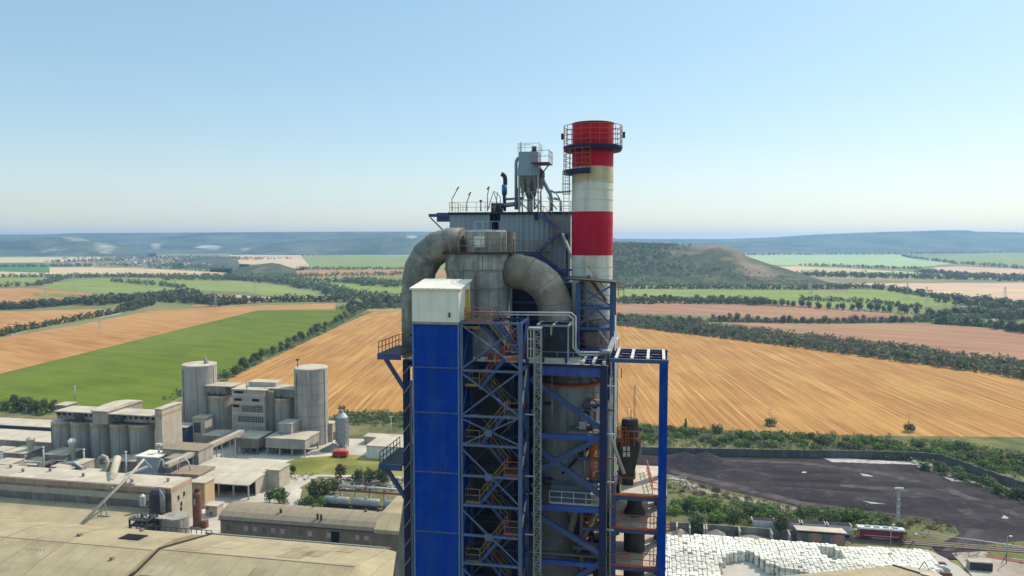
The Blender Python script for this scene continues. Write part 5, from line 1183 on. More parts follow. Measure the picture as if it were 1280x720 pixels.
for x, y, v, s, mt, l in BX:
    p = T(x, y, v); t = thing('cabinet', l, 'cabinet', (p.x, v, p.z - s), fr=FT); B().box(p.x - s * .5, p.x + s * .5, v - s * .4, v + s * .4, p.z - s, p.z + s * .4).build('body', mt, t); B().box(p.x - s * .42, p.x + s * .42, v - s * .4 - .03, v - s * .4 - .003, p.z - s * .85, p.z + s * .25).build('door', dark if mt is grey else mt, t)
    B().box(p.x - s * .55, p.x + s * .55, v - s * .45, v + s * .45, p.z + s * .401, p.z + s * .46).build('lid', grey, t)
# kinked catwalk and lower stair between the right columns and the burner platform
t = thing('catwalk_stair', 'orange railed stair between tower column and burner platform', 'stair', (tu(762, 6.5, 620), 6.5, 50), fr=FT)
for k in range(3):
    a, c = T(760, 640 + 40 * k, 6.5), T(768, 612 + 40 * k, 6.5); b = B(); n = 9
    for i in range(n): f = (i + .5) / n; b.box(a.x + (c.x - a.x) * f - .15, a.x + (c.x - a.x) * f + .15, 6.1, 6.9, a.z + (c.z - a.z) * f, a.z + (c.z - a.z) * f + .05)
    o = b.build('stair_flight', grey, t); b = B()
    for i in range(3): f = i / 2; b.bar((a.x + (c.x - a.x) * f, 6.1, a.z + (c.z - a.z) * f), (a.x + (c.x - a.x) * f, 6.1, a.z + (c.z - a.z) * f + 1.05), .06)
    b.bar((a.x, 6.1, a.z + 1.05), (c.x, 6.1, c.z + 1.05), .06); b.build('handrail', orange, o)
# ================================================================== CEMENT WORKS (left) in the plant frame
def W(): return MB(FP)
def wthing(name, label, cat, loc, group=None): return thing(name, label, cat, loc, group, FP)
def part(t, name, mt, *a): return W().box(*a).build(name, mt, t)
# ---- tall silo group
VS = 312.
def silo(px0, px1, ytop, label, vfront=VS, r=None, mt=None, cap=True, group='cement silos', zb=0, roofm=None, ring=True):
    mt = mt or conc
    r = r or (PV(px1, ytop, vfront + 7).x - PV(px0, ytop, vfront + 7).x) / 2
    u = PV((px0 + px1) / 2, ytop, vfront + r).x; z = PV((px0 + px1) / 2, ytop + 2, vfront).z
    t = wthing('cement_silo', label, 'silo', (u, vfront + r, zb), group)
    W().lathe(u, vfront + r, [(r, zb), (r, z)], 40).build('shell', mt, t)
    W().lathe(u, vfront + r, [(r + .12, z), (r + .12, z + .5), (r - .3, z + .75), (.1, z + .95)], 40).build('roof', roofm or roof_dust, t)
    if ring: W().lathe(u, vfront + r, [(r + .02, z - 1.6), (r + .06, z - 1.6), (r + .06, z - .1), (r + .02, z - .1)], 40, cap=False).build('stained_ring', ochre, t)
    return t, u, vfront + r, r, z
t, u, v, r, z = silo(230.5, 267.5, 458, 'tall pale concrete silo at the left end of the far silo block', ring=False)
part(t, 'roof_hatch', grey, u + 3.2, u + 4.4, v - 1, v + .5, z + .7, z + 2.6); W().bar((u + 3.6, v, z + 2), (u + 3.6, v, z + 4.2), .3).build('vent', lgrey, t)
W().bar((u + r + .1, v - .5, z), (u + r + .1, v - .5, 22), .3).build('down_pipe', lgrey, t)
t, u, v, r, z = silo(369.5, 407.5, 462, 'tall weathered concrete silo at the right end of the far silo block', ring=False)
W().tube([(u - 5, v - 3, z + .4), (u - 5, v - 3, z + 4)], .35, 8).build('vent', grey, t); part(t, 'vent_cap', dark, u - 5.6, u - 4.4, v - 3.6, v - 2.4, z + 4, z + 4.6)
W().bar((u + r + .1, v - 1.5, z), (u + r + .1, v - 1.5, 0), .3).build('down_pipe', lgrey, t)
for k in range(6): z_ = 4 + k * 5; W().lathe(u, v, [(r + .02, z_), (r + .05, z_), (r + .05, z_ + .15), (r + .02, z_ + .15)], 40, cap=False).build('joint_ring', conc_dk, t)
silo(262.5, 289, 496, 'lower silo with an ochre stained top left of the slab building', VS + 1)
silo(337.5, 366.5, 499, 'lower silo with an ochre stained top right of the slab building', VS + 1)
# slab building in the middle
a, c = PV(290, 487, VS - 2), PV(330.5, 487, VS - 2); zt2 = a.z
t = wthing('slab_building', 'grey multi storey slab building with broken strip windows between the silos', 'building', ((a.x + c.x) / 2, VS + 5, 0))
part(t, 'wall', conc_lt if False else conc, a.x, c.x, VS - 2, VS + 14, 0, zt2); part(t, 'stair_bay', conc_dk, c.x + .003, c.x + 3.2, VS - .5, VS + 13, 0, zt2 - .4)
part(t, 'roof', roof_dust, a.x - .4, c.x + .6, VS - 2.4, VS + 14.4, zt2, zt2 + .4)
for i, y in enumerate((490.5, 499.5, 507.5)):
    z_ = PV(300, y, VS - 2).z
    for (x0, x1) in (((293, 304), (293, 302), (291, 299))[i], ((293.5, 296), (315, 324), (320, 327))[i]):
        q0, q1 = PV(x0, y, VS - 2).x, PV(x1, y, VS - 2).x; part(t, 'window', black, q0, q1, VS - 2.06, VS - 1.95, z_ - .7, z_ + .6)
for y in (511, 524):
    z_ = PV(310, y, VS - 2).z
    f = part(t, 'window_grid', dark, PV(302 if y < 515 else 298, y, VS - 2).x, c.x - .8, VS - 2.05, VS - 1.95, z_ - 1.4, z_ + 1.4)
    b = W(); x0 = PV(302 if y < 515 else 298, y, VS - 2).x
    for k in range(14): q = x0 + (c.x - .8 - x0) * k / 13; b.box(q - .1, q + .1, VS - 2.1, VS - 2.055, z_ - 1.4, z_ + 1.4)
    for k in range(4): b.box(x0, c.x - .8, VS - 2.1, VS - 2.055, z_ - 1.4 + k * .93 - .09, z_ - 1.4 + k * .93 + .09)
    b.build('mullion', conc, f)
for y in (494, 503.5, 517, 530): z_ = PV(310, y, VS - 2).z; part(t, 'spandrel', conc_lt, a.x + .1, c.x - .1, VS - 2.12, VS - 2.003, z_ - .7, z_ + .7)
f = part(t, 'penthouse', roof_dust, PV(312, 482, VS + 6).x, PV(346, 482, VS + 6).x, VS + 5, VS + 12, zt2 + .4, zt2 + 2.6)
W().tube([(a.x + 7, VS - 1, zt2 + .4), (a.x + 7, VS - 1, zt2 + 4)], .25, 8).build('vent', grey, t)
# galleries
for (x0, x1, l) in ((256, 290, 'pale roofed bridge gallery joining the left tall silo to the slab building'), (331, 369, 'pale roofed bridge gallery joining the slab building to the right tall silo')):
    p0, p1 = PV(x0, 490, VS + 2), PV(x1, 490, VS + 2); zg_ = PV(300, 484.5, VS + 2).z
    t = wthing('bridge_gallery', l, 'gallery', ((p0.x + p1.x) / 2, VS + 6, zg_ - 4.4), 'bridge galleries')
    part(t, 'wall', conc_dk, p0.x, p1.x - (3.3 if x0 < 300 else -3), VS + 2, VS + 11, zg_ - 3.6, zg_); part(t, 'roof', roof_dust, p0.x, p1.x, VS + 1.6, VS + 11.4, zg_, zg_ + .4)
    for k in range(3): q = p0.x + 2 + k * 3; part(t, 'strut', dark, q, q + .4, VS + 1.7, VS + 1.97, zg_ - 4.6, zg_ - 2.5)
# annexes in front of the silos
def annex(x0, x1, ytop, vf, depth, label, mt=conc, open_=False, name='annex', win=None, roofm=None, ybot=None):
    p0, p1 = PV(x0, ytop, vf), PV(x1, ytop, vf); z1 = (p0.z + p1.z) / 2; zb = max(0, PV(x0, ybot, vf).z) if ybot else 0
    t = wthing(name, label, 'building', ((p0.x + p1.x) / 2, vf + depth / 2, zb))
    if open_:
        zb_ = z1 - 4.2
        part(t, 'wall', mt, p0.x, p1.x, vf, vf + depth, zb_, z1)
        for k in range(4):
            q = p0.x + .5 + (p1.x - p0.x - 1) * k / 3
            for vv_ in (vf + .3, vf + depth - .6): part(t, 'post', mt, q - .3, q + .3, vv_, vv_ + .6, 0, zb_)
    else: part(t, 'wall', mt, p0.x, p1.x, vf, vf + depth, zb, z1)
    part(t, 'roof', roofm or roof_dust, p0.x - .3, p1.x + .3, vf - .3, vf + depth + .3, z1, z1 + .35)
    for (wx0, wx1, wy0, wy1) in win or ():
        q0, q1 = PV(wx0, wy0, vf), PV(wx1, wy1, vf); part(t, 'window', glass, q0.x, q1.x, vf - .05, vf + .1, min(q0.z, q1.z), max(q0.z, q1.z))
    return t
annex(240.5, 256, 523, 305, 7, 'small annex with a grid window at the foot of the left tall silo', conc_lt, win=[(242, 251, 528, 541)])
annex(254, 276, 545, 300, 10, 'low open annex on posts below the left lower silo', conc_dk, True)
annex(293, 322, 548, 296, 12, 'low open loading annex on posts below the slab building', conc_dk, True)
annex(348, 364, 530, 304, 8, 'tall box annex standing on the right loading deck', conc, win=[(350, 353, 541, 545)])
annex(332, 381, 549, 297, 14, 'long open loading deck on posts before the right tall silo', conc, True)
annex(407, 415.5, 530, 322, 5, 'narrow pale hut attached right of the right tall silo', conc_lt, True)
for x, l in ((305, 'dusty hopper bin in the first loading bay'), (341, 'dusty hopper bin in the second loading bay'), (358, 'dusty hopper bin in the third loading bay')):
    p = PV(x, 560, 300); t = wthing('loading_hopper', l, 'hopper', (p.x, 300, 0), 'hoppers of the loading bays')
    b = W(); b.lathe(p.x, 301, [(.4, 1.6), (1.6, 4.2), (1.6, 6.5)], 16); b.build('bin', conc_dk, t)
    for a_ in range(4): q = PI / 4 + a_ * PI / 2; W().bar((p.x + 1.5 * math.cos(q), 301 + 1.5 * math.sin(q), 0), (p.x + 1.5 * math.cos(q), 301 + 1.5 * math.sin(q), 5), .25).build('leg', dark, t)
# steel silo with a lattice jacket
p = P(424.5, 563); pu, pv = p.x, p.y + 3
t = wthing('steel_silo', 'slim steel silo with a dusty lattice jacket by the field', 'silo', (pu, pv, 0)); zt_s = PV(424, 523, pv - 3).z
W().lathe(pu, pv, [(1., 0), (2.6, 4), (2.6, zt_s), (.8, zt_s + 2.6)], 24).build('shell', lgrey, t)
b = W()
for k in range(10):
    a_ = 2 * PI * k / 10
    for i in range(6):
        z0, z1 = 1 + i * zt_s / 6, 1 + (i + 1) * zt_s / 6; b.bar((pu + 3 * math.cos(a_), pv + 3 * math.sin(a_), z0), (pu + 3 * math.cos(a_ + .63), pv + 3 * math.sin(a_ + .63), min(z1, zt_s)), .2); b.bar((pu + 3 * math.cos(a_ + .63), pv + 3 * math.sin(a_ + .63), z0), (pu + 3 * math.cos(a_), pv + 3 * math.sin(a_), min(z1, zt_s)), .2)
b.build('lattice', grey, t)
b = W()
for a_ in (0, 1.57, 3.14, 4.71): b.bar((pu + 1.2 * math.cos(a_), pv + 1.2 * math.sin(a_), zt_s + 1.5), (pu + 1.2 * math.cos(a_), pv + 1.2 * math.sin(a_), zt_s + 5.5), .25)
b.box(pu - 1.4, pu + 1.4, pv - 1.4, pv + 1.4, zt_s + 4, zt_s + 4.4); b.build('head_frame', dark, t)
heap(416, 563, 7, 5, 3.4, conc_dk, 'aggregate_heap', label='grey aggregate heap between the right tall silo and steel silo', cat='heap')
# white warehouse at the far right of the works
annex(458, 512, 559, 301, 14, 'low white warehouse with a pale flat roof behind the lift tower', white_pan, name='warehouse', roofm=roof_dust)
annex(455, 520, 548, 322, 6, 'long low white shed at the field side', roof_dust, name='field_shed')
# red truck
def truck(px, py, label):
    p = P(px, py); u, v = p.x, p.y; t = wthing('truck', label, 'truck', (u, v, 0))
    mt = M('truck_red', (.5, .03, .025), None, 1, .45)
    b = W(); b.box(u - 1.6, u + 3.2, v - 1.2, v + 1.2, .9, 2.8); b.build('cargo_body', mt, t)
    b = W(); b.hexa([(u - 3.6, v - 1.15, .6), (u - 1.7, v - 1.15, .6), (u - 1.7, v + 1.15, .6), (u - 3.6, v + 1.15, .6), (u - 3.2, v - 1.1, 2.7), (u - 1.7, v - 1.1, 2.7), (u - 1.7, v + 1.1, 2.7), (u - 3.2, v + 1.1, 2.7)]); b.build('cab', mt, t)
    W().box(u - 3., u - 2., v - 1.19, v - 1.1, 1.7, 2.4).build('window', glass, t)
    for x in (-2.7, .6, 2.2):
        for s in (-1, 1): W().tube([(u + x, v + s * 1.2, .5), (u + x, v + s * .9, .5)], .5, 14).build('wheel', dark, t)
truck(426, 571.5, 'small red truck parked at the grass edge by the steel silo')
# ---- near silo group
V1 = 270.
labs = ['leftmost silo of the near row of five', 'second silo from the left in the near row of five', 'middle silo of the near row under the raised penthouse', 'fourth silo from the left in the near row of five', 'widest silo at the right end of the near row of five']
for (x0, x1, yt, l) in zip((68, 91.5, 115.5, 140, 164.5), (91, 115, 139.5, 163, 192.5), (528.5, 529.5, 530, 532, 533), labs): silo(x0, x1, yt, l, V1, mt=conc, group='near silo row')
a, c = PV(69, 520, V1 - .5), PV(192, 520, V1 - .5); zz1 = PV(130, 517.5, V1).z; zz0 = PV(130, 528, V1).z
t = wthing('silo_gallery', 'long white roofed gallery on top of the near silo row', 'gallery', ((a.x + c.x) / 2, V1 + 5, zz0))
part(t, 'wall', conc_dk, a.x, c.x, V1 + .5, V1 + 9, zz0 + .6, zz1); part(t, 'roof', roof_dust, a.x - .5, c.x + .5, V1 - .6, V1 + 10, zz1, zz1 + .4)
for k in range(18): q = a.x + 1 + (c.x - a.x - 2) * k / 17; part(t, 'window', black, q - .6, q + .6, V1 + .42, V1 + .6, zz1 - 1.6, zz1 - .5)
for x in (101, 150): q = PV(x, 522, V1).x; W().tube([(q - 2, V1 - 1, zz1 - 1), (q + 2, V1 - 1, zz1 - 2.5)], .7, 10).build('dust_pipe', dark, t); part(t, 'fan_box', dark, q - 1.4, q + 1.6, V1 - 1.8, V1 - .7, zz0 + 1, zz0 + 3)
a2, c2 = PV(115, 515, V1 - 1), PV(134, 515, V1 - 1); z5 = PV(120, 513.5, V1).z
f = wthing('penthouse', 'raised penthouse with a curved white roof over the middle silos', 'penthouse', ((a2.x + c2.x) / 2, V1 + 8, zz1))
part(f, 'wall', conc, a2.x, c2.x, V1 - 1, V1 + 20, zz0 - .5, z5)
b = W(); b.extr([(V1 - 1.6, z5), (V1 - 1.6, z5 + .4), (V1 + 6, z5 + 1.3), (V1 + 13, z5 + 1.4), (V1 + 20.5, z5 + .4), (V1 + 20.5, z5)], a2.x - .4, c2.x + .4); b.build('roof', roof_dust, f)
annex(69, 82, 507, V1 + 6, 6, 'small dark topped penthouse at the left end of the gallery', conc_dk, name='penthouse', ybot=518)
t = annex(193.5, 202, 512, V1 - 1, 13, 'tall lift block with a sunlit wall at the right end of the near silos', conc_lt, name='lift_block')
p = PV(193.5, 512, V1 - 1); W().bar((p.x + 2.6, V1 - 1.2, 22), (p.x + 2.6, V1 + 8, 5), .3).build('slanted_pipe', grey, t)
part(t, 'stained_top', ochre, p.x - .02, PV(202, 512, V1 - 1).x + .02, V1 - 1.02, V1 + 12.02, p.z - 3, p.z - 1.8)
# far navy shed
t = annex(-60, 67, 531.5, 300, 12, 'long navy fronted shed with a pale roof behind the kilns', blueshed, name='long_shed')
annex(-60, 66, 550, 282, 16, 'wide low pale roofed shed in front of the navy shed', conc_dk, name='low_shed')
for k in range(10):
    x = 4 + k * 6.2; p = PV(x, 546, 290); tag(W().lathe(p.x, 290, [(.5, PV(20, 549, 290).z - .1), (.5, PV(20, 549, 290).z + .7), (.8, PV(20, 549, 290).z + .8), (.1, PV(20, 549, 290).z + 1.3)], 10).build('roof_ventilator', grey), 'small dusty ventilator on the low pale shed roof', 'ventilator', 'ventilators of the low shed roof')
annex(200, 232, 534, 300, 8, 'low dark shed with pale roof behind the lift block', blueshed, name='low_shed')
# ---- kiln dust filters: boxes, bent pipes, chimneys
def filt(x0, x1, y, vf, label, k):
    p0, p1 = PV(x0, y, vf), PV(x1, y, vf); t = wthing('dust_filter', label, 'filter unit', ((p0.x + p1.x) / 2, vf + 4, 0), 'dust filters by the kiln hall'); w = p1.x - p0.x
    z = p0.z; part(t, 'casing', conc_dk, p0.x, p0.x + w * .55, vf, vf + 10, 0, z); part(t, 'roof', roof_dust, p0.x - .2, p0.x + w * .57, vf - .3, vf + 10.2, z, z + .3)
    part(t, 'low_casing', conc, p0.x + w * .57, p1.x, vf - 1, vf + 6, 0, z - 3); part(t, 'low_roof', roof_dust, p0.x + w * .56, p1.x + .3, vf - 1.2, vf + 6.2, z - 3, z - 2.7)
    W().tube([(p0.x + w * .1, vf - 3, 0), (p0.x + w * .08, vf - 2.6, z * .5), (p0.x + w * .2, vf - 1.2, z * .62), (p0.x + w * .32, vf - .1, z * .65)], [1.1, 1.0, .8, .6], 12).build('bent_pipe', conc_lt, t)
    W().bar((p0.x + w * .5, vf - 2.4, 1), (p0.x + w * .62, vf - .4, z - .5), .8).build('chute', conc_lt, t)
    for j in range(3): q = p0.x + w * (.62 + .17 * j); part(t, 'post', conc_dk, q, q + .3, vf - 3, vf - 2.7, 0, z - 3.4)
    part(t, 'canopy', roof_dust, p0.x + w * .6, p1.x + .2, vf - 3.2, vf - 1.22, z - 3.4, z - 3.1)
filt(4, 51, 566, 257, 'left dust filter with bent pipe beside the kiln hall roof', 0); filt(54, 104, 568, 258.5, 'right dust filter with bent pipe beside the kiln hall roof', 1)
for (x, y, l) in ((38, 548, 'flared dusty vent stack behind the left dust filter'), (90, 550, 'flared dusty vent stack with ball top behind the right dust filter')):
    p = PV(x, y, 262); t = wthing('vent_stack', l, 'vent stack', (p.x, 262, 0), 'flared vent stacks'); W().lathe(p.x, 262, [(1., 0), (1., p.z - 4), (1.5, p.z - 1.2)], 14).build('shaft', conc_lt, t); W().lathe(p.x, 262, [(1.5, p.z - 1.2), (1.7, p.z - .3), (.9, p.z + .6), (.1, p.z + .8)], 14).build('cap', white_roof if x > 60 else conc_lt, t)
for (x, yt, yb, l) in ((104.5, 562, 588, 'thin pale round headed pipe right of the filters'), (157, 565, 586, 'thin pale pipe left of the grey conveyor house'), (54, 559, 585, 'thin grey pipe between both dust filters')):
    p = PV(x, yt, 254); t = wthing('vent_pipe', l, 'vent pipe', (p.x, 254, 0), 'thin vent pipes'); W().tube([(p.x, 254, 0), (p.x, 254, p.z)], .3, 8).build('shaft', lgrey, t); W().lathe(p.x, 254, [(.5, p.z - .3), (.55, p.z), (.1, p.z + .5)], 10).build('cap', lgrey, t)
annex(-12, 4, 564, 258, 6, 'small bright white hut at the left picture edge', white_pan, name='white_hut')
annex(131, 150, 578, 258, 10, 'low dark pump house behind the curved pipe', conc_dk, name='pump_house'); annex(149, 170, 577, 259, 10, 'low pump house adjoining the conveyor house', conc_dk, name='pump_house')
t = wthing('bent_dust_pipe', 'thick pale dust pipe bent over between filters and the pump house', 'pipe', P(128, 588))
q = PV(128, 570, 255); W().tube([(q.x - 2.6, 255, 0), (q.x - 2.4, 255, q.z - 3), (q.x - 1.4, 255, q.z - 1), (q.x + .2, 255, q.z), (q.x + 1.8, 255, q.z - .6), (q.x + 2.6, 254.6, q.z - 2.4), (q.x + 1.6, 252.5, 1)], .7, 14).build('pipe_body', conc_lt, t)
# conveyor house
p0, p1 = PV(170.5, 571, 257), PV(197, 571, 257)
t = wthing('conveyor_house', 'grey box shaped conveyor house with white roof above the kiln hall', 'building', ((p0.x + p1.x) / 2, 261, 0))
part(t, 'wall', clad, p0.x, p1.x, 257, 265, 0, p0.z); part(t, 'roof', white_roof, p0.x - .4, p1.x + .5, 256.5, 265.5, p0.z, p0.z + .5)
W().tube([(p0.x + 6.4, 262, p0.z), (p0.x + 6.4, 262, p0.z + 3.5)], .4, 8).build('vent', lgrey, t); part(t, 'vent_cap', lgrey, p0.x + 5.3, p0.x + 7.6, 261.2, 262.8, p0.z + 3.5, p0.z + 4.3)
W().tube([(p1.x + .5, 258, p0.z - .6), (p1.x + 1.6, 258, p0.z - 1.2), (p1.x + 1.6, 258, p0.z - 3.4)], .35, 8).build('side_pipe', lgrey, t)
# kiln hall (long flat roofed building C) and lower flat roof B
t = wthing('kiln_hall', 'long flat roofed kiln hall with rust stained parapet and sunlit end wall', 'hall', (-205, 218, 0))
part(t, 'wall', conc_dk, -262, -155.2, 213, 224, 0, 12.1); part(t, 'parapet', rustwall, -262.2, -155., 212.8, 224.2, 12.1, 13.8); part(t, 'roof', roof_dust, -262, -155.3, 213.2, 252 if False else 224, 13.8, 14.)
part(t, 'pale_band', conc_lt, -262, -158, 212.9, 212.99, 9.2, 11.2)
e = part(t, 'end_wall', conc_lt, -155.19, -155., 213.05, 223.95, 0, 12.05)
for (v, z) in ((216.6, 9.6), (219.6, 9.9), (218, 7), (217.8, 5.2)):
    f = part(t, 'window', black, -155.2, -154.94, v - .45, v + .45, z - .7, z + .7); part(t, 'sill', conc, -154.99, -154.8, v - .55, v + .55, z - .85, z - .7)
t = wthing('press_house', 'lower building with khaki flat roof in the shade of the kiln hall', 'building', (-205, 200, 0))
part(t, 'wall', conc, -262, -160, 193, 212.7, 0, 6.3); part(t, 'roof', roof_kh, -262.2, -159.8, 192.8, 212.75, 6.3, 6.8); part(t, 'gutter', gutter, -262.2, -159.8, 192.3, 192.78, 5.6, 6.85)
part(t, 'end_parapet', conc_lt, -159.79, -159.5, 192.8, 212.7, 4.2, 7.); part(t, 'hatch', dark, -182, -178, 193.6, 194.2, 6.8, 7.1)
annex(238, 255.5, 604, 232, 6, 'tall ochre stained wall block beside the rust red tank', M('ochre_plaster', (.5, .36, .2), (.42, .29, .16), .4, .85, streak=(.3, .2, .12), sa=.5), name='wall_block')
p = P(247, 659); zt_r = PV(247, 613, p.y).z; t = wthing('rust_tank', 'tall rust red upright tank in front of the ochre block', 'tank', (p.x, p.y, 0))
W().lathe(p.x, p.y, [(1.4, .6), (1.4, zt_r - 1.2), (.9, zt_r - .4), (.1, zt_r - .2)], 24).build('shell', rust, t); part(t, 'top_fitting', dark, p.x - .5, p.x + .9, p.y - .4, p.y + .5, zt_r - .5, zt_r + .6)
part(t, 'plate', lgrey, p.x - .1, p.x + .35, p.y - 1.5, p.y - 1.38, zt_r - 4.5, zt_r - 2.5); part(t, 'base', conc, p.x - 1.7, p.x + 1.7, p.y - 1.7, p.y + 1.7, 0, .6); part(t, 'pump_box', rust, p.x + 1.9, p.x + 3.7, p.y - 1, p.y + .6, 0, 2.6)
annex(256.5, 271, 633, 226, 4, 'small pale ruined wall house with two dark openings', conc_lt, name='ruined_hut', win=[(257.5, 261, 634, 637), (262, 265, 640, 643)])
# shaded round tank with cluttered frame
pu, pv = -144.8, 200.5; t = wthing('round_tank', 'round corrugated tank with a cluttered steel deck next to the kiln hall', 'tank', (pu, pv, 0))
W().lathe(pu, pv, [(4., 0), (4., 10.2), (.2, 10.9)], 36).build('shell', M('ribbed_tank', (.3, .27, .23), (.22, .2, .18), .6, .7, ribs=.6), t)
for k in range(14): part(t, 'ladder_rung', lgrey, pu + 3.4, pu + 4.2, pv - 2.6, pv - 2.4, 1 + k * .65, 1.12 + k * .65)
o = part(t, 'deck', conc, pu - 8.2, pu + 1, pv - 3.8, pv - 1.2, 10.2, 10.5)
for k in range(7): q = pu - 8 + k * 1.25; W().bar((q, pv - 3.7, 10.5), (q, pv - 3.7, 11.7), .12).build('rail_post', lgrey, o)
t = wthing('steel_rack', 'dark steel rack full of pipes beside the round tank', 'steel rack', (-151.5, 195, 0))
for x in (-154.8, -149): 
    for y in (193, 198): part(t, 'post', dark, x - .2, x + .2, y - .2, y + .2, 0, 11)
for z in (9.2, 11): part(t, 'shelf', dark, -155, -148.8, 192.9, 198.2, z - .2, z)
for k in range(6): W().tube([(-154.5 + k * .9, 194 + (k % 3) * 1.2, 9.2), (-154 + k * .8, 195, 10), (-153.6 + k, 194.5, 11.6 + (k % 3) * .5)], .25, 8).build('pipe', (grey, lgrey, dark)[k % 3], t)
t = wthing('sooty_tank', 'blackened upright tank with pipes against the kiln hall corner', 'tank', (-157.5, 209.5, 0))
W().lathe(-157.6, 209.6, [(2.4, 0), (2.4, 13.6), (1.5, 14.8), (.1, 15)], 24).build('shell', dark, t)
for k in range(3): W().tube([(-155 + k * .5, 207.6, 8), (-155 + k * .6, 207.6, 13.2), (-156, 208.6, 14.4 + .3 * k)], .2, 8).build('pipe', grey, t)
W().lathe(-163, 209.5, [(.9, 9), (.9, 12), (.1, 12.8)], 14).build('ball_vessel', lgrey, t); W().tube([(-163, 209.5, 9), (-161, 208.5, 8.9), (-159.8, 209.5, 9.5)], .25, 8).build('pipe', grey, t)
# inclined tube conveyor with trestles, thick chute
def G3(px, py, v): return PV(px, py, v)
t = wthing('tube_conveyor', 'long thin inclined tube conveyor climbing from the khaki roof to the conveyor house', 'conveyor', (-175, 215, 9))
pa, pm, pb, pc_ = P(100, 657, 7.2), G3(157, 600, 212.6), G3(180, 574, 220), G3(190, 585, 221.5)
W().tube([pa, pm, pb], .42, 10).build('tube', conc_lt, t); W().bar(pb, pc_, .35).build('down_leg', lgrey, t); W().bar(pa + Vector((0, 0, .8)), pm + Vector((0, 0, .8)), .1).build('handrail', grey, t)
for q, zb in (((pa + pm) / 2, 6.8), (pm + (pb - pm) * .15, 14)):
    for s in (-1, 1): W().bar((q.x + s * .3, q.y, q.z), (q.x + s * 1.2, q.y, zb), .25).build('trestle', grey, t)
    part(t, 'footing', grey, q.x - 2.2, q.x + 2.2, q.y - .3, q.y + .3, zb, zb + .3)
q = G3(158, 602, 222); W().bar((q.x - .2, 222, 14.2), (G3(185, 596, 228).x, 228, 15.4), .7, .7).build('branch', lgrey, t)
t = wthing('chute_pipe', 'thick pale inclined chute pipe standing on the kiln hall roof', 'chute', (P(140, 605, 14)))
pa, pb, pe = G3(146.5, 573, 232), G3(138.5, 603, 216), G3(141.5, 611, 212)
W().tube([pa + Vector((0, .6, -.3)), pa, pb], [.6, 1.25, 1.25], 16).build('pipe_body', conc_lt, t); W().tube([pb, pe], [1.1, .35], 12).build('tip', conc_lt, t); W().bar((pa.x + 1, 232, pa.z - 2), (pa.x + 1, 232, 13.9), .3).build('support', grey, t)
# inclined belt conveyor gallery to the silos
t = wthing('belt_conveyor', 'long inclined belt conveyor gallery on trestles rising to the silos', 'conveyor', (P(250, 585)))
pa, pb = G3(207, 584, 246), G3(302, 541, 296)
dirn = (pb - pa)
W().bar(pa, pb, 2.6, .5).build('belt_deck', conc, t)
for s in (-1, 1):
    o_ = Vector((dirn.y, -dirn.x, 0)).normalized() * 1.3 * s; W().bar(pa + o_ + Vector((0, 0, .9)), pb + o_ + Vector((0, 0, .9)), .16, 1.2).build('side_panel', conc_lt if s > 0 else conc, t)
W().bar(pa + Vector((0, 0, 1.1)), pb + Vector((0, 0, 1.1)), 1.2, .5).build('belt_cover', roof_dust, t)
for k in range(5):
    q = pa + dirn * (.1 + .19 * k)
    for s in (-1, 1): W().bar((q.x + s * 1.1, q.y, q.z - .2), (q.x + s * 1.4, q.y, 0), .35).build('trestle', conc, t)
a_ = P(206, 600); 
t = wthing('transfer_house', 'dusty low transfer house below the belt conveyor with two small windows', 'building', (a_.x + 4, 249, 0))
p0, p1 = PV(206, 590, 242), PV(240, 590, 242); part(t, 'wall', conc_lt, p0.x, p1.x, 246, 256, 0, 7); part(t, 'roof', roof_br, p0.x - .4, p1.x + .4, 245.6, 256.4, 7, 7.4)
for k in range(3): part(t, 'window', black, p1.x - 6 + 2.4 * k, p1.x - 5 + 2.4 * k, 245.9, 246.1, 3.4, 4.8)
for k in range(4): part(t, 'pier', conc, p0.x + 1 + k * 3.4, p0.x + 1.4 + k * 3.4, 245.7, 245.99, 0, 7)
annex(203, 248, 563, 262, 10, 'long low dusty shed with brown roof behind the belt conveyor', conc, name='low_shed', roofm=roof_br)
annex(206, 224, 574, 254, 6, 'small brown roofed shed touching the conveyor house', conc_dk, name='low_shed', roofm=roof_br)
t = wthing('pipe_bend', 'arched dusty pipe frame over the brown sheds', 'pipe', P(232, 588)); q = G3(226, 572, 250)
W().tube([(q.x - 1, 250, 7), (q.x - .4, 250, q.z - 1), (q.x + 1.5, 250, q.z), (q.x + 3.2, 250, q.z - 1.6), (q.x + 4, 250, 7)], .25, 8).build('pipe_body', lgrey, t)
for k in range(2): W().tube([(q.x - 12, 243 + k, 6 + k), (q.x + 4, 243.4 + k, 7 + .7 * k)], .15, 6).build('rail_pipe', grey, t)
# open shed with big pale roof
t = wthing('open_shed', 'open sided shed with a wide pale sloping roof on posts', 'shed', (-158, 257, 0))
za = 5.6
b = W(); b.extr([(242.6, za - .15), (242.6, za + .2), (250, za + .75), (258, za + .9), (266, za + .75), (272, za + .3), (272, za - .05), (258, za + .55), (250, za + .4)], -176.5, -145); b.build('roof', roof_dust, t)
for k in range(6): q = -175.5 + k * 5.95; part(t, 'post', conc, q, q + .45, 243.2, 243.65, 0, za - .15)
for k in range(4): q = 250 + k * 6; part(t, 'post', conc, -146, -145.55, q, q + .45, 0, za + .1)
part(t, 'back_wall', conc_dk, -176, -145.5, 262, 262.4, 0, za + .3); part(t, 'gable_wall', conc_lt, -145.54, -145.2, 248, 262, 0, za + .3)
for k in range(5): tag(W().box(-172 + k * 5.3, -168.6 + k * 5.3, 250, 254, 0.02, 2.4 + .4 * (k % 2)).box(-171.5 + k * 5.3, -169 + k * 5.3, 251, 253, 2.4 + .4 * (k % 2), 3).build('covered_load', dark), 'dark covered load stored in the open shed', 'load', 'loads in the open shed')
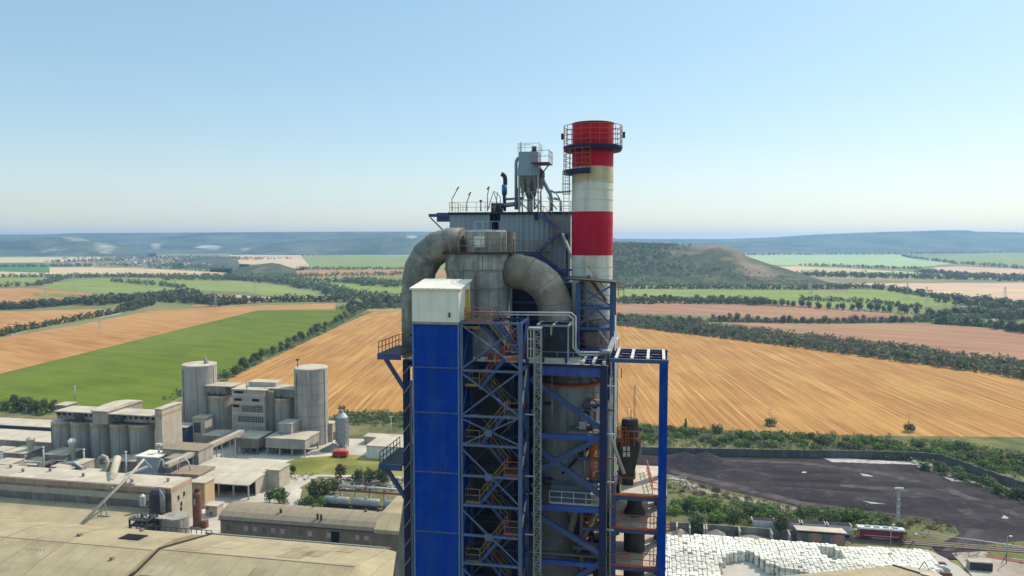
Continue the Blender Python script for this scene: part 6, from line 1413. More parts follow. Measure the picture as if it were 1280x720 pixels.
annex(333, 349, 588, 256, 8, 'small lean-to hut at the gable of the open shed', conc_lt, name='gable_hut')
# barrel roofed shed D
ve = 206.; zE = 8.
t = wthing('barrel_shed', 'long low shed with a brown barrel roof and a stained dark front', 'shed', (-108, 212.5, 0))
prof = [(ve - .4, zE), (ve + .2, zE + .9), (ve + 1.8, zE + 1.9), (ve + 4.2, zE + 2.5), (ve + 6.5, zE + 2.7), (ve + 9, zE + 2.4), (ve + 11.4, zE + 1.6), (ve + 13.2, zE), ]
b = W(); b.extr(prof, -133.4, -82); o = b.build('roof', roof_br, t)
part(t, 'wall', wall_br, -133, -82, ve, ve + 12.8, 0, zE - .003)
for k in range(6):
    q = -133.4 + k * 10.28; b = W()
    for (v0, z0), (v1, z1) in zip(prof, prof[1:]): b.bar((q, v0, z0 + .04), (q, v1, z1 + .04), .2, .1)
    b.build('roof_seam', roof_kh if k % 2 else roof_br, t)
part(t, 'gutter', gutter, -133.5, -82, ve - .62, ve - .42, zE - .3, zE - .05)
for k in range(16): q = -131 + k * 3.05; part(t, 'window', (conc, wall_br, conc)[k % 3] if k % 4 else glass, q, q + 1.4, ve - .06, ve + .05, 4.8, 6.3)
part(t, 'wall_base_band', conc_dk, -133.05, -82, ve - .08, ve - .003, 0, 3.4); part(t, 'door', black, -96, -93.4, ve - .1, ve + .05, 3.5, 6.8)
for k, (x, v) in enumerate(((-114, 209), (-106, 215), (-101, 207.5), (-99.6, 207), (-88, 214), (-84.5, 215.5))):
    z = zE + 2.2; W().lathe(-133 + 133 + x, v, [(.35, z - .5), (.35, z + .8), (.6, z + .9), (.1, z + 1.3)], 10).build('roof_vent', dark, t)
t = wthing('side_bay', 'brighter roofed end bay adjoining the barrel shed near the lift tower', 'shed', (-72, 214, 0))
b = W(); b.extr([(ve - 1, zE - .3), (ve - .8, zE + .8), (ve + 6, zE + 3.6), (ve + 20, zE + 3.9), (ve + 20, zE - .3)], -81.95, -56); b.build('roof', roof_kh, t); part(t, 'wall', wall_br, -81.9, -56.5, ve - .6, ve + 19.5, 0, zE - .31)
part(t, 'verge_strip', roof_dust, -82., -81.7, ve - .9, ve + 20, zE - .2, zE + .2)
t = wthing('overhead_pipe', 'thin long overhead pipe between the big khaki roof and the barrel shed', 'pipe', (-105, 198, 0))
W().tube([(-133, 198, 6.6), (-74, 198, 6.6)], .22, 8).build('pipe_body', roof_br, t)
for k in range(7): W().bar((-132 + k * 9.5, 198, 0), (-132 + k * 9.5, 198, 6.6), .25).build('post', dark, t)
# big near hall A
t = wthing('great_hall', 'huge khaki roofed hall with ridge crease and dark gutter in the foreground', 'hall', (-100, 165, 0))
def roofpart(u0, u1, prof, mt, name='roof'): return W().extr(prof, u0, u1).build(name, mt, t)
profR = [(140, 9.5), (140, 10), (165.2, 16), (187.6, 11), (187.6, 10.4), (165.2, 15.4)]
roofpart(-123.8, -71, profR, roof_kh)
profL = [(138, 7.5), (138, 8), (146, 12.5), (154, 15), (163, 16.6), (171, 16.2), (179, 14.3), (184, 12.3), (187.4, 10.7), (187.4, 10.1), (171, 15.2), (154, 14.2)]
roofpart(-270, -124.2, profL, roof_kh)
b = W()
for (v0, z0), (v1, z1) in (((140, 10.1), (165.2, 16.15)), ((165.2, 16.15), (187.6, 11.1))): b.bar((-124, v0, z0), (-124, v1, z1), .5, .5)
b.build('gutter', gutter, t)
for k in range(8):
    q = -150 - k * 9.; b = W()
    for (v0, z0), (v1, z1) in zip(profL[1:8], profL[2:9]): b.bar((q - .0, v0, z0 + .02), (q + .0, v1, z1 + .02), .22, .12)
    b.build('roof_rib', roof_kh if k % 2 else roof_br, t)
W().bar((-270, 163, 16.62), (-124.4, 163.0, 16.62), .3, .08).build('ridge_seam', roof_br, t); W().bar((-123.6, 165.2, 16.02), (-71, 165.2, 16.02), .35, .1).build('ridge_seam', roof_br, t)
W().hexa([(-138.5, 168.2, 16.45), (-132.5, 168.2, 16.45), (-132.5, 172, 15.95), (-138.5, 172, 15.95), (-138.5, 168.2, 16.55), (-132.5, 168.2, 16.55), (-132.5, 172, 16.3), (-138.5, 172, 16.3)]).build('skylight', black, t)
part(t, 'wall', conc_dk, -269, -71.6, 140.5, 187, 0, 9.4)
b = W(); b.hexa([(-70.99, 140, 9), (-62, 140, 7), (-62, 165.2, 9), (-70.99, 165.2, 15), (-70.99, 140, 9.9), (-62, 140, 8.5), (-62, 165.2, 10.5), (-70.99, 165.2, 15.9)]); b.build('lean_to_roof', roof_kh, t); b = W(); b.hexa([(-70.99, 165.2, 15), (-62, 165.2, 9), (-62, 188.5, 7), (-70.99, 187.6, 10), (-70.99, 165.2, 15.9), (-62, 165.2, 10.5), (-62, 188.5, 8.6), (-70.99, 187.6, 10.9)]); b.build('lean_to_roof', roof_kh, t); part(t, 'lean_to_wall', conc_dk, -70.9, -62.3, 141, 187.5, 0, 6.9)
b = W(); railing(b, [(-62.2, 140, 8.5), (-62.2, 165.2, 10.5), (-62.2, 188.4, 8.6)], 1.3, 1.5, .14, 2); b.build('railing', grey, t)
t = wthing('roof_cooler', 'pale boxed roof cooler with thin rods on the left vaulted roof', 'cooler', (P(24, 712, 13)))
q = P(24, 716, 12); B_ = lambda *a: W().box(*a)
B_(q.x - 3.2, q.x + 3.2, q.y, q.y + 5, 12.6, 14.4).build('body', dark, t); B_(q.x - 3.4, q.x + 3.4, q.y - .2, q.y + 5.2, 14.41, 15).build('top_cover', roof_dust, t)
for k in range(7): W().bar((q.x - 3 + k, q.y + 4.8, 15), (q.x - 3 + k, q.y + 4.8, 16.3), .12).build('rod', grey, t)
for sx in (-1, 1):
    for sy in (.4, 4.6): B_(q.x + sx * 2.9 - .15, q.x + sx * 2.9 + .15, q.y + sy - .15, q.y + sy + .15, 11, 12.6).build('leg', dark, t)
W().tube([(q.x - 14, q.y + 1, 12.6), (q.x - 3.2, q.y + 1, 13.2)], .4, 8).build('inlet_pipe', grey, t)
t = wthing('roof_walkway', 'railed walkway along the lower edge of the khaki roof', 'walkway', (P(80, 718, 13)))
q = P(54, 717, 12.6); q2 = P(112, 721, 12.6); b = W(); railing(b, [q, q2], 1.1, 1.4, .14, 2); b.build('railing', dark, t); W().bar(q, q2, 1., .15).build('deck', grey, t)
# poles with rail near round tank
b = W(); railing(b, [(-150, 187.7, 10.8), (-124, 187.7, 10.8)], 1.2, 1.6, .16, 1); tag(b.build('roof_rail', dark), 'dark post rail along the back eave below the kiln hall end', 'railing')
b = W(); railing(b, [(-123, 187.75, 10.8), (-72, 187.75, 10.8)], .5, 1.2, .16, 1); tag(b.build('eave_rail', lgrey), 'low pale toothed rail along the back eave of the great hall', 'railing')
# rubble
RUB = [roof_dust, conc, conc_dk, wall_br, roof_br]
b = W()
for k in range(260):
    p = P(rnd(402, 505), rnd(599, 614)); s = rnd(.4, 1.5); a_ = rnd(0, PI)
    d = Vector((math.cos(a_), math.sin(a_), rnd(-.3, .3))) * s * rnd(.8, 2.2); z = rnd(.1, 1.3)
    b.bar(p + Vector((0, 0, z)) - d * .5, p + Vector((0, 0, z)) + d * .5, s * .6, s * rnd(.15, .4))
b.build('rubble', M('rubble_mix', (.42, .38, .33), (.16, .14, .12), .5, .9), kind='stuff')
# pipe bridge and tank wagons on the left
t = wthing('pipe_bridge', 'pale thick pipe line on low posts above the grey tank wagons', 'pipe', P(465, 625))
for k, z in enumerate((5.2, 6.4)): pa, pb = PV(423, 616, 246), PV(520, 619, 246); W().tube([(pa.x, 246 + k, z), (pb.x, 246 + k, z)], .38, 10).build('pipe_body', lgrey if k else rust, t)
for k in range(6): q = pa.x + 1 + k * (pb.x - pa.x - 2) / 5; W().box(q - .2, q + .2, 245.8, 247.2, 0, 5).build('post', conc, t)
q = PV(455, 610, 246); W().tube([(q.x, 246.5, 5), (q.x + 1, 246.5, 9)], .2, 8).build('riser', rust, t)
for (x0, x1), l in zip(((405, 437), (441, 475), (480, 514)), ('leftmost grey tank wagon beneath the pale pipe line', 'middle grey tank wagon beneath the pale pipe line', 'right grey tank wagon half hidden by the lift tower')):
    pa, pb = P(x0, 634), P(x1, 634); v = 243.; u0_, u1_ = PV(x0, 628, v).x, PV(x1, 628, v).x
    t = wthing('tank_wagon', l, 'tank wagon', ((u0_ + u1_) / 2, v, 0), 'grey tank wagons')
    W().tube([(u0_, v, 2.5), (u0_ + .4, v, 2.5), (u1_ - .4, v, 2.5), (u1_, v, 2.5)], [1., 1.4, 1.4, 1.], 18).build('tank', grey, t); W().lathe((u0_ + u1_) / 2, v, [(.45, 3.7), (.45, 4.3), (.1, 4.45)], 12).build('dome', grey, t)
    part(t, 'chassis', dark, u0_ - .2, u1_ + .2, v - 1.1, v + 1.1, .85, 1.15)
    for x in (u0_ + 1, u0_ + 2.6, u1_ - 2.6, u1_ - 1): W().tube([(x, v - .85, .47), (x, v + .85, .47)], .45, 14).build('wheelset', dark, t)

# ================================================================== RAILWAY AND BAG YARD (right)
VT = 247.5
for k, dv in enumerate((0,)):
    b = W(); b.box(-10, 150, VT - 2, VT + 2, .42, .5) if False else b.box(-10, 140, VT - 1.9, VT + 1.9, 1.2, 1.32)
RZ = LZ[0] + .05
tag(W().box(-10, 130, VT - 1.9, VT + 1.9, .3, RZ + .15).build('railway', M('ballast', (.2, .16, .13), (.13, .11, .09), 1.5, .95)), kind='structure')
for s in (-1, 1): tag(W().box(-10, 130, VT + s * .76 - .06, VT + s * .76 + .06, RZ + .151, RZ + .3).build('railway', rust), kind='structure')
zr = RZ + .3
def bogie(t, u, v, z):
    o = part(t, 'bogie', dark, u - 1.5, u + 1.5, v - 1.05, v + 1.05, z + .45, z + .85)
    for x in (-.95, .95):
        for s in (-1, 1): W().tube([(u + x, v + s * .9, z + .46), (u + x, v + s * .68, z + .46)], .46, 14).build('wheel', rust, o)
def wagon(u0, u1, label):
    t = wthing('hopper_wagon', label, 'goods wagon', ((u0 + u1) / 2, VT, zr), 'white goods wagons'); v = VT
    b = W(); b.hexa([(u0 + .8, v - 1.1, zr + 1.1), (u1 - .8, v - 1.1, zr + 1.1), (u1 - .8, v + 1.1, zr + 1.1), (u0 + .8, v + 1.1, zr + 1.1), (u0 + .2, v - 1.4, zr + 3.9), (u1 - .2, v - 1.4, zr + 3.9), (u1 - .2, v + 1.4, zr + 3.9), (u0 + .2, v + 1.4, zr + 3.9)]); o = b.build('body', wagon_w, t)
    for k in range(7): q = u0 + .9 + (u1 - u0 - 1.8) * k / 6; W().hexa([(q - .07, v - 1.18, zr + 1.1), (q + .07, v - 1.18, zr + 1.1), (q + .07, v - 1.05, zr + 1.1), (q - .07, v - 1.05, zr + 1.1), (q - .07, v - 1.47, zr + 3.9), (q + .07, v - 1.47, zr + 3.9), (q + .07, v - 1.3, zr + 3.9), (q - .07, v - 1.3, zr + 3.9)]).build('side_rib', wagon_w, o)
    part(t, 'load', coalpile, u0 + .4, u1 - .4, v - 1.25, v + 1.25, zr + 3.902, zr + 4.05); part(t, 'chassis', dark, u0, u1, v - 1, v + 1, zr + .86, zr + 1.09)
    for s in (u0 + .15, u1 - .35): part(t, 'end_rim', wagon_w, s, s + .2, v - 1.45, v + 1.45, zr + 3.7, zr + 4.12)
    bogie(t, u0 + 2, v, zr); bogie(t, u1 - 2, v, zr)
us_ = PV(938, 655, VT).x; ue_ = PV(1065, 660, VT).x; n = 4; L_ = (ue_ - us_) / n
for k, l in enumerate(('leftmost white goods wagon with dark load', 'second white goods wagon partly behind the round tree', 'third white goods wagon behind the brick hut', 'rightmost white goods wagon next to the locomotive')): wagon(us_ + k * L_ + .15, us_ + (k + 1) * L_ - .15, l)
# locomotive
l0, l1 = PV(1068, 668, VT).x, PV(1132.5, 672, VT).x
t = wthing('locomotive', 'dark red locomotive with yellow ends and a pale roof on the track', 'locomotive', ((l0 + l1) / 2, VT, zr)); v = VT
part(t, 'body', loco_r, l0 + 1.2, l1 - 1.2, v - 1.4, v + 1.4, zr + 1.1, zr + 3.5)
for (a0, a1, c0, c1) in ((l0, l0 + 1.199, .4, 0), (l1 - 1.199, l1, 0, .4)):
    b = W(); b.hexa([(a0, v - 1.35, zr + 1.1), (a1, v - 1.35, zr + 1.1), (a1, v + 1.35, zr + 1.1), (a0, v + 1.35, zr + 1.1), (a0 + c0, v - 1.3, zr + 3.6), (a1 - c1, v - 1.3, zr + 3.6), (a1 - c1, v + 1.3, zr + 3.6), (a0 + c0, v + 1.3, zr + 3.6)]); o = b.build('cab', loco_y, t)
    m_ = (a0 + a1) / 2; W().box(m_ - .45, m_ + .45, v - 1.36, v - 1.25, zr + 2.5, zr + 3.3).build('window', glass, o)
b = W(); b.extr([(v - 1.38, zr + 3.501), (v - 1.1, zr + 3.9), (v, zr + 4.05), (v + 1.1, zr + 3.9), (v + 1.38, zr + 3.501)], l0 + .7, l1 - .7); b.build('roof', wagon_w, t)
for k in range(4): q = l0 + 3 + k * (l1 - l0 - 6) / 3.4; part(t, 'roof_fan', grey, q, q + 1.5, v - .6, v + .6, zr + 3.95, zr + 4.25)
part(t, 'stripe', wagon_w, l0 + 2.5, l1 - 2.5, v - 1.43, v - 1.401, zr + 1.5, zr + 1.62)
for k in range(6): q = l0 + 3 + k * 2; part(t, 'grille', dark, q, q + 1., v - 1.42, v - 1.401, zr + 2.4, zr + 3.1)
part(t, 'chassis', dark, l0 + .2, l1 - .2, v - 1.2, v + 1.2, zr + .86, zr + 1.099); bogie(t, l0 + 3.2, v, zr); bogie(t, l1 - 3.2, v, zr)
# brick hut
h0, h1 = PV(997, 680, 239.5).x, PV(1056, 680, 239.5).x; hz_ = PV(1020, 664, 239.5).z
t = wthing('brick_hut', 'low grey hut with orange boarded panels and a pale flat roof', 'hut', ((h0 + h1) / 2, 242, 0))
part(t, 'wall', M('hut_wall', (.2, .17, .15), (.14, .12, .11), .5, .85), h0, h1, 239.5, 244.8, 0, hz_ - .85); b = W(); b.hexa([(h0 - .5, 239., hz_ + .003), (h1 + .5, 239., hz_ + .003), (h1 + .5, 245.2, hz_ - .8), (h0 - .5, 245.2, hz_ - .8), (h0 - .5, 239., hz_ + .2), (h1 + .5, 239., hz_ + .2), (h1 + .5, 245.2, hz_ - .6), (h0 - .5, 245.2, hz_ - .6)]); b.build('roof', roof_dust, t)
for a_, w_, mt in ((.28, 2.2, orange), (.78, 2.4, orange)): q = h0 + (h1 - h0) * a_; part(t, 'boarded_panel', M('faded_board', (.34, .17, .1), (.26, .14, .1), 1, .8), q, q + w_, 239.42, 239.499, .4, hz_ - .6)
for a_, w_ in ((.08, 2.), (.52, 2.4)):
    q = h0 + (h1 - h0) * a_; f = part(t, 'window', glass, q, q + w_, 239.43, 239.499, .9, hz_ - .7); part(t, 'sill', conc, q - .1, q + w_ + .1, 239.3, 239.42, .75, .9) if False else W().box(q - .1, q + w_ + .1, 239.3, 239.42, .75, .9).build('sill', conc, f)
tag(W().lathe(h1 + 1.4, 238, [(1.9, 0), (1.7, .6), (.9, 1.), (.1, 1.1)], 18).build('tarp_heap', wagon_w), 'small white tarpaulin heap at the right corner of the hut', 'heap')
# concrete bays
t = wthing('bay_wall', 'low grey concrete bay wall with buttress stubs behind the bag field', 'wall', (24, 243, 0)); w0, w1 = P(838, 664).x, P(992, 668).x
part(t, 'wall', conc_dk, w0, w1, 244, 244.5, 0, 2.8)
for x in (846, 862, 880, 883, 924, 964, 986): q = PV(x, 665, 242).x; part(t, 'buttress', conc, q - .25, q + .25, 239.5, 243.99, 0, 3.)
for (px, py, rx, ry, h, mt), l in zip(((850, 668, 4, 3, 1.8, dirtm), (895, 669, 5, 3, 2, conc_dk), (915, 670, 4, 3, 1.6, coalpile), (940, 672, 6, 2.5, 1, dirtm), (985, 672, 4, 2.5, 1.4, conc_dk)), ('reddish sand heap in the first concrete bay', 'grey gravel heap in the concrete bay below the tall tree', 'dark gravel heap in the middle concrete bay', 'low tan sand heap in the wide concrete bay', 'small grey heap in the bay beside the hut')):
    heap(px, py, rx, ry, h, mt, 'sand_heap', label=l, cat='heap', group='heaps in the bays')
# retaining wall behind the coal yard (panels)
ctr = [(770, 566, 3), (838, 569, 3.4), (920, 570.5, 3.4), (1000, 572, 3.4), (1080, 573, 3.4), (1150, 574.5, 3.2)]
t = wthing('yard_wall', 'long dark panelled concrete wall behind the coal yard', 'wall', P(1000, 572))
for (xa, ya, ha), (xb_, yb_, hb) in zip(ctr, ctr[1:]):
    pa, pb = P(xa, ya), P(xb_, yb_); b = W(); d = (pb - pa); n = 5
    nn = Vector((-d.y, d.x, 0)).normalized() * .3
    b.hexa([pa - nn, pb - nn, pb + nn, pa + nn, pa - nn + Vector((0, 0, ha)), pb - nn + Vector((0, 0, hb)), pb + nn + Vector((0, 0, hb)), pa + nn + Vector((0, 0, ha))]); b.build('wall_run', soot, t)
    for k in range(n): q = pa + d * (k / n); W().box(q.x - .3, q.x + .3, q.y - .6, q.y - .32, 0, ha + .2).build('pier', soot, t)
ctr = [(1150, 574.5, 3.2), (1170, 577, 3.6), (1190, 583, 3.6), (1215, 592, 3.6), (1245, 603, 3.6), (1290, 618, 3.6)]
t = wthing('stepped_wall', 'dark stepped concrete wall running down right beside the coal yard', 'wall', P(1215, 594))
for (xa, ya, ha), (xb_, yb_, hb) in zip(ctr, ctr[1:]):
    pa, pb = P(xa, ya), P(xb_, yb_); d = pb - pa
    for k in range(4):
        qa, qb = pa + d * (k / 4), pa + d * ((k + 1) / 4); nn = Vector((-d.y, d.x, 0)).normalized() * .35; h = ha + (.25 if k % 2 else 0)
        W().hexa([qa - nn, qb - nn, qb + nn, qa + nn] + [x + Vector((0, 0, h)) for x in (qa - nn, qb - nn, qb + nn, qa + nn)]).build('wall_run', soot, t)
b = W()
for k in range(320):
    f = rnd(0, 1); x = 1140 + f * 150; y = 576 + f * 44 + rnd(0, 7); p = P(x, y); s = rnd(.3, 1.1); b.bar(p + Vector((-s, 0, s * .3)), p + Vector((s * rnd(.2, 1), s * rnd(-.6, .6), s * rnd(.2, .9))), s, s * .7)
b.build('rubble', MATS['rubble_mix'], kind='stuff')
# big bags
SHAPE = []
def inpoly(x, y, poly):
    c = False
    for (x0, y0), (x1, y1) in zip(poly, poly[1:] + poly[:1]):
        if (y0 > y) != (y1 > y) and x < (x1 - x0) * (y - y0) / (y1 - y0) + x0: c = not c
    return c
S_ = 1.2
ZB = LZ[0] + .02
reg = [(p.x, p.y) for p in (P(x, y, 3.3) for x, y in ((830, 670), (870, 668), (1000, 678), (1040, 681), (1075, 684), (1150, 687), (1165, 694), (1172, 706), (1172, 735), (820, 735)))]
holes = [[(p.x, p.y) for p in (P(x, y, 2) for x, y in h_)] for h_ in ([(899, 735), (902, 702), (915, 696), (935, 694), (947, 700), (960, 710), (985, 717), (1010, 721), (1010, 735)], [(1022, 689), (1038, 689), (1052, 695), (1056, 704), (1042, 706), (1030, 699)], [(851, 668), (854, 668), (856, 690), (868, 700), (866, 701), (853, 692)], [(1112, 688), (1115, 688), (1116, 699), (1112, 699)])]
cells = {}
for i in range(-4, 80):
    for j in range(0, 50):
        x, y = i * S_ + 1, 196 + j * S_
        if inpoly(x, y, reg) and not any(inpoly(x, y, h_) for h_ in holes) and rnd(0, 1) > .012: cells[(i, j)] = 3 if y > 208 else 3
def bagmesh(k):
    b = MB(); n = 12; r0 = .575
    for (z0, q0), (z1, q1) in zip(((0, .9), (.1, 1), (.5, 1.04), (.92, 1.), (1.02, .9)), ((.1, 1), (.5, 1.04), (.92, 1.), (1.02, .9), (1.08, .3))):
        ra = []; rb = []
        for a in range(n):
            an = 2 * PI * (a + .5) / n; sq = (abs(math.cos(an)) ** 5 + abs(math.sin(an)) ** 5) ** -.2
            for (z, q, l) in ((z0, q0, ra), (z1, q1, rb)):
                w = 1 + .12 * noise.noise(Vector((math.cos(an) * 1.3, math.sin(an) * 1.3 + z, k * 5.)))
                l.append(b.pt((r0 * q * sq * w * math.cos(an), r0 * q * sq * w * math.sin(an), z)))
        for a in range(n): b.fa((ra[a], ra[(a + 1) % n], rb[(a + 1) % n], rb[a]), True)
    top = [b.pt((r0 * .3 * math.cos(2 * PI * (a + .5) / n), r0 * .3 * math.sin(2 * PI * (a + .5) / n), 1.08)) for a in range(n)]; b.fa(top)
    return b
protos = []
for k in range(4):
    b = bagmesh(k); o = b.build('bulk_bag', bagm); protos.append(o)
vis = []
for (i, j), h in cells.items():
    x, y = i * S_ + 1, 196 + j * S_
    edge = (i, j - 1) not in cells or (i + 1, j) not in cells or (i - 1, j) not in cells
    for k in range(3):
        if k == 2 or edge: vis.append((x + rnd(-.13, .13), y + rnd(-.13, .13), ZB + k * 1.05 + (rnd(-.12, .14) if k == 2 else 0), k))
def inframe(x, y, z):
    w = FP @ Vector((x, y, z)); d = w - CAM; f = d.y * CP - d.z * SP; 
    px, py = 640 + F * d.x / f, 360 - F * (d.y * SP + d.z * CP) / f
    return 838 < px < 1180 and py < 719
def hidden(x, y): 
    w = FP @ Vector((x, y, 3)); return False
near = sorted([q for q in vis if inframe(*q[:3]) and q[3] == 2], key=lambda q: q[1])
ind = near[:285]; iset = set(id(q) for q in ind)
for q in ind:
    w = FP @ Vector(q[:3]); o = random.choice(protos).copy(); C.objects.link(o); o.location = w; o.rotation_euler = (rnd(-.05, .05), rnd(-.05, .05), -ROT + rnd(-.16, .16)); s = rnd(.93, 1.07); o.scale = (s, s, rnd(.94, 1.08))
    tag(o, 'bulging white bulk bag on the near side of the wide bag field', 'bulk bag', 'bulk bags of the near field side')
bb = W()
pv_ = [(list(o.data.vertices), list(o.data.polygons)) for o in protos]
pvc = [([v.co + BASE[o.name] * 0 for v in o.data.vertices], [tuple(p.vertices) for p in o.data.polygons]) for o in protos]
for q in vis:
    if id(q) in iset: continue
    vs_, fs_ = random.choice(pvc); off = len(bb.v); a_ = rnd(-.16, .16); s = rnd(.93, 1.07); ca, sa_ = math.cos(a_) * s, math.sin(a_) * s
    for c_ in vs_: bb.pt((q[0] + c_.x * ca - c_.y * sa_, q[1] + c_.x * sa_ + c_.y * ca, q[2] + c_.z))
    for f_ in fs_: bb.fa([off + n_ for n_ in f_], True)
bb.build('bulk_bag_field', M('white_bag_mass', (.8, .77, .68), (.62, .59, .51), .7, .8, patch=(.5, .46, .38), pa=.7, ps=.2), kind='stuff')
for o in protos: bpy.data.objects.remove(o)
# roof at the lower right
A1, A2 = P(940, 722, 12), P(1134, 704.5, 12); dd = (A2 - A1).normalized(); nn = Vector((dd.y, -dd.x, 0))
t = wthing('packing_hall', 'khaki roofed packing hall with a gabled end at the lower right', 'hall', (A2.x - 20, A2.y - 10, 0))
A1 = A2 - dd * 62
def ph(a, s, z): v_ = A2 - dd * a + nn * s; return (v_.x, v_.y, z)
b = W(); b.hexa([ph(62, 0, 11.4), ph(4, 0, 11.4), ph(4, 9, 13.2), ph(62, 9, 13.2), ph(62, 0, 11.8), ph(4, 0, 11.8), ph(4, 9, 13.8), ph(62, 9, 13.8)]); b.build('roof', roof_kh, t)
b = W(); b.hexa([ph(62, 9, 13.2), ph(4, 9, 13.2), ph(4, 26, 9), ph(62, 26, 9), ph(62, 9, 13.8), ph(4, 9, 13.8), ph(4, 26, 9.5), ph(62, 26, 9.5)]); b.build('roof', roof_kh, t)
b = W(); b.hexa([ph(3.9, 0, 11.2), ph(-5.5, 1.5, 10.4), ph(-5.5, 9, 10.4), ph(3.9, 9, 12.9), ph(3.9, 0, 11.9), ph(-5.5, 1.5, 10.9), ph(-5.5, 9, 10.9), ph(3.9, 9, 13.9)]); b.build('end_roof', roof_dust, t)
W().bar(ph(3.95, -.1, 11.9), ph(3.95, 9.1, 13.95), .5, .3).build('gutter', gutter, t)
b = W(); b.hexa([ph(61, .6, 0), ph(-5, 2, 0), ph(-5, 25, 0), ph(61, 25, 0), ph(61, .6, 9), ph(-5, 2, 9), ph(-5, 25, 9), ph(61, 25, 9)]); b.build('wall', conc_dk, t)
W().bar(ph(-1.5, 2, 10.9), ph(-3., 2.4, 13.4), .14).build('frame_leg', dark, t); W().bar(ph(-4.5, 2.6, 10.8), ph(-3., 2.4, 13.4), .14).build('frame_leg', dark, t)
for k in range(14):
    q = P(rnd(1163, 1185), rnd(707, 722)); s = rnd(.6, 1.4); tag(W().box(q.x - s, q.x + s, q.y - s * .6, q.y + s * .6, .02 + LZ[0], LZ[0] + s * .8).box(q.x - s * .5, q.x + s * .6, q.y - s * .4, q.y + s * .3, LZ[0] + s * .8, LZ[0] + s).build('scrap_piece', (conc, rust, lgrey)[k % 3]), 'scrap piece lying beside the packing hall end', 'scrap', 'scrap by the packing hall')
# floodlight mast and lamp posts
p = P(1122, 657); t = wthing('floodlight_mast', 'slim lattice floodlight mast with pale lamp head in front of the coal yard', 'floodlight', p); zt_m = PV(1122, 611, p.y).z
for sx in (-1, 1):
    for sy in (-1, 1): W().bar((p.x + sx * .45, p.y + sy * .45, 0), (p.x + sx * .3, p.y + sy * .3, zt_m), .12).build('leg', lgrey, t)
b = W()
for k in range(14):
    z0, z1 = zt_m * k / 14, zt_m * (k + 1) / 14
    for s in (-1, 1): b.bar((p.x - .4 * s, p.y - .4, z0), (p.x + .4 * s, p.y - .4, z1), .08)
    b.bar((p.x - .4, p.y - .4, z1), (p.x + .4, p.y - .4, z1), .09)
b.build('lattice', lgrey, t); part(t, 'platform', grey, p.x - 1.2, p.x + 1.2, p.y - 1, p.y + 1, zt_m, zt_m + .15)
for k in range(4): part(t, 'lamp_head', white_roof, p.x - 1.1 + k * .6, p.x - .7 + k * .6, p.y - 1.1, p.y - .7, zt_m + .2, zt_m + .8)
for k in range(3): part(t, 'ladder_plate', white_roof, p.x - .35, p.x + .35, p.y - .5, p.y - .42, zt_m * (.35 + .18 * k), zt_m * (.35 + .18 * k) + .5)
def lamppost(px, py, h, label):
    p = P(px, py); t = wthing('lamp_post', label, 'lamp post', p, 'lamp posts by the railway'); W().tube([(p.x, p.y, 0), (p.x, p.y, h)], [.16, .1], 8).build('shaft', grey, t); W().bar((p.x, p.y, h), (p.x + .6, p.y - .3, h + .3), .1).build('arm', grey, t); part(t, 'lamp_head', white_roof, p.x + .3, p.x + 1., p.y - .6, p.y - .2, h + .25, h + .5); W().bar((p.x, p.y, 3), (p.x - 2, p.y - 1, 0), .12).build('stay', dark, t)
lamppost(1258, 705, 8.2, 'dark lamp post with white head by the lower right track'); lamppost(1113, 684, 7, 'thin grey lamp post in front of the red locomotive'); lamppost(1141, 688, 5, 'short dark post right of the red locomotive'); lamppost(1066, 680, 4.5, 'thin short post right of the brick hut')
t = wthing('overhead_cable_pipe', 'thin pale overhead pipe crossing the dirt towards the right edge', 'pipe', P(1230, 690))
pa, pb, pe = P(1133, 664, 4), P(1220, 675, 4), P(1320, 690, 4); W().tube([pa, pb, pe], .16, 8).build('pipe_body', lgrey, t)
for f in (.05, .5, .95): q = pa + (pe - pa) * f; W().bar((q.x, q.y, 0), (q.x, q.y, q.z), .16).build('post', grey, t)
t = wthing('loading_ramp', 'small dark concrete slab ramp on the dry bank at lower right', 'ramp', P(1224, 711)); q = P(1224, 712); W().hexa([(q.x - 3, q.y - 1.2, 0), (q.x + 3, q.y - 1.2, 0), (q.x + 3, q.y + 1.2, 0), (q.x - 3, q.y + 1.2, 0), (q.x - 3, q.y - 1.2, 2.6), (q.x + 3, q.y - 1.2, 2.8), (q.x + 3, q.y + 1.2, 2.8), (q.x - 3, q.y + 1.2, 2.6)]).build('slab', dirtm, t)
part(t, 'kerb', dark, q.x - 3, q.x + 3, q.y - 1.3, q.y - 1.21, 0, 2.4)
# conveyor frame seen right of the blue leg at the coal yard edge
t = wthing('coal_conveyor', 'pale low conveyor frame at the coal yard edge by the blue leg', 'conveyor', P(850, 602))
pa, pb = P(832, 598, 5), P(858, 601, 4); W().bar(pa, pb, 1.6, .4).build('deck', conc, t); W().bar(pa + Vector((0, 0, 1.2)), pb + Vector((0, 0, 1.2)), .2).build('handrail', lgrey, t)
for f in (.1, .4, .7, 1): q = pa + (pb - pa) * f; W().bar((q.x, q.y, 0), (q.x, q.y, q.z + 1.2), .3).build('post', conc, t)
pe = P(865, 614, .6); W().bar(pb, pe, .4).build('brace', lgrey, t)

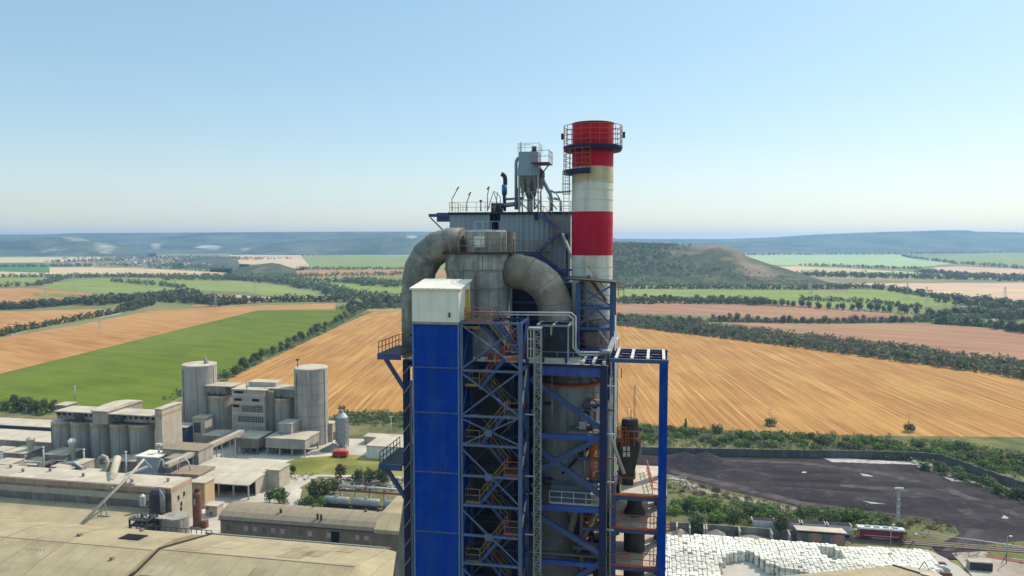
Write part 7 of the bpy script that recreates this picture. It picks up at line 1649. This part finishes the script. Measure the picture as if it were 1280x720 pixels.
# dusty pipe runs and plant boxes in the lane between the kiln hall and the near silos
random.seed(5)
for k in range(16):
    u = rnd(-258, -205); v = rnd(227, 250); L = rnd(4, 14); h = rnd(3, 9); r = rnd(.2, .6)
    t = wthing('pipe_run', 'dusty pipe run on posts between the kiln hall and the near silos', 'pipe', (u, v, 0), 'pipe runs behind the kiln hall')
    W().tube([(u, v, 0), (u, v, h), (u + L * .5, v, h + rnd(-1, 1)), (u + L, v + rnd(-3, 3), h)], r, 8).build('pipe_body', (lgrey, conc, conc_lt, rust)[k % 4], t)
    W().bar((u + L * .9, v, 0), (u + L * .9, v, h), .25).build('post', conc_dk, t)
for k in range(12):
    u = rnd(-258, -207); v = rnd(228, 250); a, b_, h = rnd(1.5, 4), rnd(1.5, 4), rnd(4, 10.5)
    t = wthing('plant_box', 'dusty plant cabin between the kiln hall and the near silos', 'cabin', (u, v, 0), 'plant cabins behind the kiln hall')
    part(t, 'wall', conc_dk if k % 2 else conc, u - a, u + a, v - b_, v + b_, 0, h); part(t, 'roof', roof_dust, u - a - .2, u + a + .2, v - b_ - .2, v + b_ + .2, h, h + .25)
    part(t, 'door', black, u - .5, u + .5, v - b_ - .05, v - b_ + .05, h - 3.2, h - .8)
for k in range(9):
    u = -250 + k * 11 + rnd(-3, 3); v = rnd(214.5, 222)
    tag(W().lathe(u, v, [(.4, 13.98), (.4, 14.8), (.7, 14.9), (.1, 15.3)], 10).build('roof_ventilator', conc_dk), 'small dusty ventilator standing on the kiln hall roof', 'ventilator', 'ventilators of the kiln hall roof')

# ladders on silos, patched sheets and vents on the roofs
for o in [o for o in bpy.data.objects if o.name.startswith('cement_silo')]:
    sh = [c for c in o.children if c.name.startswith('shell')][0]; bx = max(v.co.x for v in sh.data.vertices); hz_ = max(v.co.z for v in sh.data.vertices)
    loc = FPI @ o.location; r = bx * .985; a = -1.15; b = W(); x, y = loc.x + r * math.cos(a) * 1.03, loc.y + r * math.sin(a) * 1.03
    for s in (-.35, .35): b.bar((x + s, y, 1), (x + s, y, hz_), .12)
    for k in range(int(hz_ / 1.1)): b.bar((x - .35, y, 1 + k * 1.1), (x + .35, y, 1 + k * 1.1), .1)
    b.build('ladder', grey, o)
    a = -2.1; W().tube([(loc.x + r * 1.04 * math.cos(a), loc.y + r * 1.04 * math.sin(a), 0), (loc.x + r * 1.04 * math.cos(a), loc.y + r * 1.04 * math.sin(a), hz_ * .96)], .22, 8).build('down_pipe', conc_dk, o)
gh = bpy.data.objects['great_hall']
roof_p1 = M('khaki_patch', (.29, .24, .145), None, .3, .9, seams=2.8); roof_p2 = M('pale_khaki_patch', (.38, .32, .21), None, .3, .9, seams=2.8)
random.seed(21)
for k in range(22):
    v = rnd(146, 185); u = rnd(-121, -75); w, d = rnd(1.2, 3.6), rnd(1.5, 5)
    f = (lambda q: 10 + (q - 140) * 6 / 25.2) if v < 165.2 else (lambda q: 16 - (q - 165.2) * 5 / 22.4)
    if (v - d < 165.2) != (v + d < 165.2): continue
    W().hexa([(u - w, v - d, f(v - d) + .03), (u + w, v - d, f(v - d) + .03), (u + w, v + d, f(v + d) + .03), (u - w, v + d, f(v + d) + .03)] + [(x, y, z) for x, y, z in ((u - w, v - d, f(v - d) + .07), (u + w, v - d, f(v - d) + .07), (u + w, v + d, f(v + d) + .07), (u - w, v + d, f(v + d) + .07))]).build('patched_sheet', roof_p1 if k % 2 else roof_p2, gh)
for (x, v, z, s) in ((-150, 168, 16.2, .5), (-170, 160, 16, .6), (-139, 178, 14.4, .4), (-180, 172, 16, .5), (-132, 158, 15.6, .4)):
    W().box(x - s, x + s, v - s, v + s, z - .6, z + .8).build('roof_hatch', roof_br, gh)
# ================================================================== AIR, LIGHT, CAMERA
hz = MB(); hz.box(-12500, 12500, -700, 13500, -1, 205)
m, nt, b = newmat('haze_air'); nt.nodes.remove(b)
pv = nd(nt, 'ShaderNodeVolumePrincipled'); pv.inputs['Color'].default_value = (.34, .6, 1, 1); pv.inputs['Density'].default_value = 9e-5; pv.inputs['Anisotropy'].default_value = .3
nt.links.new(pv.outputs[0], nt.nodes['Material Output'].inputs['Volume'])
hz.build('haze', m, kind='stuff')
EL, AZS = math.radians(48), math.radians(52)        # sun behind right, azimuth clockwise from the view axis
w = bpy.data.worlds.new('World'); SC.world = w; w.use_nodes = True
nt = w.node_tree; bg = nt.nodes['Background']
sky = nd(nt, 'ShaderNodeTexSky', sky_type='NISHITA'); sky.sun_disc = False; sky.sun_elevation = EL; sky.sun_rotation = AZS
sky.altitude = 100; sky.air_density = 1.0; sky.dust_density = .7; sky.ozone_density = .8
hs = nd(nt, 'ShaderNodeHueSaturation'); gm = nd(nt, 'ShaderNodeGamma'); gm.inputs[1].default_value = .62
nt.links.new(sky.outputs[0], gm.inputs[0]); nt.links.new(gm.outputs[0], hs.inputs['Color']); hs.inputs['Saturation'].default_value = 1.35; hs.inputs['Value'].default_value = 2.0
# sky gain and warm tint added high overhead, above view, to lift the shade
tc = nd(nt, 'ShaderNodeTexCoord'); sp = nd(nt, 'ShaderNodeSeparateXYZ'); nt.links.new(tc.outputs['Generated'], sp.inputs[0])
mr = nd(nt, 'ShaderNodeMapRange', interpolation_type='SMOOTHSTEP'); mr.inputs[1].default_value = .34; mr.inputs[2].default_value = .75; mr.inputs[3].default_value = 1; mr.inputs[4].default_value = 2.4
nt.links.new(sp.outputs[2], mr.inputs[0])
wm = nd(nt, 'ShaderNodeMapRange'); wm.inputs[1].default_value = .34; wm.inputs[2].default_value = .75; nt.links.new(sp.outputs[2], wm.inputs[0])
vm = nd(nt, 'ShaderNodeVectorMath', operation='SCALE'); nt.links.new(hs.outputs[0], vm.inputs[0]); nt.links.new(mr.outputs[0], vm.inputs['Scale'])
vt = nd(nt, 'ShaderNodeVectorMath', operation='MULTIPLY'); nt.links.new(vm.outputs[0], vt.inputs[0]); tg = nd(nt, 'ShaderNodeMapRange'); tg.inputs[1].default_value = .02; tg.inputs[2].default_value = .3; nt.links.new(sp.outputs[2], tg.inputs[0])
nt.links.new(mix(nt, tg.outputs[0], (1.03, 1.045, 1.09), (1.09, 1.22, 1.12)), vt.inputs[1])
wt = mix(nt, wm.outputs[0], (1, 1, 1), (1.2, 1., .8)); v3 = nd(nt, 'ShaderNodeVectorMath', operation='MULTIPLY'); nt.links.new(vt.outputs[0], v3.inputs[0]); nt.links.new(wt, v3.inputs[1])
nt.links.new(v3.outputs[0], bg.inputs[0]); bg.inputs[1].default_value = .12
ld = bpy.data.lights.new('sun', 'SUN'); ld.energy = 4.3; ld.angle = math.radians(.53); ld.color = (1, .88, .73)
lo = bpy.data.objects.new('sun', ld); C.objects.link(lo)
sd = Vector((math.sin(AZS) * math.cos(EL), math.cos(AZS) * math.cos(EL), math.sin(EL)))
lo.rotation_euler = (-sd).to_track_quat('-Z', 'Y').to_euler(); lo.location = (60, -40, 160)
cd = bpy.data.cameras.new('camera'); co = bpy.data.objects.new('camera', cd); C.objects.link(co)
co.location = CAM; co.rotation_euler = (math.pi / 2 - PIT, 0, 0); cd.sensor_width = 36; cd.lens = 36 * F / 1280; cd.clip_end = 60000; cd.clip_start = .5
SC.camera = co
SC.view_settings.view_transform = 'Standard'; SC.view_settings.look = 'None'; SC.view_settings.exposure = .1; SC.view_settings.gamma = 1; SC.view_settings.use_curve_mapping = False
cy = SC.cycles; cy.use_denoising = True; cy.max_bounces = 6; cy.diffuse_bounces = 3; cy.volume_bounces = 1; cy.transparent_max_bounces = 8; cy.caustics_reflective = False; cy.caustics_refractive = False
try: cy.denoiser = 'OPENIMAGEDENOISE'
except Exception: pass
